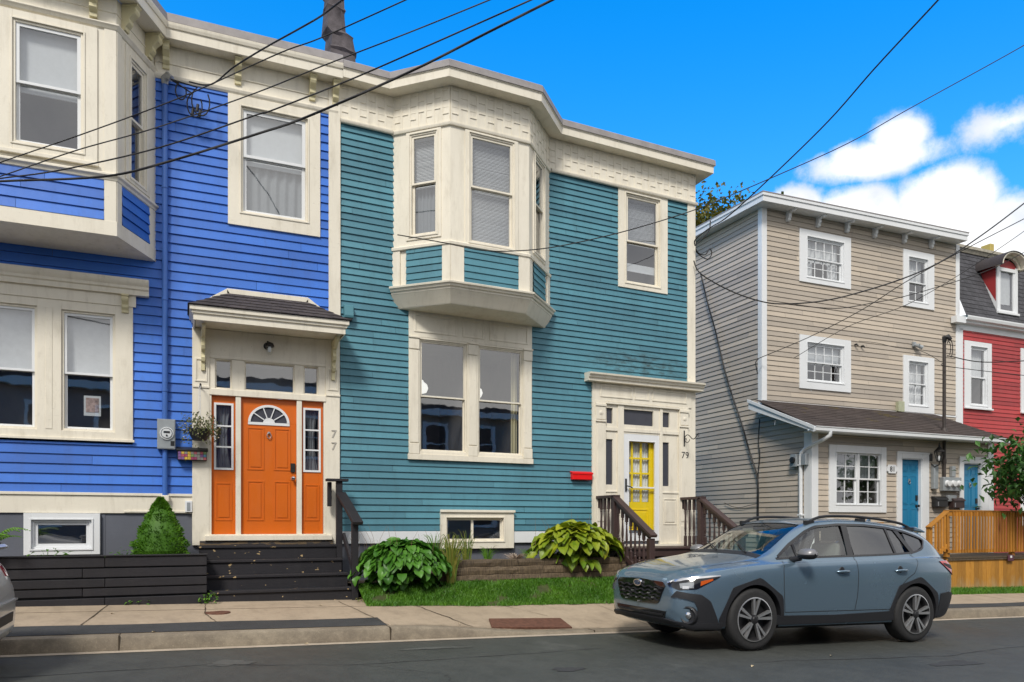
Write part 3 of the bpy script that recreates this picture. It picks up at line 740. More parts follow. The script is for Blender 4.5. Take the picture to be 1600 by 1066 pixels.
# wide downstairs window: two sashes side by side under one cornice
cz = MB(T0)
opsd = [(-2.43, -1.80, 1.29, 2.95), (-1.515, -0.865, 1.29, 2.935)]
xs = [-2.67, -2.43, -1.80, -1.515, -0.865, -0.639]
for i in (0, 2, 4): cz.box(xs[i], xs[i + 1], -0.04, 0.01, 1.17, 3.25)
for o in opsd: cz.box(o[0], o[1], -0.04, 0.01, o[3], 3.25); cz.box(o[0], o[1], -0.04, 0.01, 1.17, o[2])
cz.box(-2.70, -0.60, -0.055, -0.0405, 3.06, 3.22); cz.box(-2.69, -0.62, -0.062, -0.041, 1.155, 1.19)
cz.box(-1.70, -1.62, -0.046, -0.0405, 1.3, 2.95)
cz.build('window_surround', M['cream'], bh, bevel=0.003)
mb = MB(); mb.sweep([(-2.72, 12.0), (-2.72, 11.999), (-0.585, 11.999), (-0.585, 12.0)][1:3], [(0.04, 3.215), (0.10, 3.225), (0.105, 3.28), (0.13, 3.30), (0.15, 3.34), (0.165, 3.39), (0.165, 3.415), (0.0, 3.45)])
mb = MB(T0); mb.prism([(0.0, 3.22), (-0.10, 3.22), (-0.105, 3.285), (-0.13, 3.30), (-0.135, 3.335), (-0.16, 3.36), (-0.175, 3.40), (-0.175, 3.43), (0.0, 3.455)], -2.88, -0.435, 'x')
mb.build('window_cornice', M['cream'], bh, smooth=30)
for x in (-0.735, -2.60): bracket(bh, T0, x, 3.215, 0.25, 0.10, 0.085, y=-0.04)
for i, o in enumerate(opsd):
    w = window(bh, T0, o, None, 2.085, sash='white', trim='cream', blind=[('roller', 0.49, 1.0, 'curtain')], y=0.0, sw=0.035)
    if i == 1:
        mb = MB(T0); mb.box(-1.26, -1.05, 0.10, 0.103, 1.52, 1.80); p = mb.build('picture', M['white'], w)
        mb = MB(T0); mb.box(-1.235, -1.075, 0.095, 0.099, 1.57, 1.77); mb.build('picture_print', plain('faded_print', (0.50, 0.36, 0.32), 0.8, 0, 0.6, 14), w)
# basement window
window(bh, T0, (-1.862, -1.150, -0.33, 0.065), (-1.951, -1.047, -0.41, 0.155), None, trim='white', sash='white', thick=0.04, sw=0.04, y=-0.02, label='white framed basement window in the grey foundation')
# entrance: surround, canopy, door, sidelights, transoms
mb = MB(T0)
mb.box(0.13, 0.362, -0.05, 0.01, -0.30, 2.86); mb.box(2.035, 2.25, -0.05, 0.01, -0.30, 2.86)
mb.box(0.362, 2.035, -0.035, 0.01, 2.465, 2.86); mb.box(0.362, 2.035, -0.048, -0.036, 2.44, 2.475)
mb.box(0.362, 2.035, -0.06, 0.01, 1.90, 1.985)
for a, b in ((0.362, 0.44), (0.668, 0.85), (1.57, 1.705), (1.925, 2.035)): mb.box(a, b, -0.03, 0.01, 1.985, 2.465)
for a, b in ((0.44, 0.668), (0.85, 1.57), (1.705, 1.925)): mb.box(a, b, -0.03, 0.01, 1.985, 2.005); mb.box(a, b, -0.03, 0.01, 2.425, 2.465)
for a, b in ((0.362, 0.390), (0.723, 0.797), (1.60, 1.675), (2.005, 2.035)): mb.box(a, b, -0.045, 0.01, -0.155, 1.90)
for a, b in ((0.165, 0.335), (2.065, 2.225)): panel(mb, a, b, 2.08, 2.42, -0.05); mb.box(a - 0.03, b + 0.03, -0.066, -0.0505, 1.99, 2.02)
mb.build('door_surround', M['cream'], bh, bevel=0.003)
mb = MB(T0); mb.box(0.23, 2.14, -0.10, 0.01, -0.299, -0.236); mb.build('threshold_board', M['worn'], bh, bevel=0.004)
mb = MB(T0); mb.box(0.30, 2.12, -0.13, 0.01, -0.235, -0.158); mb.box(0.36, 2.04, -0.085, 0.01, -0.158, -0.142); mb.build('door_sill', M['cream'], bh, bevel=0.006)
for (a, b) in ((0.44, 0.668), (0.85, 1.57), (1.705, 1.925)):
    q = MB(T0); ring(q, (a, b, 2.005, 2.425), (a + 0.02, b - 0.02, 2.02, 2.41), 0.0, 0.03); f = q.build('transom_window', M['cream'], bh)
    q = MB(T0); q.add([(a + 0.02, 0.02, 2.02), (b - 0.02, 0.02, 2.02), (b - 0.02, 0.02, 2.41), (a + 0.02, 0.02, 2.41)], [(0, 1, 2, 3)]); q.build('pane', M['glass'], f)
    recess(f, T0, (a, b, 2.005, 2.425), 0.4, 'roomlite', 0.031, out=0.0)
for (a, b, ga, gb) in ((0.390, 0.723, 0.455, 0.665), (1.675, 2.005, 1.73, 1.935)):
    q = MB(T0); y = 0.008; gz0, gz1 = 0.84, 1.765
    ring(q, (a, b, -0.145, 1.90), (ga, gb, gz0, gz1), y, y + 0.04)
    panel(q, ga - 0.01, gb + 0.01, 0.06, 0.62, y, 0.02, 0.008); q.box(ga + 0.03, gb - 0.03, y - 0.008, y, 0.11, 0.57)
    s = q.build('sidelight', M['orange'], bh, bevel=0.002)
    q = MB(T0); ring(q, (ga - 0.03, gb + 0.03, gz0 - 0.03, gz1 + 0.03), (ga, gb, gz0, gz1), y - 0.015, y)
    for k in (1, 2): z = gz0 + (gz1 - gz0) * k / 3; q.box(ga, gb, y - 0.010, y + 0.01, z - 0.011, z + 0.011)
    q.build('sidelight_frame', M['white'], s)
    q = MB(T0); q.add([(ga, y + 0.015, gz0), (gb, y + 0.015, gz0), (gb, y + 0.015, gz1), (ga, y + 0.015, gz1)], [(0, 1, 2, 3)]); q.build('pane', M['glass'], s)
    drape(s, T0, ga, gb, gz0, gz1, 0.10, 0.012, 3, 'greycurtain', pinch=0.5); recess(s, T0, (ga, gb, gz0, gz1), 0.4, 'room', 0.05, out=0.0)
def arch(cx, cz, rx, rz, n=18): return [(cx + rx * math.cos(math.pi * i / n), cz + rz * math.sin(math.pi * i / n)) for i in range(n + 1)]
dy = 0.012; cx, cz0 = 1.199, 1.535
outer = arch(cx, cz0, 0.265, 0.235)
q = MB(T0)                                                              # door slab with a real fan-shaped opening
q.box(0.797, 1.60, dy, dy + 0.045, -0.145, cz0)
top = [(0.797, cz0), (0.797, 1.90), (1.60, 1.90), (1.60, cz0)]
av = [(0.797, cz0)] ; n = 18
rim = []
for i in range(n + 1):
    t = math.pi * (1 - i / n); x = cx + 0.265 * math.cos(t); z = cz0 + 0.235 * math.sin(t)
    k = 1.0; dx, dz = math.cos(t), math.sin(t)
    # ray to the slab outline
    c_ = []
    if dx < -1e-6: c_.append((0.797 - cx) / dx)
    if dx > 1e-6: c_.append((1.60 - cx) / dx)
    if dz > 1e-6: c_.append((1.90 - cz0) / dz)
    m_ = min(c_); rim.append(((x, z), (cx + dx * m_, cz0 + dz * m_)))
for (a, b), (c, d) in zip(rim[:-1], rim[1:]):
    q.add([(a[0], dy, a[1]), (c[0], dy, c[1]), (d[0], dy, d[1]), (b[0], dy, b[1])], [(0, 1, 2, 3)], 0.5)
q.add([(0.797, dy, 1.8), (0.9, dy + 0.001, 1.90), (0.797, dy, 1.90)], [(0, 1, 2)], 0.5); q.add([(1.60, dy, 1.8), (1.5, dy + 0.001, 1.90), (1.60, dy, 1.90)], [(0, 2, 1)], 0.5)
for (a, b, c, d) in ((0.885, 1.13, 0.82, 1.46), (1.27, 1.515, 0.82, 1.46), (0.885, 1.13, 0.06, 0.66), (1.27, 1.515, 0.06, 0.66)):
    panel(q, a, b, c, d, dy, 0.022, 0.009); q.box(a + 0.045, b - 0.045, dy - 0.009, dy, c + 0.045, d - 0.045)
door = q.build('door', M['orange'], bh, bevel=0.003)
q = MB(T0); inn = arch(cx, cz0, 0.265, 0.235); ou = arch(cx, cz0, 0.300, 0.270)
for i in range(len(inn) - 1):
    a, b, c, d = inn[i], inn[i + 1], ou[i + 1], ou[i]
    q.add([(a[0], dy - 0.012, a[1]), (b[0], dy - 0.012, b[1]), (c[0], dy - 0.012, c[1]), (d[0], dy - 0.012, d[1]), (a[0], dy + 0.01, a[1]), (b[0], dy + 0.01, b[1]), (c[0], dy, c[1]), (d[0], dy, d[1])],
          [(3, 2, 1, 0), (0, 1, 5, 4), (2, 3, 7, 6)], 0.5)
q.box(cx - 0.30, cx + 0.30, dy - 0.012, dy + 0.01, cz0 - 0.035, cz0 + 0.004)
hub = arch(cx, cz0, 0.085, 0.075, 10)
q.prism(hub, dy - 0.008, dy + 0.004, 'y')
for t in (36, 72, 108, 144):
    a = R(t); q.beam((cx + 0.08 * math.cos(a), dy, cz0 + 0.07 * math.sin(a)), (cx + 0.268 * math.cos(a), dy, cz0 + 0.238 * math.sin(a)), 0.014, 0.016, (0, 1, 0))
q.build('fanlight_frame', M['white'], door)
q = MB(T0); q.prism(arch(cx, cz0, 0.266, 0.236), dy + 0.01, dy + 0.014, 'y'); q.build('fanlight', M['frosted'], door)
q = MB(T0); q.lathe([(0.02, 0.0), (0.028, -0.012), (0.012, -0.018), (0.012, -0.045), (0.027, -0.055), (0.031, -0.07), (0.024, -0.088), (0.002, -0.092)], (1.545, dy, 0.705), 'y', 18); q.build('door_knob', M['chrome'], door, smooth=40)
q = MB(T0); q.box(1.515, 1.58, dy - 0.025, dy, 0.80, 0.935); q.box(1.525, 1.57, dy - 0.029, dy - 0.0255, 0.86, 0.925); q.build('keypad_lock', M['dark'], door, bevel=0.006)
q = MB(T0); ringp = [(cx + 0.03 * math.cos(t / 14 * 6.283), dy - 0.022, 1.34 + 0.04 * math.sin(t / 14 * 6.283)) for t in range(15)]; q.tube(ringp, 0.007, 6, False); q.lathe([(0.001, -0.02), (0.02, -0.018), (0.024, 0.0)], (cx, dy, 1.382), 'y', 12); q.build('door_knocker', M['galv'], door, smooth=60)
# canopy over the orange door
cn = MB(T0)
cn.box(0.17, 2.21, -0.56, 0.0, 2.865, 2.875)
cn.build('canopy_soffit', M['cream'], bh)
mb = MB(); cp = [(0.15, 12.0), (0.15, 11.42), (2.22, 11.42), (2.22, 12.0)]
mb.sweep(cp, [(-0.01, 2.835), (0.012, 2.838), (0.012, 2.925), (0.035, 2.93), (0.035, 2.965), (0.06, 2.97), (0.06, 3.03), (0.03, 3.04), (-0.4, 3.04)])
mb.build('canopy', M['cream'], bh, bevel=0.002)
ev = [(0.07, 11.34, 3.035), (2.30, 11.34, 3.035), (1.76, 11.93, 3.40), (0.62, 11.93, 3.40)]
shingles(bh, ev, 5, 9, 'shingle', 'canopy_shingles')
shingles(bh, [(0.07, 11.99, 3.035), (0.07, 11.34, 3.035), (0.62, 11.93, 3.40), (0.62, 11.99, 3.40)], 5, 3, 'shingle', 'canopy_shingles')
shingles(bh, [(2.30, 11.34, 3.035), (2.30, 11.99, 3.035), (1.76, 11.99, 3.40), (1.76, 11.93, 3.40)], 5, 3, 'shingle', 'canopy_shingles')
mb = MB()
for a, b in (((0.14, 11.965, 3.115), (0.62, 11.965, 3.44)), ((0.60, 11.965, 3.44), (1.77, 11.965, 3.44)), ((1.755, 11.965, 3.44), (2.20, 11.965, 3.13))): mb.beam(a, b, 0.05, 0.075)
mb.build('canopy_flashing', M['cream'], bh, bevel=0.003)
def console(x):
    pr = [(0.05, 2.835), (0.46, 2.835), (0.45, 2.79), (0.36, 2.76), (0.28, 2.70), (0.20, 2.69), (0.185, 2.63), (0.21, 2.58), (0.19, 2.53), (0.125, 2.50), (0.12, 2.46), (0.14, 2.42), (0.125, 2.37), (0.09, 2.35), (0.09, 2.24), (0.05, 2.24)]
    mb = MB(T0); mb.prism([(-a, b) for a, b in pr], x - 0.026, x + 0.026, 'x'); mb.build('canopy_bracket', M['cream2'], bh, smooth=20, bevel=0.003)
console(0.275); console(2.145)
text_mesh('house_number', '7\n7', 0.17, M['number'], bh, (2.155, 11.944, 1.31), 0.004, linesp=1.12)
# chimney behind the parapet: shrouded stack with a metal flue
ch = MB(); c0 = (2.40, 13.2)
levels = [(0.30, 7.1), (0.30, 7.95), (0.29, 8.02), (0.31, 8.06), (0.27, 8.10), (0.24, 8.30), (0.255, 8.33), (0.22, 8.40), (0.19, 8.75), (0.21, 8.78), (0.185, 8.82), (0.175, 9.0), (0.195, 9.03), (0.17, 9.08), (0.10, 9.12)]
vs = []
for i, (r, z) in enumerate(levels):
    for k in range(16):
        t = 2 * math.pi * k / 16; e = (abs(math.cos(t)) ** 6 + abs(math.sin(t)) ** 6) ** (-1 / 6)
        rr = 0.84 * r * e * random.uniform(0.93, 1.05); sh = 0.07 if z < 8.35 else -0.02
        vs.append((c0[0] + sh + rr * math.cos(t + 0.15), c0[1] + rr * math.sin(t + 0.15), z + random.uniform(-0.015, 0.015)))
ch.add(vs, [(i * 16 + k, i * 16 + (k + 1) % 16, (i + 1) * 16 + (k + 1) % 16, (i + 1) * 16 + k) for i in range(len(levels) - 1) for k in range(16)])
chim = ch.build('chimney', plain('weathered_chimney_wrap', (0.085, 0.074, 0.082), 0.8, 0, 0.5, 5, 0.8), bh, smooth=35)
mb = MB(); mb.tube([(2.39, 13.2, 9.0), (2.39, 13.2, 9.55)], 0.075, 12); mb.tube([(2.39, 13.2, 9.40), (2.39, 13.2, 9.44)], 0.09, 12); mb.build('flue', M['galv'], chim, smooth=40)
# ------------------------------------------------------------------ the teal house (it has sagged a little towards the right)
th = thing('teal_house', (5.5, 12.0, -1.0), 'teal clapboard house with cream trim, an upstairs bay window and a yellow door', 'house')
WP = lambda p: Vector((p[0], p[1], p[2] * (1 - 0.0043 * (p[0] - 3.0)))) if p[2] > 0 else Vector(p)
ex = 0.106
holes = [(3.38, 5.54, 1.07, 3.60), (7.31, 8.36, 4.46, 6.5), (6.75, 8.9, -0.5, 2.72), (3.91, 5.19, -0.5, 0.24)]
s = MB(T0, WP); s.siding(2.262, 8.822, -0.105, 6.30, ex, holes); s.build('wall', M['teal'], th)
mb = MB(None, WP)
mb.box(2.26, 3.3, 12.004, 12.04, -1.3, 7.0); mb.box(5.56, 6.7, 12.004, 12.04, -1.3, 7.0); mb.box(3.3, 5.56, 12.004, 12.04, 3.62, 7.0); mb.box(3.3, 5.56, 12.004, 12.04, 0.30, 1.06)
mb.box(6.7, 8.98, 12.004, 12.04, 2.75, 4.4); mb.box(6.7, 7.28, 12.004, 12.04, 4.4, 7.0); mb.box(8.38, 8.98, 12.004, 12.04, 4.4, 7.0); mb.box(7.2, 8.4, 12.004, 12.04, 6.5, 7.0)
mb.box(2.3, 9.0, 19.9, 20.0, -1.3, 7.0); mb.build('back_wall', M['found'], th)
SE = wallT(9.0, 12.0, math.pi / 2)
s = MB(SE, WP); s.siding(0.12, 8.0, -0.105, 6.75, ex); s.build('side_wall', M['teal'], th)
mb = MB(None, WP); mb.box(8.86, 8.985, 12.1, 20.0, -1.3, 6.8); mb.build('side_wall_core', M['found'], th)
mb = MB(None, WP); mb.box(2.2, 9.1, 11.9, 20.1, 6.94, 7.0); mb.build('roof', M['lead'], th)
mb = MB(); mb.box(2.262, 3.985, 12.012, 12.15, -1.4, -0.10); mb.box(5.022, 9.0, 12.012, 12.15, -1.4, -0.10); mb.box(3.985, 5.022, 12.012, 12.15, -1.4, -0.285); mb.build('foundation', M['found'], th)
mb = MB(T0); mb.box(2.262, 3.893, -0.035, 0.01, -0.30, -0.108); mb.build('base_board', M['white'], th, bevel=0.004); mb = MB(T0); mb.box(5.205, 6.745, -0.035, 0.01, -0.31, -0.118); mb.build('base_board', M['white'], th, bevel=0.004)
mb = MB(T0, WP); mb.box(8.822, 9.0, -0.032, 0.0, -0.35, 6.84); mb.box(8.975, 9.028, 0.0005, 0.14, -0.35, 6.84); mb.build('corner_board', M['cream'], th, bevel=0.003)
# basket-weave frieze
def weave(T, a, b, z0, z1, y=-0.03):
    mb = MB(T, WP); mb.box(a, b, y, 0.0, z0, z1)
    n = max(1, int(round((b - a) / 0.148))); w = (b - a) / n; e = y - 0.007
    for k in range(n + 1):
        x = a + k * w
        mb.box(max(a, x - 0.021), min(b, x + 0.021), e, y - 0.0003, z0, z1)
    for k in range(n):
        x0, x1 = a + k * w + 0.0215, a + (k + 1) * w - 0.0215
        hs = (0.24, 0.62, 0.90) if k % 2 == 0 else (0.42, 0.72)
        for h in hs:
            z = z0 + (z1 - z0) * h; mb.box(x0, x1, e - 0.004, y - 0.0005, z - 0.006, z + 0.010)
            if k % 2 == 0 and h == 0.24: mb.box(x0, x1, e + 0.003, y - 0.0005, z + 0.10, z + 0.106)
    mb.build('frieze', M['cream'], th)
A, B, C_, D = (3.1, 12.0), (3.83, 11.27), (5.18, 11.27), (5.91, 12.0)
TL2 = wallT(*A, -math.pi / 4); TF2 = wallT(3.83, 11.27); TR2 = wallT(5.18, 11.27, math.pi / 4); LL = 1.0324
weave(T0, 2.262, 3.12, 6.30, 6.86); weave(T0, 5.88, 9.0, 6.30, 6.86)
weave(TL2, 0.03, LL, 6.30, 6.86, -0.012); weave(TF2, 0.0, 1.35, 6.30, 6.86, -0.012); weave(TR2, 0.0, LL - 0.03, 6.30, 6.86, -0.012)
path = [(2.262, 12.0), A, B, C_, D, (9.0, 12.0), (9.0, 12.6)]
mb = MB(None, WP); mb.sweep([(2.262, 11.97), (3.09, 11.97)], [(0.0, 6.255), (0.03, 6.26), (0.045, 6.285), (0.045, 6.305), (0, 6.32)])
mb.sweep([(5.92, 11.97), (9.03, 11.97)], [(0.0, 6.255), (0.03, 6.26), (0.045, 6.285), (0.045, 6.305), (0, 6.32)])
mb.sweep([A, B, C_, D], [(0.0, 6.245), (0.03, 6.25), (0.04, 6.275), (0.04, 6.295), (0, 6.31)])
mb.build('frieze_moulding', M['cream'], th, smooth=40)
mb = MB(None, WP); mb.sweep(path, [(0.0, 6.862), (0.255, 6.85), (0.255, 6.975), (0.265, 6.98), (0.275, 7.0), (0.275, 7.01)]); mb.build('cornice', M['cream'], th, bevel=0.002)
mb = MB(None, WP); mb.sweep(path, [(0.275, 6.99), (0.283, 6.995), (0.278, 7.095), (0.25, 7.12), (-0.35, 7.12)]); mb.build('roof_edge', M['lead'], th)
# bay
wz = [((0.325, 0.808), 4.585, 6.20, TL2, 5.42), ((0.311, 1.081), 4.47, 6.20, TF2, 5.37), ((0.25, 0.722), 4.585, 6.20, TR2, 5.42)]
mb = MB(None, WP)
for (o, z0, z1, T_, rl), wd in zip(wz, (LL, 1.35, LL)):
    q = MB(T_)
    for a, b in ((0, o[0]), (o[1], wd)): q.box(a, b, 0, 0.03, 4.40, 6.9)
    q.box(o[0], o[1], 0, 0.03, 4.40, z0); q.box(o[0], o[1], 0, 0.03, z1, 6.9)
    q.box(0.0, wd, 0.02, 0.04, 3.74, 4.42)
    for a, b in (((0.0, 0.14), (wd - 0.14, wd)) if wd < 1.2 else ((0.0, 0.225), (wd - 0.19, wd))): q.box(a, b, -0.012, 0.02, 3.77, 4.40)
    b0 = len(mb.v); mb.v += q.v; mb.f += [[i + b0 for i in f] for f in q.f]; mb.t += q.t
mb.sweep([A, B, C_, D], [(0.0, 4.385), (0.03, 4.39), (0.035, 4.43), (0.02, 4.445), (0.0, 4.45)])
mb.build('bay', M['cream'], th, bevel=0.002)
for T_, a, b in ((TL2, 0.25, 0.895), (TF2, 0.225, 1.16), (TR2, 0.19, 0.80)):
    q = MB(T_, WP); q.siding(a, b, 3.79, 4.40, ex, lip=0.016); q.build('bay_siding', M['teal'], th)
mb = MB(None, WP); mb.sweep([A, B, C_, D], [(-0.5, 3.475), (-0.07, 3.478), (-0.05, 3.50), (0.035, 3.68), (0.045, 3.69), (0.05, 3.715), (0.075, 3.725), (0.085, 3.755), (0.11, 3.765), (0.115, 3.79), (0.10, 3.80), (0.0, 3.81)])
mb.build('bay_base', M['cream'], th, smooth=20)
mb = MB(None, WP); mb.add([(3.2, 12, 3.476), (3.86, 11.34, 3.476), (5.15, 11.34, 3.476), (5.81, 12, 3.476)], [(3, 2, 1, 0)]); mb.build('bay_soffit', M['cream'], th)
bl = [[('slats', 0.5, 1.0), ('drape', 0, 0.5, 'greycurtain')], [('slats', 0.0, 1.0)], [('slats', 0.5, 1.0)]]
for (o, z0, z1, T_, rl), b, wd in zip(wz, bl, (LL, 1.35, LL)):
    window(th, T_, (o[0], o[1], z0, z1), (max(0.12, o[0] - 0.07), min(wd - 0.12, o[1] + 0.07), z0 - 0.06, z1 + 0.045), rl, warp=WP, blind=b, thick=0.018, sw=0.036, fw=0.025)
# upstairs window right
window(th, T0, (7.455, 8.20, 4.53, 6.20), (7.294, 8.37, 4.43, 6.30), 5.33, warp=WP, blind=[('slats', 0.47, 1.0), ('roller', 0.16, 0.24)], thick=0.03, sw=0.036, cap=0.0, fw=0.028)
# large ground-floor window
mb = MB(T0, WP)
for a, b in ((3.361, 3.545), (4.355, 4.565), (5.388, 5.556)): mb.box(a, b, -0.035, 0.01, 1.15, 3.06)
for a, b in ((3.375, 3.52), (4.39, 4.53), (5.405, 5.545)):
    mb.box(a, b, -0.048, -0.0355, 1.34, 2.84); mb.box(a - 0.012, b + 0.012, -0.055, -0.0355, 1.155, 1.32); mb.box(a - 0.012, b + 0.012, -0.053, -0.0355, 2.86, 3.03); mb.box(a - 0.022, b + 0.022, -0.07, -0.0355, 3.035, 3.065)
mb.box(3.361, 5.556, -0.035, 0.01, 3.062, 3.56); mb.box(3.345, 5.572, -0.06, 0.01, 1.06, 1.15)
for a, b in ((3.45, 4.18), (4.28, 4.66), (4.76, 5.48)): panel(mb, a, b, 3.14, 3.44, -0.0355, 0.03, 0.012)
for a, b in ((3.545, 4.355), (4.565, 5.388)): mb.box(a, b, -0.035, 0.01, 3.03, 3.06); mb.box(a, b, -0.030, 0.01, 1.152, 1.20)
mb.build('window_surround', M['cream'], th, bevel=0.003)
for i, (a, b) in enumerate(((3.545, 4.355), (4.565, 5.388))):
    w = window(th, T0, (a, b, 1.20, 3.03), None, 2.115, warp=WP, y=0.0, sw=0.022, fw=0.022, blind=[('sideR', 0.0, 1.0, 'cream2')] if i == 1 else None, depth=1.6)
    mb = MB(T0, WP); x = (a + b) / 2 - 0.08; z = 2.40
    mb.lathe([(0.01, z + 0.15), (0.02, z + 0.12), (0.08, z + 0.07), (0.10, z), (0.07, z - 0.07), (0.01, z - 0.09)], (x, 0.9, 0), n=16)
    m = plain('lit_globe', (0.9, 0.9, 0.85), 0.5); m.node_tree.nodes['Principled BSDF'].inputs['Emission Color'].default_value = (1, 0.98, 0.9, 1); m.node_tree.nodes['Principled BSDF'].inputs['Emission Strength'].default_value = 0.9
    mb.build('pendant_lamp', m, w, smooth=60)
    mb = MB(T0, WP); mb.tube([(x, 0.9, z + 0.14), (x, 0.9, 3.2)], 0.008, 6); mb.build('lamp_cord', M['dark'], w)
# basement window
window(th, T0, (3.993, 5.014, -0.275, 0.115), (3.893, 5.205, -0.40, 0.235), None, warp=None, trim='cream', sash='cream', thick=0.05, vmull=4.467, y=-0.012, sw=0.02, fw=0.02, cap=0.03, label='cream framed two-light basement window at the flower bed')
# teal vent hood
# entrance 79
mb = MB(T0, WP)
mb.box(6.745, 6.80, -0.045, 0.01, -0.36, 2.60); mb.box(6.80, 7.015, -0.06, 0.01, -0.36, 2.27); mb.box(8.61, 8.822, -0.06, 0.01, -0.36, 2.27)
mb.box(6.80, 8.90, -0.048, 0.01, 2.27, 2.64)
mb.sweep([(6.78, 12.0), (6.781, 11.95), (8.93, 11.95), (8.931, 12.0)][1:3], [(0, 2.245), (0.03, 2.25), (0.045, 2.275), (0.045, 2.29), (0, 2.30)])
mb.box(7.015, 8.61, -0.075, 0.0, 2.225, 2.262)
for a, b in ((6.90, 7.58), (7.62, 7.95), (8.01, 8.78)): panel(mb, a, b, 2.345, 2.575, -0.0485, 0.028, 0.012)
for a, b in ((6.815, 7.0), (8.63, 8.81)):
    mb.box(a, b, -0.075, -0.0605, -0.36, -0.02); mb.box(a + 0.02, b - 0.02, -0.070, -0.0605, 0.06, 1.86); mb.box(a, b, -0.075, -0.0605, 1.93, 2.16)
    mb.box(a - 0.015, b + 0.015, -0.085, -0.0605, 1.885, 1.915); mb.box(a - 0.015, b + 0.015, -0.09, -0.0605, 2.17, 2.215)
    mb.lathe([(0.04, -0.075), (0.04, -0.083), (0.025, -0.083), (0.02, -0.09), (0.002, -0.09)], ((a + b) / 2, 0, 2.05), 'y', 16)
# set-back screen of sidelights and transoms
Y = 0.0
cols = [(7.015, 7.045), (7.175, 7.33), (8.05, 8.22), (8.41, 8.61)]
for a, b in cols: mb.box(a, b, Y - 0.03, Y + 0.01, 1.80, 2.225)
for a, b in ((7.045, 7.175), (7.33, 8.05), (8.22, 8.41)): mb.box(a, b, Y - 0.03, Y + 0.01, 1.80, 1.87); mb.box(a, b, Y - 0.03, Y + 0.01, 2.155, 2.225)
mb.box(7.015, 8.61, Y - 0.045, Y + 0.01, 1.735, 1.80)
mb.box(7.27, 7.40, Y - 0.05, Y + 0.01, -0.36, 2.225); mb.box(8.185, 8.245, Y - 0.05, Y + 0.01, -0.36, 2.225)
mb.box(7.40, 8.185, Y - 0.03, Y + 0.01, 1.70, 1.735)
for a, b, g0, g1 in ((7.015, 7.27, 7.04, 7.18), (8.245, 8.61, 8.245, 8.405)):
    mb.box(a, g0, Y - 0.02, Y + 0.01, 0.74, 1.735); mb.box(g1, b, Y - 0.02, Y + 0.01, 0.74, 1.735); mb.box(g0, g1, Y - 0.02, Y + 0.01, 1.58, 1.735)
    mb.box(a, b, Y - 0.02, Y + 0.01, -0.36, 0.74)
    panel(mb, a + 0.03, b - 0.04, 0.0, 0.50, Y - 0.0205, 0.02, 0.010); mb.box(a + 0.07, b - 0.08, Y - 0.030, Y - 0.0205, 0.05, 0.45)
    mb.box(a, b, Y - 0.035, Y - 0.0205, 0.60, 0.63)
mb.build('door_surround', M['cream'], th, bevel=0.003)
for a, b, c, d in ((7.045, 7.175, 1.87, 2.155), (7.33, 8.05, 1.87, 2.155), (8.22, 8.41, 1.87, 2.155), (7.04, 7.18, 0.74, 1.58), (8.245, 8.405, 0.74, 1.58)):
    q = MB(T0, WP); q.box(a, b, 0.012, 0.03, c, d); q.build('sidelight' if d < 1.8 else 'transom_window', M['frosted'], th)
mb = MB(T0, WP); mb.prism([(0.0, 2.60), (-0.16, 2.605), (-0.165, 2.655), (-0.19, 2.665), (-0.20, 2.70), (-0.23, 2.715), (-0.235, 2.745), (0.0, 2.765)], 6.60, 9.09, 'x')
mb.build('door_cornice', M['cream'], th, smooth=30)
q = MB(T0, WP); ring(q, (7.402, 8.183, -0.30, 1.70), (7.52, 8.085, -0.16, 1.565), -0.028, 0.012); q.box(7.52, 8.085, -0.02, 0.005, 0.685, 0.715); ring(q, (7.505, 8.10, -0.175, 1.58), (7.52, 8.085, -0.16, 1.565), -0.034, -0.0285)
sdoor = q.build('storm_door', M['white'], th, bevel=0.003)
q = MB(T0, WP); q.add([(7.52, 0.0, -0.16), (8.085, 0.0, -0.16), (8.085, 0.0, 1.565), (7.52, 0.0, 1.565)], [(0, 1, 2, 3)]); q.build('pane', M['glassclear'], sdoor)
q = MB(T0, WP); q.box(7.435, 7.465, -0.045, -0.0285, 0.62, 0.86); q.tube([(7.45, -0.045, 0.72), (7.45, -0.09, 0.72), (7.52, -0.10, 0.70), (7.555, -0.095, 0.685)], 0.011, 8); q.build('door_handle', M['dark'], sdoor, smooth=50)
# yellow inner door, nine-and-more lights
y0 = 0.06; q = MB(T0, WP)
gx = [7.60, 7.745, 7.775, 7.92, 7.95, 8.095]; gz = [0.50, 0.765, 0.795, 1.06, 1.09, 1.355, 1.385, 1.60]
gx = [7.50, 7.63, 7.665, 7.825, 7.86, 8.02]; gz = [0.43, 0.665, 0.70, 0.955, 0.99, 1.24, 1.275, 1.56]
q.box(7.38, gx[0], y0, y0 + 0.04, -0.3, 1.72); q.box(gx[5], 8.20, y0, y0 + 0.04, -0.3, 1.72); q.box(gx[0], gx[5], y0, y0 + 0.04, -0.3, gz[0]); q.box(gx[0], gx[5], y0, y0 + 0.04, gz[7], 1.72)
for i in (1, 3): q.box(gx[i], gx[i + 1], y0 + 0.004, y0 + 0.036, gz[0], gz[7])
for i in (1, 3, 5):
    for a, b in ((gx[0], gx[1]), (gx[2], gx[3]), (gx[4], gx[5])): q.box(a, b, y0 + 0.004, y0 + 0.036, gz[i], gz[i + 1])
panel(q, 7.52, 8.0, -0.12, 0.30, y0, 0.025, 0.010); q.box(7.58, 7.94, y0 - 0.01, y0, -0.06, 0.24)
yd = q.build('door', M['yellow'], th, bevel=0.002)
q = MB(T0, WP); q.add([(gx[0], y0 + 0.02, gz[0]), (gx[5], y0 + 0.02, gz[0]), (gx[5], y0 + 0.02, gz[7]), (gx[0], y0 + 0.02, gz[7])], [(0, 1, 2, 3)]); q.build('pane', M['glassclear'], yd)
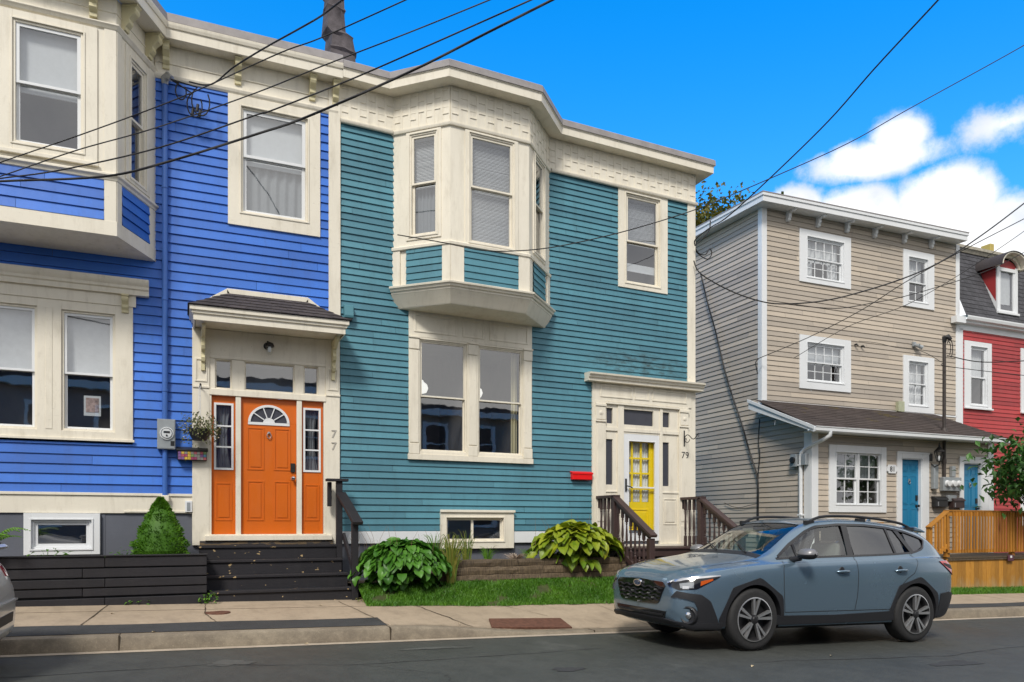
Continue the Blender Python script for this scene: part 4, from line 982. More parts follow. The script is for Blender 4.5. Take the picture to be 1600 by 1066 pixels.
drape(yd, T0, gx[0], gx[5], gz[0], gz[7], y0 + 0.07, 0.012, 9, 'curtain')
recess(th, T0, (7.35, 8.22, -0.35, 1.75), 0.5, 'curtain', 0.012, out=0.0)
mb = MB(T0); mb.box(6.76, 8.9, -0.10, 0.0, -0.40, -0.362); mb.build('door_sill', M['cream'], th, bevel=0.004)
text_mesh('house_number', '79', 0.175, M['dark'], th, (8.735, 11.932, 1.31), 0.005, spacing=1.02)
# ------------------------------------------------------------------ the beige house
be = thing('beige_house', (16.0, 14.15, -1.3), 'beige vinyl-sided three-storey house with white trim and a lean-to entrance porch', 'house')
XL, YM, YA = 12.55, 14.15, 12.6; XR = 19.30
TM = wallT(0, YM); TA = wallT(0, YA); eb = 0.118
wins = [((13.909, 15.107, 6.02, 7.0), (13.679, 15.348, 5.885, 7.165), 6.50, (4, 2)), ((13.909, 15.112, 3.50, 4.43), (13.679, 15.348, 3.30, 4.60), 3.97, (4, 2)),
        ((17.38, 18.09, 5.84, 6.99), (17.189, 18.334, 5.695, 7.17), 6.36, (2, 2)), ((17.377, 18.09, 3.12, 4.27), (17.189, 18.334, 2.94, 4.415), 3.70, (2, 2))]
s = MB(TM); s.siding(XL + 0.12, XR - 0.10, 2.72, 7.56, eb, [(c[0] + 0.01, c[1] - 0.01, c[2] + 0.01, c[3] - 0.01) for _, c, _, _ in wins], lip=0.016, gap=0.004, jointlen=3.6)
s.build('wall', M['vinyl'], be)
TSd = wallT(XL, 26.0, -math.pi / 2)
s = MB(TSd); s.siding(0.0, 26.0 - YM - 0.10, -1.6, 7.60, eb, (), lip=0.017, gap=0.004, jointlen=3.6)
rk = [(26.0 - YM - 0.10 + 0.1940 * k, 26.0 - YM - 0.10 + 0.1940 * (k + 1), 2.075 + (YM - 0.08 - 0.1940 * (k + 1) - 12.16) * 0.434 - 0.02, 9.0) for k in range(8)]
s.siding(26.0 - YM - 0.10, 26.0 - YA - 0.10, -1.6, 2.70, eb, rk, lip=0.017, gap=0.004, jointlen=3.6)
s.build('side_wall', M['vinyl'], be)
mb = MB(); mb.box(XL + 0.005, XL + 0.1, YM + 0.1, 26, -1.8, 7.5); mb.box(XL + 0.12, 13.6, YM + 0.005, YM + 0.06, 2.5, 7.5); mb.box(15.4, 17.15, YM + 0.005, YM + 0.06, 2.5, 7.5); mb.box(18.4, XR, YM + 0.005, YM + 0.06, 2.5, 7.5)
mb.box(13.6, 18.4, YM + 0.005, YM + 0.06, 4.66, 5.8); mb.box(13.6, 15.4, YM + .005, YM + .06, 2.5, 3.25); mb.box(17.15, 18.4, YM + .005, YM + .06, 2.5, 2.9); mb.box(13.6, 18.4, YM + .005, YM + .06, 7.2, 7.6)
mb.box(XL + .005, XL + .1, YA + 0.08, YM + .1, -1.8, 2.0); mb.build('back_wall', M['found'], be)
sh = lambda p: Vector((p[0], p[1], p[2] + (0.014 * (p[0] - 12.3) + 0.02 * (p[1] - YM) if p[2] > 7.2 else 0)))
# white corner boards
mb = MB(); mb.box(XL - 0.028, XL + 0.125, YM - 0.03, YM, 2.6, 7.48); mb.box(XL - 0.028, XL, YM, YM + 0.11, 2.6, 7.50)
mb.build('corner_board', M['white'], be, bevel=0.003)
mb = MB(); mb.box(XR - 0.11, XR + 0.03, YM - 0.03, YM, 2.6, 7.57)
mb.build('corner_board', M['white'], be, bevel=0.003)
mb = MB(); mb.box(XL - 0.028, XL + 0.16, YA - 0.03, YA, -1.7, 2.0); mb.box(XL - 0.028, XL, YA, YA + 0.20, -1.7, 2.06); mb.build('porch_corner_board', M['white'], be, bevel=0.003); mb = MB(); mb.box(18.24, 18.44, YA - 0.03, YA, -1.6, 2.0)
mb.build('porch_corner_board', M['white'], be, bevel=0.003)
# roof edge
mb = MB(None, sh); mb.sweep([(12.27, 26.0), (12.27, 13.80), (19.20, 13.80), (19.20, 26.0)], [(-0.34, 7.475), (0.0, 7.475), (0.0, 7.60), (0.022, 7.605), (0.022, 7.675), (-0.3, 7.68)])
mb.build('fascia', M['white'], be, bevel=0.002)
mb = MB(None, sh); mb.sweep([(12.27, 26.0), (12.27, 13.80), (19.20, 13.80), (19.20, 26.0)], [(0.028, 7.67), (0.03, 7.695), (-0.1, 7.70), (-0.8, 7.80)]); mb.build('roof_edge', M['lead'], be)
mb = MB(None, sh); mb.box(12.9, 18.6, 14.4, 25.9, 7.70, 7.74); mb.build('roof', M['shingle'], be)
for x in (13.31, 14.25, 15.20, 16.15, 17.20, 18.2):
    zt = 7.50 + 0.014 * (x - 12.3)
    mb = MB(TM); pr = [(0.0, 0), (-0.28, 0), (-0.29, -0.05), (-0.24, -0.085), (-0.17, -0.06), (-0.12, -0.08), (-0.12, -0.16), (-0.09, -0.20), (-0.10, -0.24), (-0.05, -0.27), (0.0, -0.25)]
    mb.prism([(a, zt + b) for a, b in pr], x - 0.04, x + 0.04, 'x'); mb.build('bracket', M['white'], be, smooth=25, bevel=0.003)
for i, (o, c, r, g) in enumerate(wins):
    b = [[('drape', 0.45, 1.0), ('side', 0.0, 0.5)], [('roller', 0.5, 1.0)], [('drape', 0.5, 1.0)], [('drape', 0.0, 1.0)]][i]
    window(be, TM, o, c, r, trim='white', sash='white', grid=g, thick=0.04, blind=b, sw=0.035, fw=0.03)
# lean-to porch
doors = [(15.279, 15.90, 1.52), (17.37, 17.98, 1.475)]
wo = (13.22, 14.585, 0.45, 1.60); wc = (13.02, 14.755, 0.275, 1.765)
s = MB(TA); s.siding(XL + 0.16, 18.24, -1.6, 1.98, eb, [(wc[0] + .01, wc[1] - .01, wc[2] + .01, wc[3] - .01), (15.11, 16.14, -0.62, 1.67), (17.2, 18.24, -0.62, 1.64)], lip=0.016, gap=0.004, jointlen=3.6)
s.build('porch_wall', M['vinyl'], be)
mb = MB(); mb.box(12.6, 13.0, YA + .004, YA + .05, -1.7, 2.0); mb.box(14.78, 15.1, YA + .004, YA + .05, -1.7, 2.0); mb.box(16.16, 17.19, YA + .004, YA + .05, -1.7, 2.0); mb.box(13.0, 14.78, YA + .004, YA + .05, -1.7, 0.26); mb.box(13.0, 14.78, YA + .004, YA + .05, 1.78, 2.0)
mb.box(18.2, 18.42, YA + .004, YM, -1.7, 1.98); mb.box(15.1, 16.16, YA + .012, YA + .05, 1.60, 1.985); mb.box(17.19, 18.2, YA + .012, YA + .05, 1.60, 1.985); mb.box(15.1, 18.2, YA + .35, YA + .40, -1.7, 1.985); mb.box(12.62, 18.19, YA + .0125, YA + .034, 1.90, 2.08)
mb.build('porch_core', M['found'], be)
# two side-by-side sashes, each with 2 x 4 lights
mb = MB(TA); ring(mb, wc, wo, -0.04, 0.012); ring(mb, (wo[0] - 0.02, wo[1] + 0.02, wo[2] - 0.02, wo[3] + 0.02), wo, -0.052, -0.0405)
xm = (wo[0] + wo[1]) / 2; mb.box(xm - 0.03, xm + 0.03, -0.02, 0.06, wo[2], wo[3]); pw = mb.build('window', M['white'], be, bevel=0.003)
for a, b in ((wo[0], xm - 0.03), (xm + 0.03, wo[1])):
    for c, d, yy in ((wo[2], 1.04, 0.03), (1.01, wo[3], 0.0)):
        q = MB(TA); bb = (a + 0.04, b - 0.04, c + 0.035, d - 0.035); ring(q, (a, b, c, d), bb, yy, yy + 0.03)
        q.box((a + b) / 2 - 0.010, (a + b) / 2 + 0.010, yy + 0.004, yy + 0.026, bb[2], bb[3]); q.box(bb[0], bb[1], yy + 0.006, yy + 0.024, (bb[2] + bb[3]) / 2 - 0.010, (bb[2] + bb[3]) / 2 + 0.010)
        q.build('sash', M['white'], pw); q = MB(TA); q.add([(bb[0], yy + .015, bb[2]), (bb[1], yy + .015, bb[2]), (bb[1], yy + .015, bb[3]), (bb[0], yy + .015, bb[3])], [(0, 1, 2, 3)]); q.build('pane', M['glass'], pw)
drape(pw, TA, wo[0], wo[1], 1.02, wo[3], 0.14, 0.015, 12, 'greycurtain'); recess(pw, TA, wo, 0.5, 'room', 0.0125, out=0.03)
for i, (a, b, zt) in enumerate(doors):
    c0, c1 = ((15.10, 16.145) if i == 0 else (17.20, 18.24)); ct = zt + 0.16
    mb = MB(TA); mb.box(c0, a - 0.02, -0.04, 0.01, -0.62, ct); mb.box(b + 0.02, c1 - (0 if i == 0 else 0.02), -0.04, 0.01, -0.62, ct); mb.box(a - 0.02, b + 0.02, -0.04, 0.01, zt + 0.02, ct); mb.box(c0 - 0.01, c1 + 0.01, -0.05, -0.0405, ct - 0.03, ct + 0.012)
    for x in (a - 0.02, b + 0.0): mb.box(x, x + 0.02, -0.02, 0.10, -0.62, zt + 0.02)
    mb.box(a, b, -0.02, 0.10, zt, zt + 0.02); mb.build('door_frame', M['white'], be, bevel=0.003)
    q = MB(TA); q.box(a, b, 0.06, 0.10, -0.60, zt)
    m2 = (a + b) / 2
    for (p, r_) in ((a + 0.07, m2 - 0.035), (m2 + 0.035, b - 0.07)):
        for (u0, u1) in ((zt - 0.28, zt - 0.10), (zt - 1.05, zt - 0.38), (zt - 1.85, zt - 1.15)):
            panel(q, p, r_, u0, u1, 0.06, 0.018, 0.008); q.box(p + 0.035, r_ - 0.035, 0.052, 0.06, u0 + 0.035, u1 - 0.035)
    d = q.build('door', M['doorblue'], be, bevel=0.002)
    q = MB(TA); rp = [(m2 + 0.03 * math.cos(t / 12 * 6.283), 0.04, zt - 0.52 + 0.04 * math.sin(t / 12 * 6.283)) for t in range(13)]; q.tube(rp, 0.008, 6, False); q.lathe([(0.001, 0.03), (0.022, 0.035), (0.024, 0.06)], (m2, 0, zt - 0.47), 'y', 10); q.build('door_knocker', M['galv'], d, smooth=50)
    q = MB(TA); kx = b - 0.07; q.box(kx - 0.03, kx + 0.03, 0.035, 0.06, zt - 0.95, zt - 0.83); q.lathe([(0.03, 0.06), (0.032, 0.045), (0.015, 0.04), (0.015, 0.01), (0.03, 0.0), (0.03, -0.02), (0.005, -0.03)], (kx, 0, zt - 1.08), 'y', 14); q.build('door_lock', M['dark'], d, smooth=40)
# porch roof
A_, B_ = (12.20, 12.16, 2.075), (18.38, 12.16, 2.075)
shingles(be, [A_, B_, (18.38, 14.13, 2.93), (12.30, 14.13, 2.93)], 13, 20, 'shingle_moss', 'porch_shingles', th=0.010)
mb = MB(); mb.add([(12.22, 12.2, 1.99), (18.36, 12.2, 1.99), (18.36, YA, 1.99), (12.22, YA, 1.99)], [(3, 2, 1, 0)]); mb.prism([(YA, 1.985), (12.2, 1.985), (12.16, 2.06), (14.13, 2.91), (YM, 2.91), (YM, 1.99)], 18.30, 18.36, 'x'); mb.build('porch_soffit', M['white'], be)
mb = MB(); pr = [(12.12, 2.075), (12.12, 1.96), (12.20, 1.96), (14.28, 2.70), (14.28, 2.92), (14.13, 2.92)]
mb.add([(12.19, 12.17, 1.955), (12.19, 12.17, 2.06), (12.235, 14.25, 2.94), (12.235, 14.25, 2.72), (12.23, 12.17, 1.955), (12.23, 12.17, 2.06), (12.275, 14.25, 2.94), (12.275, 14.25, 2.72)],
       [(3, 2, 1, 0), (4, 5, 6, 7), (0, 1, 5, 4), (1, 2, 6, 5), (2, 3, 7, 6), (3, 0, 4, 7)])
mb.add([(12.165, 12.15, 2.005), (12.165, 12.15, 2.075), (12.21, 14.27, 2.955), (12.21, 14.27, 2.885), (12.1895, 12.15, 2.005), (12.1895, 12.15, 2.075), (12.2345, 14.27, 2.955), (12.2345, 14.27, 2.885)],
       [(3, 2, 1, 0), (4, 5, 6, 7), (0, 1, 5, 4), (1, 2, 6, 5), (2, 3, 7, 6), (3, 0, 4, 7)])
mb.add([(12.20, 12.2, 1.98), (12.24, 14.2, 2.78), (12.54, 14.14, 2.76), (12.54, 12.2, 1.98)], [(0, 1, 2, 3)])
mb.build('porch_rake', M['white'], be)
mb = MB(); mb.sweep([(12.17, 12.19), (18.40, 12.19)], [(0.0, 1.96), (0.06, 1.96), (0.085, 1.985), (0.09, 2.045), (0.105, 2.06), (0.105, 2.072), (0.075, 2.07), (0.075, 2.0), (0.0, 2.0)], closed=True); mb.build('gutter', M['white'], be, smooth=30)
mb = MB(); mb.box(XL - 0.05, 19.2, YM - 0.03, YM - 0.002, 2.90, 2.935); mb.build('roof_flashing', M['white'], be)
# downspout at the porch corner
mb = MB(); mb.tube([(12.60, 12.13, 1.97), (12.60, 12.13, 1.90), (12.56, 12.25, 1.83), (12.50, 12.75, 1.66), (12.49, 12.84, 1.58), (12.49, 12.86, 1.5), (12.49, 12.86, -1.3), (12.42, 12.80, -1.45)], 0.042, 10)
for z in (1.3, 0.2, -0.8): mb.box(12.44, 12.55, 12.80, 12.92, z, z + 0.03)
mb.build('downspout', M['white'], be, smooth=50)
# house number plaque 81
TAq = TA
mb = MB(TA); pts = [(-0.16, -0.05), (-0.16, 0.05), (-0.125, 0.06), (-0.115, 0.10), (0.115, 0.10), (0.125, 0.06), (0.16, 0.05), (0.16, -0.05), (0.125, -0.06), (0.115, -0.10), (-0.115, -0.10), (-0.125, -0.06)]
mb.prism([(14.935 + a, 1.275 + b) for a, b in pts], -0.045, -0.01, 'y'); pq = mb.build('number_plaque', M['white'], be, bevel=0.003)
text_mesh('house_number', '81', 0.17, M['dark'], pq, (14.935, YA - 0.049, 1.27), 0.003)
mb = MB(TM); mb.box(16.93, 17.12, -0.10, -0.01, 2.93, 3.17); mb.box(16.915, 17.135, -0.115, -0.1005, 2.915, 3.185); mb.build('vent_cover', plain('pale_green_box', (0.42, 0.44, 0.30), 0.5), be, bevel=0.006)
# ------------------------------------------------------------------ the red house
rh = thing('red_house', (23.0, 14.15, -1.3), 'red clapboard house with a dark mansard roof and a round-topped dormer', 'house')
X0, X1 = XR + 0.03, 27.0
rw = [((19.76, 20.44, 3.27, 4.88), (19.52, 20.62, 3.17, 5.02), 4.05), ((22.1, 22.78, 3.27, 4.88), (21.87, 22.99, 3.17, 5.02), 4.05), ((22.1, 22.78, 0.1, 1.9), (21.87, 22.99, -0.02, 2.05), 1.0)]
s = MB(TM); s.siding(X0 + 0.13, X1, -1.8, 5.35, 0.112, [(c[0] + .01, c[1] - .01, c[2] + .01, c[3] - .01) for _, c, _ in rw], lip=0.016); s.build('wall', M['red'], rh)
mb = MB(); mb.box(X0, 19.50, YM + .004, YM + .05, -1.8, 5.4); mb.box(20.66, 21.85, YM + .004, YM + .05, -1.8, 5.4); mb.box(23.0, X1, YM + .004, YM + .05, -1.8, 5.4); mb.box(19.5, 20.66, YM + .004, YM + .05, -1.8, 3.1); mb.box(21.85, 23.0, YM + .004, YM + .05, 2.1, 3.1); mb.build('back_wall', M['found'], rh)
mb = MB(TM); mb.box(X0, X0 + 0.13, -0.03, 0, -1.8, 5.32); mb.build('corner_board', M['white'], rh, bevel=0.003)
for o, c, r in rw: window(rh, TM, o, c, r, trim='white', sash='white', thick=0.04, blind=[('drape', 0.5, 1.0)], sw=0.045, sillp=0.04)
mb = MB(); mb.sweep([(X0, YM), (X1, YM)], [(0.0, 5.29), (0.03, 5.295), (0.03, 5.44), (0.16, 5.46), (0.16, 5.50), (0.24, 5.53), (0.26, 5.60), (0.26, 5.63), (0.0, 5.66)]); mb.build('cornice', M['white'], rh, bevel=0.002)
mz = [(X0, YM - 0.22, 5.62), (X1, YM - 0.22, 5.62), (X1, YM + 0.62, 7.75), (X0, YM + 0.62, 7.75)]
shingles(rh, mz, 16, 46, 'slate', 'mansard_shingles', th=0.012)
mb = MB(); mb.sweep([(X0, YM + 0.62), (X1, YM + 0.62)], [(0.0, 7.72), (0.05, 7.72), (0.09, 7.80), (0.12, 7.82), (0.12, 7.90), (-3.5, 7.95)]); mb.build('roof_curb', plain('weathered_curb_board', (0.40, 0.37, 0.30), 0.8, 0, 0.3, 9), rh)
# dormer with a segmental arched hood
dx0, dx1, dyf = 20.72, 21.58, 14.02; xc = (dx0 + dx1) / 2
mb = MB(); mb.box(dx0, dx0 + 0.10, dyf, dyf + 0.06, 5.92, 7.20); mb.box(dx1 - 0.10, dx1, dyf, dyf + 0.06, 5.92, 7.20); mb.box(dx0 + .1, dx1 - .1, dyf, dyf + 0.06, 7.06, 7.16); mb.box(dx0 - 0.02, dx1 + 0.02, dyf - 0.05, dyf + 0.02, 5.86, 5.92)
mb.box(dx0 + 0.1, dx0 + 0.16, dyf + 0.02, dyf + 0.07, 5.92, 7.06); mb.box(dx1 - 0.16, dx1 - 0.1, dyf + 0.02, dyf + 0.07, 5.92, 7.06); mb.box(dx0 + 0.16, dx1 - 0.16, dyf + .02, dyf + .07, 5.92, 5.99)
for x in (dx0, dx1):   # cheeks
    q = -0.005 if x == dx0 else 0.005
    mb.add([(x + q, dyf, 5.92), (x + q, dyf, 7.2), (x + q, 14.78, 7.2), (x + q, 14.78, 7.7), (x + q, dyf + 0.03, 5.92)][:4], [(0, 1, 2)])
dm = mb.build('dormer', M['white'], rh, bevel=0.003)
mb = MB(); mb.add([(dx0 + .16, dyf + .05, 5.99), (dx1 - .16, dyf + .05, 5.99), (dx1 - .16, dyf + .05, 7.06), (dx0 + .16, dyf + .05, 7.06)], [(0, 1, 2, 3)]); mb.build('pane', M['glass'], dm)
mb = MB(); mb.add([(dx0 + .16, dyf + .12, 5.99), (dx1 - .16, dyf + .12, 5.99), (dx1 - .16, dyf + .12, 7.06), (dx0 + .16, dyf + .12, 7.06)], [(0, 1, 2, 3)]); mb.build('blind', M['curtain'], dm)
mb = MB(); ar = [(xc + 0.40 * math.cos(math.pi * i / 14), 7.16 + 0.22 * math.sin(math.pi * i / 14)) for i in range(15)]; mb.prism(ar, dyf + 0.02, dyf + 0.05, 'y'); mb.add([(dx0 - 0.008, dyf + .04, 6.2), (dx0 - 0.008, dyf + .04, 7.2), (dx0 - 0.008, 14.6, 7.2)], [(0, 1, 2)]); mb.build('dormer_tympanum', M['red'], dm)
hood = []; n = 16
mb = MB()
for (r0, z0, ya, yb, th_) in ((0.62, 7.20, dyf - 0.30, 15.0, 0.06),):
    inn = [(xc + 0.50 * math.cos(math.pi * i / n), 7.16 + 0.36 * math.sin(math.pi * i / n)) for i in range(n + 1)]; ou = [(xc + 0.57 * math.cos(math.pi * i / n), 7.14 + 0.41 * math.sin(math.pi * i / n)) for i in range(n + 1)]
    mb.prism(inn + ou[::-1], dyf - 0.22, dyf + 0.04, 'y')
    inn2 = [(xc + 0.42 * math.cos(math.pi * i / n), 7.16 + 0.28 * math.sin(math.pi * i / n)) for i in range(n + 1)]; mb.prism(inn2 + [(a, b - 0.001) for a, b in inn[::-1]], dyf - 0.04, dyf + 0.03, 'y')
mb.build('dormer_hood', M['cream'], dm, smooth=30)
mb = MB(); ou2 = [(xc + 0.59 * math.cos(math.pi * i / n), 7.14 + 0.43 * math.sin(math.pi * i / n)) for i in range(n + 1)]
mb.prism(ou2 + [(a, b + 0.001) for a, b in ou[::-1]], dyf - 0.24, 15.0, 'y'); mb.build('dormer_roof', M['shingle'], dm, smooth=30)
mb = MB(); mb.box(22.0, 22.17, 15.1, 15.4, 7.85, 8.35); mb.box(22.3, 22.4, 15.1, 15.4, 7.85, 8.05); mb.build('chimney', plain('yellow_chimney_pot', (0.46, 0.36, 0.10), 0.7), rh, bevel=0.01)
mb = MB(); mb.box(X0 - 0.35, X0 + 0.02, 13.95, 14.12, 5.42, 5.60); mb.build('eave_return', M['white'], rh, bevel=0.004)
# ------------------------------------------------------------------ cars
def carpaint(name, col, metal=0.35, rough=0.32):
    m, nt, p = new_mat(name)
    n = noise(nt, 900, 2, 0.5); n2 = noise(nt, 2.2, 5, 0.6)
    nt.links.new(mix(nt, ramp(nt, n, 0.4, 0.7), sc(col, 0.93), sc(col, 1.10)), p.inputs['Base Color'])
    p.inputs['Metallic'].default_value = metal
    nt.links.new(ramp(nt, n2, 0.3, 0.8, rough, rough + 0.12), p.inputs['Roughness'])
    p.inputs['Coat Weight'].default_value = 0.85; p.inputs['Coat Roughness'].default_value = 0.06
    return m
M['carblue'] = carpaint('blue_grey_car_paint', (0.150, 0.225, 0.300), 0.5, 0.2)
M['carsilver'] = carpaint('silver_car_paint', (0.64, 0.66, 0.67), 0.35)
M['clad'] = plain('dark_bumper_plastic', (0.016, 0.0165, 0.020), 0.55, 0, 0.12, 60, 0.1)
M['gloss'] = plain('gloss_black_trim', (0.008, 0.008, 0.010), 0.12, 0, 0.0, coat=0.5)
M['tyre'] = plain('tyre_rubber', (0.022, 0.022, 0.023), 0.75, 0, 0.15, 30, 0.2)
M['alloy'] = plain('machined_alloy', (0.55, 0.55, 0.56), 0.32, 0.8, 0.05)
M['rimdark'] = plain('dark_rim', (0.035, 0.035, 0.038), 0.4, 0.4, 0.05)
M['lens'] = plain('clear_lamp_lens', (0.30, 0.32, 0.34), 0.08, 0.3, 0.1, 20, coat=1.0)
M['amber'] = plain('amber_lens', (0.50, 0.085, 0.008), 0.12, 0, 0.05, coat=1.0)
M['redlens'] = plain('red_lamp_lens', (0.55, 0.006, 0.02), 0.12, 0, 0.05, coat=1.0)
M['seat'] = plain('grey_seat_fabric', (0.20, 0.20, 0.19), 0.85)
M['cglass'] = glass('car_glass', (0.78, 0.85, 0.82), 0.08, 0.0, gain=1.1)
M['cglassdark'] = glass('privacy_car_glass', (0.10, 0.10, 0.11), 0.12, 0.0, gain=1.4)
def interp(tab, x):
    for (a, b) in zip(tab[:-1], tab[1:]):
        if x <= b[0]:
            t = (x - a[0]) / (b[0] - a[0]); return [p + (q - p) * t for p, q in zip(a[1:], b[1:])]
    return list(tab[-1][1:])
def loft_half(secs):
    """secs: [(x, [(y, z)...])] half sections, y >= 0 from the bottom centre to the top centre; mirrored, ends closed"""
    V = []; F = []
    K = len(secs[0][1]); N = 2 * K - 2
    for x, half in secs:
        loop = [(x, -y, z) for (y, z) in half] + [(x, y, z) for (y, z) in half[-2:0:-1]]
        V += loop
    for i in range(len(secs) - 1):
        for k in range(N):
            F.append((i * N + k, i * N + (k + 1) % N, (i + 1) * N + (k + 1) % N, (i + 1) * N + k))
    for base, flip in ((0, True), ((len(secs) - 1) * N, False)):
        for k in range(K - 1):
            a, b, c, d = k, k + 1, (N - k - 1) % N, (N - k) % N
            if k == 0: f = (0, 1, N - 1)
            elif k == K - 2: f = (k, k + 1, N - k)
            else: f = (k, k + 1, N - k - 1, N - k)
            f = tuple(base + q for q in f); F.append(f if not flip else f[::-1])
    return V, F
def apply_mods(o):
    bpy.context.view_layer.update(); dg = bpy.context.evaluated_depsgraph_get()
    me = bpy.data.meshes.new_from_object(o.evaluated_get(dg)); old = o.data; o.modifiers.clear(); o.data = me
    bpy.data.meshes.remove(old)
def recalc(o):
    bm = bmesh.new(); bm.from_mesh(o.data); bmesh.ops.recalc_face_normals(bm, faces=bm.faces); bm.to_mesh(o.data); bm.free()
def make_body(parent, secs, mat, wheels, wr, void=None, cuts=(), crease=(), depth=0.34):
    V, F = loft_half(secs)
    o = MB().add(V, F, 0.5).build('body', mat, None); recalc(o)
    K = len(secs[0][1]); N = 2 * K - 2; me = o.data
    if crease:
        at = me.attributes.new('crease_edge', 'FLOAT', 'EDGE'); vals = [0.0] * len(me.edges)
        for e in me.edges:
            a, b = e.vertices
            if a % N == b % N and a // N != b // N:
                k = a % N; k = min(k, N - k)
                if k in crease: vals[e.index] = crease[k]
        at.data.foreach_set('value', vals)
    m = o.modifiers.new('s', 'SUBSURF'); m.levels = 3; m.render_levels = 3; apply_mods(o)
    me = o.data
    bvh = BVHTree.FromPolygons([v.co.copy() for v in me.vertices], [tuple(p.vertices) for p in me.polygons])
    tools = []
    for (wx, wz) in wheels:
        for s in (-1, 1):
            c = MB(); n = 48; y0, y1 = s * (0.93 - depth), s * 1.2
            vs = [(wx + wr * math.cos(6.28319 * k / n), y, wz + wr * math.sin(6.28319 * k / n)) for y in (y0, y1) for k in range(n)]
            vs += [(wx + wr * math.cos(6.28319 * k / n), y, wz + wr * math.sin(6.28319 * k / n)) for y in () for k in range(n)]
            c.add(vs, [tuple(range(n)), tuple(range(2 * n - 1, n - 1, -1))] + [(k, k + n, (k + 1) % n + n, (k + 1) % n) for k in range(n)])
            t = c.build('cut', M['clad']); recalc(t); tools.append(t)
    if void:
        V2, F2 = loft_half(void); t = MB().add(V2, F2).build('cut', M['clad']); recalc(t); tools.append(t)
    for (vs, fs) in cuts:
        t = MB().add(vs, fs).build('cut', M['gloss']); recalc(t); tools.append(t)
    o.data.materials.append(M['clad']); o.data.materials.append(M['gloss'])
    for t in tools:
        b = o.modifiers.new('b', 'BOOLEAN'); b.operation = 'DIFFERENCE'; b.object = t; b.solver = 'EXACT'
        try: b.material_mode = 'TRANSFER'
        except Exception: pass
    apply_mods(o)
    for t in tools: bpy.data.objects.remove(t)
    for p in o.data.polygons: p.use_smooth = True
    try: o.data.set_sharp_from_angle(angle=R(32))
    except Exception: pass
    if parent is not None: o.parent = parent
    return o, bvh
def hexa(p8): return (p8, [(0, 1, 2, 3), (7, 6, 5, 4), (0, 4, 5, 1), (1, 5, 6, 2), (2, 6, 7, 3), (3, 7, 4, 0)])
def prismcut(poly, y0, y1):
    n = len(poly); vs = [(x, y0, z) for x, z in poly] + [(x, y1, z) for x, z in poly]
    return (vs, [tuple(range(n)), tuple(range(2 * n - 1, n - 1, -1))] + [(k, k + n, (k + 1) % n + n, (k + 1) % n) for k in range(n)])
def resample(P, n):
    P = [Vector(p) for p in P]; L = [0]
    for a, b in zip(P[:-1], P[1:]): L.append(L[-1] + (b - a).length)
    out = []
    for i in range(n + 1):
        t = L[-1] * i / n
        for k in range(len(L) - 1):
            if t <= L[k + 1] + 1e-9:
                f = (t - L[k]) / max(1e-9, L[k + 1] - L[k]); out.append(P[k].lerp(P[k + 1], f)); break
    return out
def skin(bvh, top, bot, n, m, off, th=0.012, mode='near', mirror=False, name='trim', mat='clad', parent=None, edge=True, cyl=None):
    """a conforming panel: ruled between two 3-D polylines, dropped on the body, lifted by off, with a thin edge turned down"""
    A, B = resample(top, n), resample(bot, n); P = []; Nn = []
    for j in range(m + 1):
        for i in range(n + 1):
            p = A[i].lerp(B[i], j / m)
            if mode == 'side':
                h = bvh.ray_cast(Vector((p.x, -3, p.z)), Vector((0, 1, 0)))
                if h[0] is None: h = bvh.find_nearest(p)
            elif mode == 'top':
                h = bvh.ray_cast(Vector((p.x, p.y, 3)), Vector((0, 0, -1)))
                if h[0] is None: h = bvh.find_nearest(p)
            elif mode == 'front':
                h = bvh.ray_cast(Vector((-3, p.y, p.z)), Vector((1, 0, 0)))
                if h[0] is None: h = bvh.find_nearest(p)
            elif mode == 'raw': h = (p, Vector((0, -1, 0)))
            else: h = bvh.find_nearest(p)
            q, nr = h[0], h[1]
            if mode in ('side',) and nr.y > 0: nr = -nr
            P.append(q); Nn.append(nr)
    W = n + 1; V = [p + q * off for p, q in zip(P, Nn)]; F = [(j * W + i, j * W + i + 1, (j + 1) * W + i + 1, (j + 1) * W + i) for j in range(m) for i in range(n)]
    if edge:
        rim = [i for i in range(n + 1)] + [j * W + n for j in range(1, m + 1)] + [m * W + i for i in range(n - 1, -1, -1)] + [j * W for j in range(m - 1, 0, -1)]
        b = len(V); V += [P[i] - Nn[i] * th for i in rim]
        for a in range(len(rim)):
            c = (a + 1) % len(rim); F.append((rim[a], b + a, b + c, rim[c]))
    objs = []
    for s in ((1, -1) if mirror else (1,)):
        mbx = MB(); mbx.add([(v.x, v.y * s, v.z) for v in V], [f[::s] for f in F], 0.5)
        o = mbx.build(name, M[mat] if isinstance(mat, str) else mat, None, smooth=40); recalc(o)
        if parent is not None: o.parent = parent
        objs.append(o)
    return objs
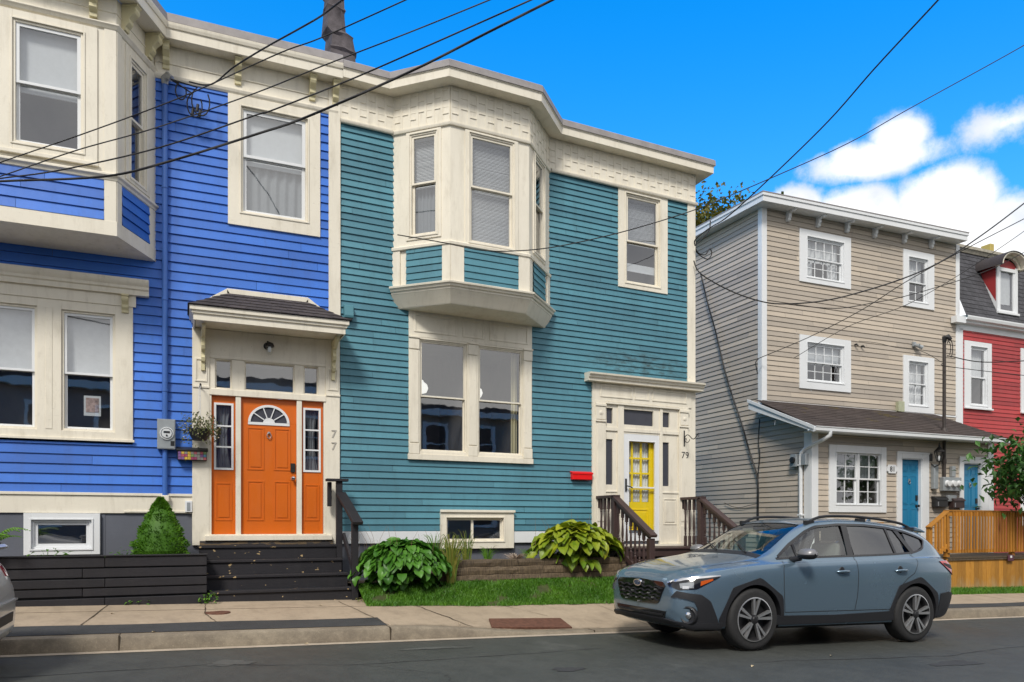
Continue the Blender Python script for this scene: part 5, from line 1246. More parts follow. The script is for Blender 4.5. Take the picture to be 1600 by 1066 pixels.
def wheel(parent, x, y, z, r, side, spokes=5, w=0.225, rimr=0.245):
    s = side                                                     # -1 near side: the outer face looks to -y
    mb = MB(); T = Matrix.Translation((x, y, z))
    tp = [(rimr, 0.0), (rimr + 0.012, 0.004), (r - 0.055, -0.006), (r - 0.022, 0.004), (r - 0.006, 0.022), (r, 0.045), (r, w - 0.045), (r - 0.006, w - 0.022), (r - 0.022, w - 0.004), (rimr + 0.01, w), (rimr, w)]
    t = MB(T); t.lathe([(a, s * -1 * b) for a, b in tp], (0, 0, 0), 'y', 56, caps=False); o = t.build('tyre', M['tyre'], None, smooth=35); recalc(o)
    # open lathe ends are capped by discs that sit behind the spokes
    rim = MB(T); rim.lathe([(rimr + 0.003, -s * -0.004), (rimr - 0.004, -s * -0.008), (rimr - 0.014, -s * 0.004), (rimr - 0.022, -s * 0.03), (rimr - 0.03, -s * 0.075), (0.02, -s * 0.085), (0.001, -s * 0.085)], (0, 0, 0), 'y', 48, caps=False)
    hub = thingless('wheel', parent, rim, M['rimdark'])
    o.parent = hub
    sp = MB(T)
    lip = []
    for k in range(48):
        a0, a1 = 2 * math.pi * k / 48, 2 * math.pi * (k + 1) / 48
        P = []
        for a in (a0, a1):
            for (rr, yy) in ((rimr + 0.004, s * 0.006), (rimr - 0.008, s * 0.010)): P.append((rr * math.cos(a), yy, rr * math.sin(a)))
        sp.add([P[0], P[1], P[3], P[2]], [(0, 1, 2, 3)], 0.5)
    for k in range(spokes):
        base = 2 * math.pi * (k + 0.28) / spokes
        for (da0, da1, wd0, wd1) in ((-0.17, -0.30, 0.010, 0.029), (0.05, 0.04, 0.009, 0.028)):
            a0, a1 = base + da0 * 1.2, base + da1
            p0 = Vector((0.048 * math.cos(a0), s * 0.000, 0.048 * math.sin(a0))); p1 = Vector(((rimr - 0.006) * math.cos(a1), s * 0.008, (rimr - 0.006) * math.sin(a1)))
            d = (p1 - p0).normalized(); nrm = Vector((-d.z, 0, d.x))
            q = [p0 - nrm * wd0, p0 + nrm * wd0, p1 + nrm * wd1 * 0.5, p1 - nrm * wd1 * 0.7]
            back = Vector((0, -s * 0.035, 0)); sp.add(q + [v + back for v in q], [(0, 1, 2, 3), (7, 6, 5, 4), (0, 4, 5, 1), (1, 5, 6, 2), (2, 6, 7, 3), (3, 7, 4, 0)], 0.5)
    o = sp.build('rim_spokes', M['alloy'], None); recalc(o); o.parent = hub
    c = MB(T); c.lathe([(0.001, s * 0.016), (0.028, s * 0.014), (0.036, s * 0.006), (0.052, s * 0.002), (0.055, -s * 0.03)], (0, 0, 0), 'y', 24)
    for k in range(5):
        a = 2 * math.pi * (k + 0.5) / 5; c.lathe([(0.008, -s * 0.01), (0.008, s * 0.006), (0.001, s * 0.007)], (0.042 * math.cos(a), 0, 0.042 * math.sin(a)), 'y', 8)
    o = c.build('hub_cap', M['rimdark'], None, smooth=40); o.parent = hub
    return hub
def thingless(name, parent, mb, mat):
    o = mb.build(name, mat, None, smooth=35); recalc(o); o.parent = parent; return o

# --- the blue-grey crossover parked at the kerb: nose at x = 0, near side at -y
car = thing('crossover_car', (5.03, 7.80, G(5.03) + 0.005), 'blue-grey compact crossover with black wheel arch cladding and roof rails parked at the kerb', 'car', rot=(0, math.atan(0.0227), 0))
TAB = [ # x, zb, w_low, w_mid, w_sh, z_sh, w_g0, w_g1, z_g1, w_r, z_r, z_c
    (0.000, .42, .46, .56, .50, .700, .44, .36, .735, .24, .745, .750),
    (0.045, .30, .60, .68, .60, .760, .53, .42, .800, .28, .812, .820),
    (0.140, .235, .74, .780, .70, .820, .63, .50, .862, .32, .876, .884),
    (0.300, .22, .82, .850, .785, .868, .71, .56, .915, .35, .930, .938),
    (0.560, .22, .845, .885, .835, .915, .76, .60, .962, .38, .982, .990),
    (0.880, .22, .85, .895, .850, .950, .79, .64, 1.002, .42, 1.022, 1.030),
    (1.120, .22, .85, .895, .855, .970, .805, .69, 1.028, .46, 1.050, 1.062),
    (1.420, .22, .85, .893, .857, .985, .815, .735, 1.090, .53, 1.185, 1.225),
    (1.780, .22, .85, .893, .857, .995, .820, .690, 1.285, .57, 1.385, 1.420),
    (2.120, .22, .85, .893, .857, 1.005, .822, .655, 1.430, .585, 1.495, 1.520),
    (2.560, .22, .85, .893, .857, 1.020, .824, .655, 1.455, .585, 1.520, 1.545),
    (3.020, .22, .85, .893, .858, 1.035, .824, .650, 1.450, .580, 1.510, 1.537),
    (3.440, .22, .85, .896, .862, 1.055, .822, .640, 1.425, .570, 1.480, 1.508),
    (3.820, .23, .85, .895, .858, 1.065, .812, .640, 1.360, .555, 1.430, 1.462),
    (4.060, .25, .83, .880, .842, 1.055, .790, .665, 1.270, .560, 1.365, 1.400),
    (4.230, .29, .79, .850, .810, 1.020, .755, .690, 1.120, .590, 1.180, 1.205),
    (4.350, .34, .72, .800, .755, .970, .710, .655, 1.005, .520, 1.030, 1.045),
    (4.420, .42, .62, .710, .660, .880, .610, .540, .915, .400, .930, .940),
    (4.440, .52, .52, .600, .550, .780, .500, .420, .805, .300, .815, .820)]
def sec(x, t):
    zb, wl, wm, ws, zs, wg0, wg1, zg1, wr, zr, zc = t
    h = zs - zb
    return (x, [(0, zb), (wl * 0.75, zb), (wl, zb + 0.035), (wm - 0.020, zb + h * 0.27), (wm, zb + h * 0.60), (wm * 0.5 + ws * 0.5 + 0.012, zs - 0.085), (ws, zs - 0.01), (wg0, zs + 0.012), (wg1 + (wg0 - wg1) * 0.45, zs + (zg1 - zs) * 0.55), (wg1, zg1), (wr, zr), (wr * 0.5, zc - 0.008), (0, zc)])
secs = [sec(r[0], r[1:]) for r in TAB]
vsec = []
for x in (1.30, 1.50, 1.80, 2.12, 2.56, 3.02, 3.44, 3.82, 4.05, 4.16):
    zb, wl, wm, ws, zs, wg0, wg1, zg1, wr, zr, zc = interp(TAB, x)
    top = zc - 0.055; f = 0.045
    vsec.append((x, [(0, 0.42), (0.70, 0.42), (0.76, 0.5), (0.785, zs - 0.03), (wg0 - f, zs + 0.02), (wg1 + (wg0 - wg1) * .45 - f, min(top - .01, zs + (zg1 - zs) * .55)), (wg1 - f, min(top, zg1 - 0.02)), (wr - f * 0.8, min(top, zr - 0.035)), (0, top)]))
DLO = [(1.36, 1.028), (1.62, 1.195), (1.90, 1.345), (2.08, 1.412), (2.45, 1.446), (2.90, 1.447), (3.30, 1.424), (3.62, 1.378), (3.86, 1.315), (3.93, 1.275), (3.82, 1.165), (3.62, 1.118), (3.2, 1.092), (2.5, 1.068), (1.9, 1.048)]
cuts = [prismcut(DLO, -1.3, -0.35), prismcut(DLO, 0.35, 1.3)]
def slab(p0, p1, y0, y1, d0, d1):
    """cutter between the lower edge at p0 (x, z), half width y0 and the upper edge at p1, half width y1"""
    a = Vector((p0[0], 0, p0[1])); b = Vector((p1[0], 0, p1[1])); n = Vector(((b - a).z, 0, -(b - a).x)).normalized()
    P = []
    for d in (-d0, d1):
        for (q, y) in ((a, -y0), (a, y0), (b, y1), (b, -y1)): v = q + n * d; P.append((v.x, y, v.z))
    return hexa(P)
cuts.append(slab((1.225, 1.095), (1.93, 1.462), 0.66, 0.535, 0.22, 0.16))
cuts.append(slab((4.235, 1.165), (4.06, 1.385), 0.56, 0.47, 0.16, 0.16))
car.scale = (1.005, 1.025, 1.025)
WH = [(0.965, 0.352), (3.560, 0.352)]
body, bv = make_body(car, secs, M['carblue'], WH, 0.392, vsec, cuts, {2: 0.5, 3: 0.45, 6: 0.6, 7: 0.35, 9: 0.25, 10: 0.2})
for (wx, wz) in WH:
    for s in (-1, 1): wheel(car, wx, s * 0.885, wz, 0.352, s)
def pts(P, y=-0.9): return [(x, y, z) for x, z in P]
# wheel arch cladding: faceted outer edge
for (wx, wz), (t0, t1) in zip(WH, ((-0.10, 3.32), (-0.18, 3.24))):
    inner, outer = [], []
    for i in range(41):
        t = t0 + (t1 - t0) * i / 40
        inner.append((wx + 0.388 * math.cos(t), -0.9, wz + 0.388 * math.sin(t)))
        ff = 0.436 / max(0.88, math.cos(((t + 0.30) % 0.86) - 0.43)) 
        outer.append((wx + ff * math.cos(t), -0.9, wz + ff * 0.985 * math.sin(t)))
    skin(bv, outer, inner, 40, 2, 0.013, 0.05, 'side', True, 'arch_cladding', 'clad', car)
# sills
for s in (1,):
    skin(bv, pts([(1.29, .385), (2.2, .375), (3.17, .40)]), pts([(1.26, .235), (2.2, .235), (3.2, .235)]), 24, 3, 0.014, 0.03, 'side', True, 'sill_cladding', 'clad', car)
# side glass, pillars and seals
up = [(1.40, 1.050), (1.62, 1.190), (1.90, 1.343), (2.08, 1.410), (2.45, 1.445), (2.90, 1.446), (3.30, 1.422), (3.62, 1.376), (3.86, 1.312)]
dn = [(1.40, 1.030), (1.62, 1.040), (1.90, 1.048), (2.08, 1.055), (2.45, 1.066), (2.90, 1.080), (3.30, 1.096), (3.62, 1.120), (3.86, 1.20)]
def band(x0, x1):
    def at(P, x):
        for a, b in zip(P[:-1], P[1:]):
            if a[0] <= x <= b[0]: return a[1] + (b[1] - a[1]) * (x - a[0]) / (b[0] - a[0])
        return P[-1][1] if x > P[-1][0] else P[0][1]
    xs = [x0 + (x1 - x0) * i / 12 for i in range(13)]
    return pts([(x, at(up, x)) for x in xs]), pts([(x, at(dn, x)) for x in xs])
for x0, x1, mt, nm in ((1.42, 1.66, 'cglass', 'quarter_glass'), (1.68, 2.46, 'cglass', 'side_window'), (2.58, 3.26, 'cglassdark', 'side_window'), (3.30, 3.46, 'cglassdark', 'quarter_glass'), (3.58, 3.86, 'cglassdark', 'quarter_glass')):
    a, b = band(x0, x1); skin(bv, a, b, 16, 8, -0.008, 0.0, 'side', True, nm, mt, car, edge=False)
def strip(P, w, mt='gloss', off=0.004, name='window_trim', th=0.02, n=30, mode='side', mirror=True):
    V = [Vector(p) for p in P]; A, B = [], []
    for i, p in enumerate(V):
        d = (V[min(i + 1, len(V) - 1)] - V[max(i - 1, 0)]).normalized()
        nr = Vector((-d.z, 0, d.x)) if mode == 'side' else Vector((-d.y, d.x, 0)).normalized()
        A.append(p + nr * w / 2); B.append(p - nr * w / 2)
    return skin(bv, A, B, n, 1, off, th, mode, mirror, name, mt, car)
strip(pts(up + [(3.935, 1.275)]), 0.026, n=40)
strip(pts([(1.36, 1.026)] + dn[1:7] + [(3.62, 1.117), (3.83, 1.165), (3.935, 1.275)]), 0.022, n=40)
for (a, b, w) in (((2.505, 1.06), (2.545, 1.45), 0.095), ((3.285, 1.09), (3.265, 1.43), 0.035), ((1.67, 1.04), (1.665, 1.215), 0.03), ((3.60, 1.11), (3.435, 1.41), 0.07)):
    strip(pts([a, ((a[0] + b[0]) / 2, (a[1] + b[1]) / 2), b]), w, n=8, name='pillar_trim', off=0.002)
# door seams
for P in ([(1.42, 1.00), (1.385, .90), (1.385, .70), (1.42, .42)], [(2.545, 1.06), (2.555, .85), (2.55, .60), (2.52, .42)], [(3.53, 1.10), (3.60, 1.00), (3.52, .86), (3.40, .80), (3.26, .68), (3.17, .50), (3.15, .42)],
          [(1.42, .42), (2.52, .42), (3.15, .42)]):
    strip(pts(P), 0.008, 'dark', 0.0012, 'door_seam', 0.003, 24)
# hood seams, windscreen and rear glass
def topcurve(P): return P
skin(bv, [(1.215, -0.67, 1.09), (1.19, -.35, 1.09), (1.185, 0, 1.09), (1.19, .35, 1.09), (1.215, 0.67, 1.09)], [(1.95, -0.545, 1.46), (1.94, 0, 1.48), (1.95, 0.545, 1.46)], 18, 12, -0.006, 0, 'near', False, 'windscreen', 'cglass', car, edge=False)
skin(bv, [(4.24, -0.57, 1.16), (4.24, 0, 1.16), (4.24, 0.57, 1.16)], [(4.055, -0.48, 1.39), (4.055, 0, 1.39), (4.055, 0.48, 1.39)], 14, 6, -0.006, 0, 'near', False, 'rear_window', 'cglassdark', car, edge=False)
skin(bv, [(1.13, -.70, 1.05), (1.10, 0, 1.06), (1.13, .70, 1.05)], [(1.225, -.68, 1.09), (1.20, 0, 1.10), (1.225, .68, 1.09)], 20, 2, 0.003, 0.01, 'near', False, 'cowl', 'clad', car)
for s in (-1, 1):
    P = [(1.14, .735 * s, 1.0), (0.85, .70 * s, 1.0), (0.55, .655 * s, 1.0), (0.32, .585 * s, .95), (0.20, .50 * s, .9)]
    A = [(a, b - 0.004, c) for a, b, c in P]; B = [(a, b + 0.004, c) for a, b, c in P]; skin(bv, A, B, 24, 1, 0.0012, 0.003, 'top', False, 'hood_seam', 'dark', car)
# wipers
mb = MB()
for (a, b) in (((1.16, -0.50, 1.085), (1.40, -0.02, 1.215)), ((1.15, 0.02, 1.095), (1.38, 0.48, 1.19))):
    h0 = bv.find_nearest(Vector(a)); h1 = bv.find_nearest(Vector(b)); mb.tube([h0[0] + h0[1] * .02, (h0[0] + h1[0]) / 2 + h0[1] * .03, h1[0] + h1[1] * .015], 0.008, 6)
mb.build('wiper', M['dark'], car)
# grille, badge, lower intake
def fr(P): return [(-0.1 + 0.0, y, z) for y, z in P]
skin(bv, fr([(-.50, .705), (-.46, .745), (0, .762), (.46, .745), (.50, .705)]), fr([(-.40, .52), (-.36, .497), (0, .487), (.36, .497), (.40, .52)]), 28, 6, 0.010, 0.03, 'front', False, 'grille', 'gloss', car)
for k, z in enumerate((.545, .590, .635, .680)):
    w = .40 + .02 * k; P = []
    for i in range(25):
        y = -w + 2 * w * i / 24; P.append((y, z + (0.010 if (i // 2) % 2 else -0.006)))
    skin(bv, fr([(a, b + .007) for a, b in P]), fr([(a, b - .007) for a, b in P]), 48, 1, 0.026, 0.01, 'front', False, 'grille_bar', 'clad', car)
mb = MB()
for (y, z) in ((-.30, .565), (-.15, .545), (0.02, .54), (-.22, .61), (-.35, .66), (.20, .56), (.32, .61), (-.05, .60), (.12, .615), (-.02, .50), (.25, .515)):
    h = bv.ray_cast(Vector((-3, y, z)), Vector((1, 0, 0))); p = h[0]; mb = MB(); mb.box(p.x - 0.036, p.x - 0.01, y - 0.010, y + 0.010, z - 0.006, z + 0.006); mb.build('grille_accent', M['galv'], car)
h = bv.ray_cast(Vector((-3, 0, .715)), Vector((1, 0, 0)))[0]
mb = MB(Matrix.Translation((h.x - 0.03, 0, .715)) @ Matrix.Rotation(R(-8), 4, 'Y')); n = 28
for (a, b, c, d) in ((0.078, 0.040, 0.068, 0.031),):
    for i in range(n):
        t0, t1 = 2 * math.pi * i / n, 2 * math.pi * (i + 1) / n
        mb.add([(-0.006, a * math.cos(t0), b * math.sin(t0)), (-0.006, a * math.cos(t1), b * math.sin(t1)), (-0.006, c * math.cos(t1), d * math.sin(t1)), (-0.006, c * math.cos(t0), d * math.sin(t0)), (0.02, a * math.cos(t0), b * math.sin(t0)), (0.02, a * math.cos(t1), b * math.sin(t1))], [(0, 1, 2, 3), (0, 4, 5, 1)])
for (y, z, r) in ((-.030, .010, .015), (0.0, -.010, .009), (.018, .012, .009), (.030, -.008, .009), (.045, .006, .009), (-0.008, .014, .009)):
    q = []
    for k in range(8):
        t = math.pi * k / 4; rr = r if k % 2 == 0 else r * 0.35; q.append((y + rr * math.cos(t), z + rr * math.sin(t)))
    mb.add([(-0.005, a, b) for a, b in q] + [(-0.009, y, z)], [(k, (k + 1) % 8, 8) for k in range(8)])
badge = mb.build('badge', M['chrome'], car)
mb = MB(Matrix.Translation((h.x - 0.03, 0, .715)) @ Matrix.Rotation(R(-8), 4, 'Y')); mb.add([(-0.002, 0.070 * math.cos(6.283 * k / 24), 0.033 * math.sin(6.283 * k / 24)) for k in range(24)], [tuple(range(24))]); q = mb.build('badge_field', plain('badge_blue', (0.02, 0.05, 0.12), 0.2), None); q.parent = badge
skin(bv, fr([(-.52, .425), (0, .43), (.52, .425)]), fr([(-.46, .315), (0, .305), (.46, .315)]), 24, 3, 0.006, 0.02, 'front', False, 'lower_intake', 'gloss', car)
for z in (.345, .385): skin(bv, fr([(-.46, z + .007), (0, z + .007), (.46, z + .007)]), fr([(-.46, z - .007), (0, z - .007), (.46, z - .007)]), 24, 1, 0.018, 0.01, 'front', False, 'intake_bar', 'clad', car)
# bumper lip wraps round the nose
def around(z, x1=0.52, k=0.0):
    L = [(x1, -.93), (.30, -.90), (.14, -.82), (.05, -.70), (-.02, -.5), (-.04, 0), (-.02, .5), (.05, .70), (.14, .82), (.30, .90), (x1, .93)]
    return [(a, b, z) for a, b in L]
skin(bv, around(.315), around(.20), 50, 4, 0.024, 0.04, 'near', False, 'bumper_lip', 'clad', car)
for s in (-1, 1):
    # black corner cladding (boomerang) with the fog lamp
    def S(P): return [(x, y * -s, z) for x, y, z in P]
    skin(bv, S([(.16, -.60, .640), (.14, -.78, .645), (.25, -.86, .635), (.36, -.89, .56), (.44, -.90, .40), (.50, -.90, .27)]),
         S([(.13, -.58, .585), (.15, -.72, .575), (.19, -.80, .555), (.22, -.83, .48), (.22, -.83, .38), (.18, -.82, .27)]), 26, 5, 0.016, 0.03, 'near', False, 'bumper_cladding', 'clad', car)
    p = bv.find_nearest(Vector((.16, -.74 * -s, .405))); c = p[0]; nr = (p[1] * 0.6 + Vector((-0.5, 0, 0))).normalized()
    T_ = Matrix.Translation(c) @ nr.to_track_quat('Z', 'Y').to_matrix().to_4x4()
    mb = MB(T_); mb.lathe([(0.10, -0.03), (0.10, 0.012), (0.088, 0.022), (0.075, 0.012), (0.07, -0.005), (0.001, -0.008)], n=28); fo = mb.build('fog_lamp', M['clad'], car, smooth=40)
    mb = MB(T_); mb.lathe([(0.036, -0.006), (0.036, 0.010), (0.02, 0.018), (0.001, 0.020)], n=20); q = mb.build('fog_lens', M['chrome'], None, smooth=50); q.parent = fo
    # headlamp
    hl = skin(bv, S([(.035, -.53, .735), (.10, -.64, .765), (.30, -.80, .815), (.50, -.86, .838)]), S([(.05, -.55, .705), (.09, -.66, .665), (.22, -.80, .69), (.48, -.87, .825)]), 24, 5, 0.010, 0.02, 'near', False, 'headlight', 'gloss', car)[0]
    for P in ((S([(.10, -.66, .735), (.20, -.775, .765)]), S([(.11, -.67, .685), (.19, -.785, .70)]), 'lens', 'headlight_lens'), (S([(.27, -.80, .772), (.40, -.85, .808)]), S([(.26, -.81, .725), (.40, -.86, .79)]), 'amber', 'turn_signal'),
              (S([(.035, -.52, .742), (.10, -.64, .778), (.30, -.79, .825), (.50, -.855, .845)]), S([(.035, -.52, .726), (.10, -.645, .758), (.30, -.80, .805), (.50, -.86, .835)]), 'chrome', 'daytime_light'),
              (S([(.12, -.69, .71), (.16, -.745, .715)]), S([(.12, -.69, .68), (.16, -.745, .685)]), 'chrome', 'headlight_projector')):
        o = skin(bv, P[0], P[1], 16, 2, 0.014, 0.01, 'near', False, P[3], P[2], None)[0]; o.parent = hl
    # tail lamp, rear bumper, mirror, handles, roof rail
    tl = skin(bv, S([(4.00, -.84, 1.005), (4.15, -.82, 1.01), (4.30, -.74, .985), (4.36, -.66, .955)]), S([(4.10, -.87, .955), (4.20, -.86, .90), (4.33, -.78, .83), (4.40, -.68, .84)]), 16, 4, 0.014, 0.02, 'near', False, 'tail_light', 'redlens', car)[0]
    o = skin(bv, S([(4.06, -.85, .99), (4.18, -.84, .975), (4.30, -.77, .95)]), S([(4.09, -.86, .965), (4.19, -.86, .93), (4.31, -.79, .90)]), 12, 1, 0.017, 0.01, 'near', False, 'tail_light_trim', 'clad', None)[0]; o.parent = tl
    skin(bv, S([(4.03, -.90, .60), (4.20, -.87, .62), (4.35, -.80, .60), (4.44, -.66, .55)]), S([(3.99, -.88, .27), (4.15, -.85, .28), (4.30, -.80, .32), (4.42, -.60, .40)]), 18, 4, 0.014, 0.03, 'near', False, 'bumper_cladding', 'clad', car)
    for hx in (2.30, 3.28):
        p = bv.ray_cast(Vector((hx, 3 * s, .885 + .012 * (hx - 2.3))), Vector((0, -s, 0)))[0]
        mb = MB(); mb.tube([(hx - 0.10, p.y + s * 0.002, p.z - .004), (hx - 0.07, p.y + s * 0.030, p.z), (hx, p.y + s * 0.036, p.z + 0.003), (hx + 0.07, p.y + s * 0.030, p.z + 0.003), (hx + 0.10, p.y + s * 0.002, p.z)], [0.010, 0.015, 0.017, 0.015, 0.010], 10)
        hd = mb.build('door_handle', M['carblue'], car, smooth=60)
        mb = MB(); mb.lathe([(0.001, s * 0.003), (0.04, s * 0.002), (0.045, -s * 0.004)], (hx - 0.01, p.y, p.z + 0.012), 'y', 18); q = mb.build('handle_recess', M['clad'], None); q.parent = hd
    mx, mz = 1.60, 1.085
    V = []; n = 14; prof = [(-0.005, 0.45, 0.5), (0.02, 0.85, 0.9), (0.06, 1.0, 1.0), (0.12, 1.0, 1.0), (0.17, 0.85, 0.92), (0.20, 0.5, 0.62), (0.21, 0.12, 0.2)]
    mb = MB(); mt = MB()
    for which, m_, lo, hi in (('cap', mt, 0, math.pi), ('base', mb, math.pi, 2 * math.pi)):
        vs = []
        for (d, a, b) in prof:
            for k in range(n + 1):
                t = lo + (hi - lo) * k / n; r = 0.070 * b; vs.append((mx + 0.02 - 0.095 * a * math.cos(t) + 0.25 * d * 0, s * (0.905 + d), mz + r * math.sin(t) * (1 if math.sin(t) > 0 else 0.8)))
        m_.add(vs, [(i * (n + 1) + k, i * (n + 1) + k + 1, (i + 1) * (n + 1) + k + 1, (i + 1) * (n + 1) + k) for i in range(len(prof) - 1) for k in range(n)])
    mb.tube([(mx - 0.03, s * 0.80, 1.02), (mx, s * 0.92, 1.04)], [0.035, 0.03], 8)
    mm = mb.build('mirror', M['clad'], car, smooth=50); recalc(mm)
    q = mt.build('mirror_cap', plain('silver_mirror_cap', (0.24, 0.24, 0.25), 0.38, 0.4, 0.03), None, smooth=50); q.parent = mm
    P = []
    for x in [2.02 + 1.85 * i / 18 for i in range(19)]:
        g = bv.ray_cast(Vector((x, 0.565 * s, 3)), Vector((0, 0, -1)))[0]; e = min(1, (x - 2.02) / .25, (3.87 - x) / .25); P.append((x, 0.572 * s, g.z + 0.006 + 0.042 * math.sin(max(0, e) * math.pi / 2)))
    mb = MB(); mb.tube(P, 0.017, 8)
    for x in (2.06, 2.92, 3.80):
        g = bv.ray_cast(Vector((x, 0.565 * s, 3)), Vector((0, 0, -1)))[0]; mb.box(x - 0.07, x + 0.07, 0.552 * s, 0.592 * s, g.z - 0.02, g.z + 0.03)
    mb.build('roof_rail', M['clad'], car, smooth=50)
    # seats
    for sx in (1.95, 2.95):
        mb = MB(); y = s * 0.36
        mb.box(sx, sx + 0.5, y - 0.24, y + 0.24, 0.50, 0.68); mb.prism([(sx + 0.42, 0.62), (sx + 0.54, 0.62), (sx + 0.70, 1.20), (sx + 0.60, 1.22)], y - 0.23, y + 0.23, 'y'); mb.box(sx + 0.62, sx + 0.70, y - 0.12, y + 0.12, 1.24, 1.40)
        mb.build('seat', M['seat'], car, bevel=0.03)
mb = MB(); mb.prism([(1.28, 0.55), (1.28, 1.04), (1.42, 1.05), (1.66, 1.00), (1.70, 0.90), (1.62, 0.55)], -0.74, 0.74, 'y'); mb.build('dashboard', M['clad'], car, bevel=0.02)
mb = MB(); mb.tube([(1.76 + 0.05 * math.sin(6.283 * k / 20), -0.36 + 0.18 * math.cos(6.283 * k / 20), 0.98 + 0.17 * math.sin(6.283 * k / 20)) for k in range(21)], 0.016, 8, False); mb.build('steering_wheel', M['dark'], car, smooth=60)
mb = MB(); mb.lathe([(0.05, 1.04), (0.056, 1.07), (0.045, 1.10), (0.001, 1.115)], (1.36, 0.22, 0), n=14); mb.build('dashboard_toy', M['white'], car, smooth=60)
mb = MB(); mb.tube([(1.86, 0, 1.43), (1.82, 0, 1.40)], 0.012, 8); mb.box(1.80, 1.82, -0.12, 0.12, 1.355, 1.415); mb.build('rear_view_mirror', M['dark'], car, bevel=0.008)
mb = MB(); mb.prism([(3.60, 1.475), (3.66, 1.50), (3.73, 1.555), (3.755, 1.56), (3.77, 1.47)], -0.012, 0.012, 'y'); mb.build('antenna_fin', M['carblue'], car, bevel=0.005)
mb = MB(); mb.prism([(3.98, 1.395), (4.17, 1.375), (4.20, 1.385), (4.10, 1.425), (3.98, 1.452)], -0.52, 0.52, 'y'); mb.build('roof_spoiler', M['carblue'], car, bevel=0.012)
mb = MB(); mb.box(0.35, 4.1, -0.60, 0.60, 0.20, 0.235); mb.build('underbody', M['dark'], car)
# ------------------------------------------------------------------ the silver saloon at the left edge: only its tail is in the picture
sed = thing('silver_car', (-1.425, 7.80, G(-1.425) - 0.02), 'silver saloon car whose rear corner shows at the left edge of the picture', 'car', rot=(0, math.atan(0.0227), math.pi))
TAB2 = [
    (0.000, .36, .56, .66, .62, .600, .56, .50, .640, .36, .655, .660),
    (0.025, .30, .66, .76, .72, .700, .66, .58, .745, .40, .760, .765),
    (0.075, .26, .76, .84, .79, .820, .72, .64, .870, .44, .890, .895),
    (0.130, .25, .80, .86, .80, .905, .74, .66, .965, .46, .990, .995),
    (0.240, .24, .82, .875, .81, .940, .75, .67, 1.010, .48, 1.035, 1.042),
    (0.560, .22, .84, .89, .83, .970, .78, .70, 1.040, .52, 1.070, 1.078),
    (0.800, .20, .84, .89, .835, .970, .79, .69, 1.090, .55, 1.150, 1.165),
    (1.250, .20, .84, .89, .835, .965, .79, .65, 1.250, .55, 1.345, 1.370),
    (1.750, .20, .84, .89, .835, .955, .79, .64, 1.320, .56, 1.420, 1.440),
    (2.400, .20, .84, .89, .835, .940, .79, .64, 1.310, .56, 1.410, 1.435),
    (2.900, .20, .84, .89, .835, .930, .79, .67, 1.160, .55, 1.230, 1.260),
    (3.350, .20, .84, .89, .830, .910, .79, .70, .960, .50, .990, 1.000),
    (4.000, .20, .82, .87, .800, .850, .74, .64, .890, .45, .915, .925),
    (4.350, .22, .72, .80, .700, .740, .62, .52, .770, .38, .785, .790),
    (4.480, .34, .50, .60, .520, .600, .44, .38, .620, .28, .630, .635)]
DL2 = [(0.95, 1.04), (1.30, 1.25), (1.8, 1.335), (2.4, 1.32), (2.85, 1.16), (3.05, 1.01), (2.0, 1.0)]
vs2 = []
for x in (0.95, 1.25, 1.75, 2.40, 2.85, 3.05):
    zb, wl, wm, ws, zs, wg0, wg1, zg1, wr, zr, zc = interp(TAB2, x); f = 0.05; top = zc - 0.055
    vs2.append((x, [(0, 0.4), (0.68, 0.4), (0.74, 0.5), (0.77, zs - .03), (wg0 - f, zs + .02), (wg1 - f + .03, min(top - .02, zg1 - .06)), (wg1 - f, min(top - .01, zg1 - .03)), (wr - f, min(top, zr - .04)), (0, top)]))
b2, bv2 = make_body(sed, [sec(r[0], r[1:]) for r in TAB2], M['carsilver'], [(1.02, 0.325), (3.68, 0.325)], 0.365, vs2,
                    [prismcut(DL2, -1.3, -0.35), prismcut(DL2, 0.35, 1.3), slab((3.10, 1.0), (2.55, 1.37), .62, .5, .2, .2), slab((0.80, 1.13), (1.32, 1.36), .60, .5, .2, .2)], {2: 0.5, 6: 0.5, 7: 0.3})
for wx in (1.02, 3.68):
    for s in (-1, 1): wheel(sed, wx, s * 0.865, 0.325, 0.325, s, 5, 0.205, 0.215)
def band2(x0, x1):
    U = [(0.95, 1.06), (1.30, 1.245), (1.8, 1.33), (2.4, 1.315), (2.85, 1.155), (3.05, 1.02)]; D = [(0.95, 1.04), (3.05, 1.0)]
    def at(P, x):
        for a, b in zip(P[:-1], P[1:]):
            if a[0] <= x <= b[0]: return a[1] + (b[1] - a[1]) * (x - a[0]) / (b[0] - a[0])
    xs = [x0 + (x1 - x0) * i / 12 for i in range(13)]
    return [(x, -.9, at(U, x)) for x in xs], [(x, -.9, at(D, x)) for x in xs]
for x0, x1 in ((1.0, 1.85), (1.93, 3.0)):
    a, b = band2(x0, x1); skin(bv2, a, b, 12, 6, -0.008, 0, 'side', True, 'side_window', 'cglass', sed, edge=False)
skin(bv2, [(3.08, -.6, 1.02), (3.10, 0, 1.02), (3.08, .6, 1.02)], [(2.56, -.5, 1.36), (2.56, 0, 1.37), (2.56, .5, 1.36)], 10, 6, -0.006, 0, 'near', False, 'windscreen', 'cglass', sed, edge=False)
skin(bv2, [(0.81, -.58, 1.14), (0.80, 0, 1.15), (0.81, .58, 1.14)], [(1.31, -.5, 1.35), (1.31, 0, 1.36), (1.31, .5, 1.35)], 10, 6, -0.006, 0, 'near', False, 'rear_window', 'cglass', sed, edge=False)
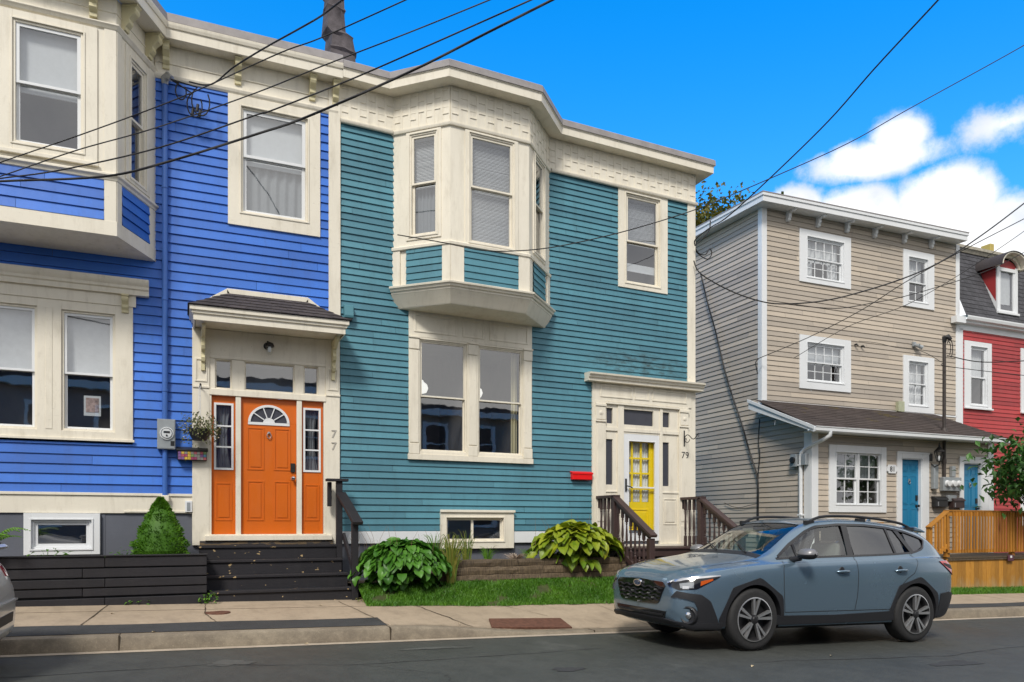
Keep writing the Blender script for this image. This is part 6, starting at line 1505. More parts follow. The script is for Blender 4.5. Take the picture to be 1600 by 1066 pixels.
for s in (-1, 1):
    q = [(a, b * s, c) for a, b, c in ((.10, .50, .92), (.14, .66, .925), (.24, .79, .915), (.46, .86, .90))]; r_ = [(a, b * s, c) for a, b, c in ((.05, .52, .83), (.09, .70, .81), (.20, .83, .80), (.40, .885, .82))]
    skin(bv2, q, r_, 18, 4, 0.010, 0.02, 'near', False, 'tail_light', 'redlens', sed)
    q = [(a, b * s, c) for a, b, c in ((3.75, .86, .80), (4.1, .80, .79), (4.34, .66, .72))]; r_ = [(a, b * s, c) for a, b, c in ((3.85, .87, .72), (4.15, .82, .67), (4.38, .66, .63))]
    skin(bv2, q, r_, 14, 3, 0.010, 0.02, 'near', False, 'headlight', 'lens', sed)
mb = MB(); mb.prism([(0.03, 1.095), (0.07, 1.125), (0.22, 1.12), (0.26, 1.08), (0.09, 1.075)], -0.60, 0.60, 'y'); mb.box(0.12, 0.22, -0.60, -0.56, 0.98, 1.085); mb.box(0.12, 0.22, 0.56, 0.60, 0.98, 1.085); mb.build('boot_spoiler', M['carsilver'], sed, bevel=0.012)
q = [(-.1, y, .66) for y in (-.62, -.3, 0, .3, .62)]; skin(bv2, [(a, b, .615) for a, b, c in q], [(a, b, .60) for a, b, c in q], 20, 1, 0.03, 0.05, 'front', False, 'bumper_step', 'carsilver', sed)
skin(bv2, [(-.1, y, .50) for y in (-.5, 0, .5)], [(-.1, y, .42) for y in (-.45, 0, .45)], 16, 2, 0.008, 0.02, 'front', False, 'bumper_insert', 'clad', sed)
mb = MB(); mb.box(0.4, 4.1, -.6, .6, .18, .22); mb.build('underbody', M['dark'], sed)

# ------------------------------------------------------------------ steps, planters, railings
st = thing('front_steps', (1.2, 11.4, -1.06), 'worn black painted wooden steps leading up to the orange door', 'steps')
lv = [(-0.300, 11.72, 0.215, 2.150), (-0.500, 11.46, 0.265, 2.185), (-0.705, 11.22, 0.305, 2.225), (-0.900, 10.98, 0.345, 2.245)]
zb = [-0.500, -0.705, -0.900, -1.10]; ybk = [12.0, 11.72, 11.46, 11.22]
for (z, y, a, b), z2, yb in zip(lv, zb, ybk):
    mb = MB(); mb.box(a - 0.012, b + 0.012, y - 0.025, yb, z - 0.035, z, 0.6); mb.build('step_tread', M['blackpeel'], st, bevel=0.004)
    mb = MB(); mb.box(a, b, y, y + 0.03, z2 - (0.0 if z2 > -1 else 0.06), z - 0.0355, 0.4); mb.build('step_riser', M['blackpeel'], st, bevel=0.002)
for a in (0.30, 2.17):
    mb = MB(); mb.prism([(12.0, -0.336), (11.76, -0.336), (11.76, -0.536), (11.50, -0.536), (11.50, -0.741), (11.26, -0.741), (11.26, -0.936), (11.03, -0.936), (11.03, -1.15), (12.0, -1.15)], a, a + 0.035, 'x'); mb.build('stringer', M['black'], st)
hr = thing('handrail', (2.24, 11.4, -1.06), 'black wooden handrail on two posts beside the worn black steps', 'handrail')
mb = MB(); mb.box(2.155, 2.245, 11.70, 11.79, -0.9, 0.66); mb.build('post', M['black'], hr, bevel=0.005)
mb = MB(); mb.box(2.235, 2.325, 10.93, 11.02, -1.12, 0.03); mb.build('post', M['black'], hr, bevel=0.005)
mb = MB(); mb.box(2.00, 2.33, 11.66, 11.80, 0.66, 0.70); mb.box(2.04, 2.10, 11.80, 11.87, 0.28, 0.655); mb.build('top_cap', M['black'], hr, bevel=0.006)
mb = MB(); mb.beam((2.225, 11.74, 0.48), (2.30, 10.84, 0.02), 0.15, 0.05, tone=0.7); mb.beam((2.245, 11.74, 0.40), (2.31, 10.95, -0.02), 0.04, 0.13); mb.build('rail', M['black'], hr, bevel=0.005)
mb = MB(); mb.beam((2.26, 11.70, -0.16), (2.27, 11.05, -0.62), 0.04, 0.10); mb.build('lower_rail', M['black'], hr, bevel=0.004)

pt = thing('timber_planter', (-1.5, 10.9, -1.0), 'long black board planter box below the blue house window', 'planter')
zt = [(-0.405, -0.535), (-0.555, -0.665), (-0.685, -0.785), (-0.805, -0.900), (-0.925, -1.08)]
for i, (a, b) in enumerate(zt):
    x0 = 0.300 if i < 4 else 0.285; o = 0.012 * (i % 2) - (0.0 if i < 4 else 0.03)
    mb = MB(); xs = [-4.6, -2.9, -0.9 - 0.25 * (i % 2), x0]
    for p, q in zip(xs[:-1], xs[1:]): mb.box(p + 0.002, q - 0.002, 10.88 + o, 10.92 + o, b - random.uniform(0, 0.006), a, random.random())
    mb.build('board', M['black'], pt, bevel=0.006)
mb = MB(); mb.box(-4.6, 0.31, 10.86, 10.96, -0.404, -0.385); mb.build('top_board', M['black'], pt, bevel=0.005)
mb = MB(); mb.box(0.262, 0.298, 10.93, 11.98, -1.08, -0.41); mb.build('end_board', M['black'], pt)
mb = MB(); mb.box(-4.6, 0.26, 10.93, 12.0, -1.1, -0.47); mb.build('soil', M['soil'], pt)
mb = MB(); mb.box(-4.6, 0.25, 10.925, 10.93, -1.08, -0.42); mb.build('backing', M['dark'], pt)

# old timbers holding up the flower bed
tw = thing('timber_retaining_wall', (5.0, 11.1, -0.9), 'weathered landscape timber retaining wall along the teal house flower bed', 'retaining wall')
for i, (a, b, x0, x1, x2) in enumerate(((-0.78, -0.93, 2.9, 4.8, 6.9), (-0.655, -0.775, 3.55, 5.35, 6.9), (-0.545, -0.650, 3.72, 4.9, 6.9))):
    for p, q in ((x0, x1), (x1, x2)):
        mb = MB(); n = 14; vs = []
        for k in range(n + 1):
            x = p + 0.004 + (q - p - 0.008) * k / n; j = [random.uniform(-0.005, 0.005) for _ in range(4)]
            y = 11.06 + 0.012 * i
            vs += [(x, y + j[0], b + j[1]), (x, y - 0.008 + j[2], (a + b) / 2), (x, y + j[1], a - 0.012), (x, y + 0.02, a + j[3]), (x, y + 0.16, a + j[0]), (x, y + 0.16, b)]
        mb.add(vs, [(k * 6 + m, k * 6 + (m + 1) % 6, (k + 1) * 6 + (m + 1) % 6, (k + 1) * 6 + m) for k in range(n) for m in range(6)] + [(0, 5, 4, 3, 2, 1), tuple(n * 6 + m for m in range(6))], random.random())
        mb.build('timber', M['timber'], tw)

# brown steps and balustrades at number 79
s9 = thing('porch_steps', (7.8, 11.0, -1.3), 'brown painted wooden steps up to the yellow door of number 79', 'steps')
lz = [(-0.405, 12.0, 11.38), (-0.60, 11.38, 11.12), (-0.79, 11.12, 10.86), (-0.98, 10.86, 10.60)]
for (z, yb, yf) in lz:
    mb = MB(); mb.box(6.86, 8.69, yf - 0.025, yb, z - 0.035, z); mb.build('step_tread', M['brown'], s9, bevel=0.004)
    mb = MB(); mb.box(6.88, 8.67, yf, yf + 0.025, z - (0.155 if z > -0.9 else 0.32), z - 0.0355); mb.build('step_riser', M['brown'], s9)
for x in (6.86, 8.655):
    mb = MB(); mb.prism([(12.0, -0.44), (11.40, -0.44), (10.62, -1.02), (10.62, -1.35), (12.0, -1.35)], x, x + 0.03, 'x'); mb.build('stringer', M['brown'], s9)
def baluster(mb, x, y, z0, z1, r=0.021):
    h = z1 - z0; a = z0 + h * 0.22; b = z1 - h * 0.22
    mb.box(x - r, x + r, y - r, y + r, z0, a); mb.box(x - r, x + r, y - r, y + r, b, z1)
    L = b - a
    mb.lathe([(r, a), (r * 0.55, a + 0.02), (r * 0.95, a + 0.04), (r * 0.6, a + 0.06), (r * 1.05, a + L * 0.3), (r * 0.9, a + L * 0.55), (r * 0.55, b - 0.05), (r * 0.95, b - 0.03), (r * 0.6, b - 0.015), (r, b)], (x, y, 0), n=8, caps=False)
for x, lab in ((6.87, 'left brown wooden balustrade beside the yellow-leaved hosta'), (8.69, 'right brown wooden balustrade of the yellow door steps, behind the car')):
    bl_ = thing('balustrade', (x, 11.2, -1.2), lab, 'balustrade', 'brown balustrades of the porch steps')
    mb = MB(); mb.box(x - 0.05, x + 0.05, 11.34, 11.44, -1.25, 0.46); mb.build('newel_post', M['brown'], bl_, bevel=0.006)
    mb = MB(); mb.box(x - 0.05, x + 0.05, 10.24, 10.34, -1.30, -0.22); mb.build('newel_post', M['brown'], bl_, bevel=0.006)
    mb = MB(); mb.box(x - 0.065, x + 0.065, 11.32, 11.99, 0.465, 0.515); mb.box(x - 0.025, x + 0.025, 11.92, 11.99, 0.30, 0.464); mb.build('top_rail', M['brown'], bl_, bevel=0.006)
    mb = MB(); mb.beam((x, 11.40, 0.49), (x, 10.20, -0.185), 0.13, 0.05); mb.beam((x, 11.36, 0.40), (x, 10.30, -0.20), 0.04, 0.08); mb.build('rail', M['brown'], bl_, bevel=0.006)
    mb = MB(); mb.beam((x, 11.36, -0.36), (x, 10.32, -0.95), 0.05, 0.08); mb.build('lower_rail', M['brown'], bl_, bevel=0.004)
    for y in (11.86, 11.73, 11.60, 11.48):
        mb = MB(); baluster(mb, x, y, -0.40, 0.465); mb.build('baluster', M['brown'], bl_)
    for k in range(7):
        y = 11.27 - 0.13 * k; t = (11.40 - y) / 1.2; top = 0.49 - 0.675 * t - 0.06; mb = MB(); baluster(mb, x, y, -0.36 - 0.59 * (11.36 - y) / 1.04 + 0.02, top); mb.build('baluster', M['brown'], bl_)

# the cedar ramp fence in front of the beige house
cf = thing('deck_fence', (16.0, 11.1, -1.4), 'orange-stained wooden deck railing over a weathered board skirt before the beige house', 'fence')
FX0, FX1, FY = 14.80, 19.6, 11.10
mb = MB(); mb.box(FX0, FX1, FY - 0.05, FY + 0.09, 0.275, 0.31); mb.build('top_rail', M['cedar'], cf, bevel=0.005)
mb = MB(); mb.box(FX0, FX1, FY - 0.035, FY, 0.18, 0.27); mb.box(FX0, FX1, FY - 0.035, FY, -0.60, -0.53); mb.build('rail', M['cedar'], cf, bevel=0.004)
for x in (FX0, 16.9, 19.0): mb = MB(); mb.box(x, x + 0.09, FY, FY + 0.09, -1.5, 0.274); mb.build('post', M['cedar'], cf, bevel=0.005)
x = FX0 + 0.11
while x < FX1: mb = MB(); mb.box(x, x + 0.034, FY - 0.07, FY - 0.036, -0.60, 0.273); mb.build('baluster', M['cedar'], cf, bevel=0.002); x += 0.092 + random.uniform(-0.004, 0.004)
mb = MB(); x = FX0
while x < FX1: w = random.uniform(0.13, 0.145); mb.box(x, x + w - 0.005, FY - 0.02 + random.uniform(-.003, .003), FY, -1.42 + random.uniform(-0.03, 0.0), -0.72); x += w
mb.build('skirt_board', M['skirt'], cf)
mb = MB(); mb.box(FX0, FX1, FY - 0.06, FY + 1.3, -0.72, -0.685); mb.box(FX0, FX1, FY - 0.05, FY - 0.0205, -0.76, -0.7205); mb.build('deck_board', M['timber'], cf, bevel=0.003)
mb = MB(); mb.add([(FX0 - .0, FY + 0.02, -1.5), (FX0, FY + 1.3, -1.5), (FX0, FY + 1.3, -0.73), (FX0, FY + .02, -0.73)], [(0, 1, 2, 3)]); mb.build('end_skirt', M['skirt'], cf)
# ramp railing descending to the left
rr = thing('ramp_railing', (14.4, 11.1, -1.4), 'sloping orange-stained stair railing at the left end of the wooden deck', 'railing')
mb = MB(); mb.box(14.28, 14.37, FY, FY + 0.09, -1.5, -0.02); mb.build('post', M['cedar'], rr, bevel=0.005)
mb = MB(); mb.beam((14.26, FY + 0.02, -0.06), (14.82, FY + 0.02, 0.28), 0.13, 0.035); mb.build('rail', M['cedar'], rr, bevel=0.005); mb = MB(); mb.beam((14.30, FY - 0.02, -0.70), (14.82, FY - 0.02, -0.42), 0.04, 0.08); mb.build('rail', M['cedar'], rr, bevel=0.005)
for k in range(5):
    x = 14.40 + 0.088 * k; mb = MB(); mb.box(x, x + 0.034, FY - 0.05, FY - 0.015, -0.75 + 0.5 * (x - 14.3), -0.06 + 0.6 * (x - 14.26)); mb.build('baluster', M['cedar'], rr)
mb = MB(); mb.box(14.28, 14.36, FY + 1.2, FY + 1.29, -1.5, 0.05); mb.build('post', M['cedar'], rr)
mb = MB()
for k in range(4): mb.box(14.0 + 0.28 * k, 14.30 + 0.28 * k, FY + 0.1, FY + 1.2, -1.40 + 0.19 * k, -1.36 + 0.19 * k)
mb.build('step_tread', M['timber'], rr)
mb = MB(); mb.box(16.63, 16.83, FY - 0.085, FY - 0.071, -0.80, -0.66); sg = tag(mb.build('warning_sign', plain('purple_sign', (0.10, 0.03, 0.05), 0.4), bevel=0.01), 'small dark purple plate screwed on the lower rail of the orange deck fence', 'sign')
mb = MB(); mb.box(16.70, 16.76, FY - 0.089, FY - 0.0855, -0.73, -0.68); q = mb.build('sign_emblem', M['white'], sg)

# ------------------------------------------------------------------ fittings on the walls
mt_ = thing('electric_meter', (-0.2, 11.95, 1.3), 'grey electric meter box on a blue conduit beside the orange door entrance', 'electric meter')
mb = MB(T0); mb.box(-0.328, -0.094, -0.13, -0.015, 1.075, 1.50); mb.box(-0.318, -0.104, -0.135, -0.1305, 1.085, 1.49); mb.build('box', M['metalgrey'], mt_, bevel=0.01)
mb = MB(T0); mb.lathe([(0.088, -0.13), (0.088, -0.145), (0.080, -0.15), (0.078, -0.20), (0.070, -0.215), (0.001, -0.22)], (-0.205, 0, 1.295), 'y', 28); mb.build('dial_housing', M['glassclear'], mt_, smooth=40)
mb = MB(T0); mb.lathe([(0.090, -0.136), (0.090, -0.152), (0.078, -0.152), (0.078, -0.136)], (-0.205, 0, 1.295), 'y', 28, caps=False); mb.lathe([(0.068, -0.14), (0.066, -0.165), (0.001, -0.166)], (-0.205, 0, 1.295), 'y', 24); mb.build('dial', M['white'], mt_, smooth=40)
mb = MB(T0); mb.box(-0.245, -0.165, -0.172, -0.166, 1.30, 1.325); mb.lathe([(0.012, -0.166), (0.012, -0.175), (0.001, -0.175)], (-0.205, 0, 1.265), 'y', 10); mb.box(-0.155, -0.105, -0.137, -0.1352, 1.12, 1.19); mb.build('dial_display', M['dark'], mt_)
mb = MB(T0); mb.tube([(-0.228, -0.06, 1.5), (-0.228, -0.06, 6.30)], 0.040, 12); mb.tube([(-0.228, -0.06, 0.42), (-0.228, -0.06, 1.075)], 0.036, 12)
for z in (1.9, 3.2, 4.8, 6.0): mb.tube([(-0.228, -0.06, z), (-0.228, -0.06, z + 0.03)], 0.047, 12)
mb.build('conduit', M['blue_flat'], mt_, smooth=40)
mb = MB(T0); mb.tube([(-0.228, -0.06, 6.28), (-0.225, -0.07, 6.36), (-0.19, -0.12, 6.38), (-0.14, -0.16, 6.33)], [0.045, 0.06, 0.055, 0.04], 12); mb.build('weatherhead', M['galv'], mt_, smooth=50)
mb = MB(T0); mb.box(-0.275, -0.175, -0.10, -0.02, 0.33, 0.42); mb.build('conduit_base', M['cream'], mt_, bevel=0.006)
mb = MB(T0)
for k, (c0, r, zz) in enumerate((((-0.02, -0.18, 6.17), 0.07, 6.3), ((0.16, -0.2, 6.0), 0.10, 6.2), ((0.24, -0.22, 6.06), 0.12, 6.2))):
    P = [(-0.15, -0.16, 6.32)]
    for i in range(14): t = i / 13 * 2 * math.pi * 0.8 + 1.9; P.append((c0[0] + r * math.cos(t), c0[1], c0[2] + r * 1.7 * math.sin(t)))
    mb.tube(P, 0.010, 6)
mb.build('cable_loop', M['cable'], mt_, smooth=60)
mb = MB(T0)
for (x, z) in ((0.13, 5.86), (0.19, 5.92), (0.22, 5.84)): mb.tube([(x, -0.2, z), (x + 0.015, -0.2, z + 0.10)], 0.020, 8)
mb.build('cable_splice', M['cable'], mt_)
# patterned mailbox with a dark lid
pb = thing('mailbox', (0.13, 11.9, 1.0), 'dark-lidded mailbox with a front of small coloured squares under the hanging basket', 'mailbox')
mb = MB(T0); mb.box(-0.065, 0.325, -0.14, -0.015, 0.925, 1.055); mb.build('box', M['dark'], pb, bevel=0.006)
mb = MB(T0); mb.prism([(-0.16, 1.056), (-0.16, 1.075), (-0.02, 1.125), (-0.02, 1.056)], -0.08, 0.34, 'x'); mb.build('lid', M['dark'], pb, bevel=0.004)
cols_ = [(0.22, 0.10, 0.28), (0.42, 0.10, 0.12), (0.62, 0.42, 0.06), (0.10, 0.30, 0.42), (0.35, 0.06, 0.14), (0.20, 0.33, 0.12), (0.28, 0.26, 0.24)]
mb = None
for i in range(9):
    for j in range(3):
        x = -0.058 + i * 0.042; z = 0.932 + j * 0.040; q = MB(T0); q.box(x + 0.002, x + 0.040, -0.146, -0.1405, z + 0.002, z + 0.038)
        c = cols_[(i // 2 * 2 + j * (i % 3)) % 7]; kx = 'tile%d' % cols_.index(c)
        if kx not in M: M[kx] = plain('coloured_tile', c, 0.5, 0, 0.3, 60)
        q.build('tile', M[kx], pb)
# wall lamp over the orange door
wl_ = thing('wall_lamp', (1.2, 11.9, 2.6), 'small black and glass wall lamp above the orange door', 'lamp')
mb = MB(T0); mb.lathe([(0.055, -0.03), (0.055, -0.05), (0.03, -0.06), (0.001, -0.06)], (1.17, 0, 2.68), 'y', 18); mb.tube([(1.17, -0.05, 2.68), (1.17, -0.12, 2.73), (1.185, -0.16, 2.70)], 0.016, 8)
mb.lathe([(0.01, 2.72), (0.055, 2.70), (0.068, 2.665), (0.068, 2.65), (0.001, 2.65)], (1.19, -0.16, 0), n=16); mb.build('bracket', M['iron'], wl_, smooth=40)
mb = MB(T0); mb.lathe([(0.050, 2.65), (0.052, 2.60), (0.045, 2.55), (0.02, 2.53), (0.001, 2.53)], (1.19, -0.16, 0), n=16, caps=False); mb.build('lamp_glass', M['glassclear'], wl_, smooth=50)
mb = MB(T0); mb.lathe([(0.015, 2.65), (0.028, 2.61), (0.02, 2.57), (0.001, 2.56)], (1.19, -0.16, 0), n=10); mb.build('bulb', M['white'], wl_, smooth=50)
ob = thing('outlet_box', (0.08, 11.96, 0.26), 'white outdoor socket cover on the base board beside the black steps', 'socket')
mb = MB(T0); mb.box(0.035, 0.130, -0.065, -0.025, 0.18, 0.345); mb.build('cover', M['white'], ob, bevel=0.006)
mb = MB(T0); mb.box(0.06, 0.105, -0.069, -0.0655, 0.20, 0.32); mb.build('flap', M['metalgrey'], ob, bevel=0.003)
vh = thing('vent_hood', (2.38, 11.95, 3.3), 'teal painted vent hood on the teal wall beside the black canopy roof', 'vent')
mb = MB(T0); mb.prism([(-0.012, 3.22), (-0.12, 3.22), (-0.13, 3.26), (-0.10, 3.42), (-0.012, 3.45)], 2.31, 2.455, 'x'); mb.build('hood', M['teal_flat'], vh, bevel=0.008)
mb = MB(T0); mb.box(2.33, 2.435, -0.11, -0.02, 3.195, 3.219); mb.build('louvre', M['dark'], vh)
rm = thing('red_mailbox', (6.5, 11.93, 0.86), 'bright red flat mailbox on the teal wall beside the door of number 79', 'mailbox')
mb = MB(T0); mb.box(6.315, 6.715, -0.105, -0.014, 0.795, 0.915); mb.build('box', M['red_metal'], rm, bevel=0.01)
mb = MB(T0); mb.prism([(-0.115, 0.89), (-0.115, 0.925), (-0.014, 0.95), (-0.014, 0.916), (-0.106, 0.916)], 6.305, 6.725, 'x'); mb.build('lid', M['red_metal'], rm, bevel=0.004)
hk = thing('plant_bracket', (8.78, 11.9, 1.6), 'black scrolled iron plant hook on the cream door frame above the number 79', 'bracket')
mb = MB(T0); mb.box(8.70, 8.725, -0.075, -0.061, 1.48, 1.78)
P = [(8.712, -0.075 - 0.42 * t, 1.64 + 0.05 * math.sin(t * 7)) for t in [i / 14 for i in range(15)]]; mb.tube(P, 0.008, 6)
P = [(8.712, -0.09 - 0.05 * t / 3 - 0.045 * math.cos(t), 1.59 + 0.045 * math.sin(t)) for t in [i * 0.5 for i in range(14)]]; mb.tube(P, 0.006, 6)
P = [(8.712, -0.50 + 0.02 * math.cos(t), 1.655 + 0.03 * math.sin(t)) for t in [i * 0.5 for i in range(11)]]; mb.tube(P, 0.006, 6)
mb.build('scroll', M['iron'], hk, smooth=60)
# beige house fittings
ln = thing('porch_lantern', (16.25, 12.4, 1.6), 'black iron carriage lantern on the beige wall beside the first blue door', 'lamp')
mb = MB(TA); cx_, cy_ = 16.22, -0.24
mb.box(16.17, 16.27, -0.03, -0.012, 1.50, 1.68); mb.tube([(16.22, -0.03, 1.44), (16.22, -0.12, 1.36), (16.22, -0.24, 1.40), (cx_, cy_, 1.47)], 0.013, 8)
mb.lathe([(0.05, 1.47), (0.055, 1.49), (0.001, 1.49)], (cx_, cy_, 0), n=6); mb.lathe([(0.118, 1.70), (0.11, 1.72), (0.04, 1.80), (0.02, 1.83), (0.012, 1.90), (0.001, 1.93)], (cx_, cy_, 0), n=6)
for k in range(6): a = math.pi * k / 3; mb.tube([(cx_ + 0.052 * math.cos(a), cy_ + 0.052 * math.sin(a), 1.48), (cx_ + 0.105 * math.cos(a), cy_ + 0.105 * math.sin(a), 1.71)], 0.008, 5)
mb.build('lantern_frame', M['iron'], ln)
mb = MB(TA); mb.lathe([(0.048, 1.49), (0.10, 1.70)], (cx_, cy_, 0), n=6, caps=False); mb.build('lantern_glass', M['glassclear'], ln)
mb = MB(TA); mb.lathe([(0.015, 1.49), (0.03, 1.54), (0.02, 1.60), (0.001, 1.62)], (cx_, cy_, 0), n=10); mb.build('bulb', M['white'], ln, smooth=50)
ms = thing('service_mast', (16.6, 12.55, 1.0), 'tall dark service mast pipe passing through the porch roof of the beige house', 'mast')
mb = MB(); mb.tube([(16.60, 12.52, 1.02), (16.60, 12.52, 4.36)], 0.038, 10); mb.tube([(16.60, 12.52, 2.18), (16.60, 12.52, 2.30)], [0.09, 0.045], 12); mb.tube([(16.60, 12.52, 1.45), (16.60, 12.52, 1.55)], 0.05, 12); mb.build('pipe', plain('weathered_mast', (0.06, 0.05, 0.046), 0.6, 0.3, 0.3), ms, smooth=40)
mb = MB(); mb.tube([(16.60, 12.52, 4.33), (16.60, 12.51, 4.44), (16.64, 12.46, 4.46), (16.70, 12.42, 4.38)], [0.045, 0.065, 0.06, 0.04], 10); mb.build('weatherhead', M['dark'], ms, smooth=50)
mb = MB()
for r, dx in ((0.10, 0.06), (0.14, 0.10)): mb.tube([(16.60 + dx + r * 0.7 * math.cos(t), 12.45, 4.18 + r * 1.6 * math.sin(t)) for t in [i * 0.45 - 1.2 for i in range(9)]], 0.010, 6)
mb.build('cable_loop', M['cable'], ms)
mt2 = thing('meter_bank', (16.85, 12.5, 1.0), 'grey bank of three round electric meters between the two blue doors', 'electric meter')
mb = MB(TA); mb.box(16.52, 17.14, -0.13, -0.012, 0.80, 1.13); mb.box(16.22, 16.36, -0.12, -0.012, 0.84, 1.42); mb.box(16.72, 17.0, -0.11, -0.012, 0.55, 0.70); mb.box(16.86, 16.98, -0.10, -0.012, 1.14, 1.40); mb.build('box', M['metalgrey'], mt2, bevel=0.01)
for k in range(3):
    x = 16.63 + 0.20 * k; q = MB(TA); q.lathe([(0.080, -0.13), (0.080, -0.15), (0.070, -0.155), (0.066, -0.20), (0.001, -0.205)], (x, 0, 0.975), 'y', 20); q.build('meter_dial', M['white'], mt2, smooth=40)
for x, z, lab, col in ((16.42, 0.55, 'black wall mailbox beside the first blue door, left of the brown one', 'dark'), (17.0, 0.53, 'brown wall mailbox just left of the second blue door', 'brown')):
    bx_ = thing('wall_mailbox', (x, 12.5, z), lab, 'mailbox', 'mailboxes between the two blue doors')
    mb = MB(TA); mb.box(x - 0.17, x + 0.22, -0.15, -0.012, z - 0.13, z + 0.06); mb.build('box', M[col], bx_, bevel=0.008)
    mb = MB(TA); mb.prism([(-0.17, z + 0.03), (-0.165, z + 0.065), (-0.08, z + 0.12), (-0.012, z + 0.125), (-0.012, z + 0.0605), (-0.15, z + 0.0605)], x - 0.18, x + 0.23, 'x'); mb.build('lid', M[col], bx_, bevel=0.004)
    mb = MB(TA); mb.box(x - 0.13, x - 0.10, -0.156, -0.1505, z - 0.11, z - 0.01); mb.build('slot_plate', M['galv'], bx_)
fl = thing('flood_light', (17.4, 14.0, 4.7), 'small grey twin floodlight on the beige wall above the middle right window', 'lamp')
mb = MB(TM); mb.box(17.52, 17.62, -0.06, -0.012, 4.66, 4.78); mb.tube([(17.57, -0.05, 4.70), (17.62, -0.16, 4.66)], [0.03, 0.06], 10); mb.tube([(17.57, -0.05, 4.72), (17.75, -0.14, 4.63)], [0.03, 0.055], 10); mb.build('housing', M['metalgrey'], fl, smooth=40)
ins = thing('wall_insulator', (15.6, 14.0, 4.6), 'pair of small black insulator studs on the beige wall right of the middle window', 'insulator')
mb = MB(TM)
for x, z in ((15.50, 4.52), (15.72, 4.50)): mb.tube([(x, -0.012, z), (x, -0.08, z)], 0.022, 8); mb.tube([(x, -0.05, z), (x + 0.05, -0.08, z - 0.03)], 0.018, 8)
mb.build('stud', M['dark'], ins)
jb = thing('wall_junction_box', (12.5, 12.95, 1.5), 'grey meter and junction box on the side wall by the white downspout', 'electric meter')
mb = MB(); mb.box(12.42, 12.535, 12.93, 13.12, 1.28, 1.56); mb.box(12.43, 12.535, 12.66, 12.80, 1.30, 1.55); mb.build('box', M['metalgrey'], jb, bevel=0.008)
mb = MB(); mb.lathe([(0.07, 12.42), (0.07, 12.38), (0.001, 12.375)], (0, 13.02, 1.43), 'x', 16); mb.build('dial', M['dark'], jb, smooth=40)
# ------------------------------------------------------------------ overhead wires: each strung between real points in the street
def cable(name, P, r, label, group='overhead wires', mat='cable', n=6):
    V = [Vector(p) for p in P]; out = []
    for i in range(len(V) - 1):                                        # Catmull-Rom through the points
        p0 = V[max(i - 1, 0)]; p1 = V[i]; p2 = V[i + 1]; p3 = V[min(i + 2, len(V) - 1)]
        for k in range(n):
            t = k / n; out.append(0.5 * ((2 * p1) + (p2 - p0) * t + (2 * p0 - 5 * p1 + 4 * p2 - p3) * t * t + (3 * p1 - p0 - 3 * p2 + p3) * t ** 3))
    out.append(V[-1]); mb = MB(); mb.tube(out, r, 6); o = mb.build(name, M[mat], smooth=60); tag(o, label, 'cable', group); return o
cable('service_wire', [(-2.208, 9.5, 3.493), (-1.716, 9.246, 3.519), (-0.739, 8.737, 3.531), (-0.136, 8.41, 3.652), (0.671, 7.953, 3.878), (1.122, 7.689, 4.016), (2.011, 7.134, 4.367), (2.639, 6.709, 4.65), (3.154, 6.345, 4.876), (3.613, 6.0, 5.075)], 0.0115, 'thickest overhead wire, lowest of those crossing the blue and teal fronts', 'overhead wires')
cable('service_wire', [(-2.278, 9.8, 3.589), (-1.767, 9.525, 3.655), (-1.176, 9.202, 3.714), (-0.225, 8.666, 3.892), (0.685, 8.121, 4.155), (0.802, 8.051, 4.181), (1.465, 7.63, 4.401), (2.042, 7.243, 4.611), (3.027, 6.537, 4.963), (3.459, 6.2, 5.117)], 0.0075, 'thin overhead wire just above the thickest one', 'overhead wires')
cable('service_wire', [(-2.324, 10.0, 3.607), (-1.8, 9.699, 3.743), (-1.028, 9.243, 3.97), (-0.277, 8.794, 4.141), (0.676, 8.194, 4.411), (1.281, 7.789, 4.607), (2.045, 7.256, 4.83), (2.697, 6.771, 5.02), (3.161, 6.4, 5.152)], 0.0062, 'thin overhead wire, second from the top over the blue house', 'overhead wires')
cable('service_wire', [(-2.37, 10.2, 3.785), (-1.826, 9.843, 3.951), (-1.036, 9.314, 4.151), (-0.276, 8.782, 4.349), (0.187, 8.44, 4.482), (0.89, 7.886, 4.701), (1.25, 7.597, 4.776), (1.934, 6.995, 4.953), (2.344, 6.6, 5.05)], 0.0062, 'thin overhead wire, topmost of those running right across the blue house', 'overhead wires')
cable('service_drop', [(0.091, 11.75, 6.292), (0.367, 11.39, 6.128), (0.646, 10.905, 6.176), (0.984, 10.316, 6.175), (1.309, 9.709, 6.13), (1.523, 9.259, 6.081), (1.694, 8.819, 6.041), (1.974, 8.0, 5.9)], 0.011, 'twisted black service cable rising from the blue conduit head towards the street', 'overhead wires')
cable('service_drop', [(8.939, 11.9, 5.302), (8.882, 11.805, 5.383), (9.003, 11.533, 5.521), (9.168, 11.201, 5.65), (9.397, 10.319, 6.058), (9.489, 9.172, 6.462), (9.318, 8.129, 6.696), (8.856, 6.762, 6.7), (8.435, 6.0, 6.549)], 0.0115, 'thick black service cable rising from the right corner of the teal house', 'overhead wires')
cable('service_wire', [(2.955, 11.15, 4.342), (3.651, 10.942, 4.249), (4.143, 10.796, 4.165), (4.6, 10.665, 4.173), (5.186, 10.499, 4.255), (5.949, 10.282, 4.452), (6.686, 10.073, 4.69), (7.418, 9.866, 4.965), (7.958, 9.711, 5.215), (8.641, 9.517, 5.543), (9.888, 9.168, 6.175), (10.912, 8.874, 6.805), (12.959, 8.316, 8.043), (14.14, 8.0, 8.82)], 0.008, 'thin wire sagging from the teal bay window across the front and up to the right', 'overhead wires')
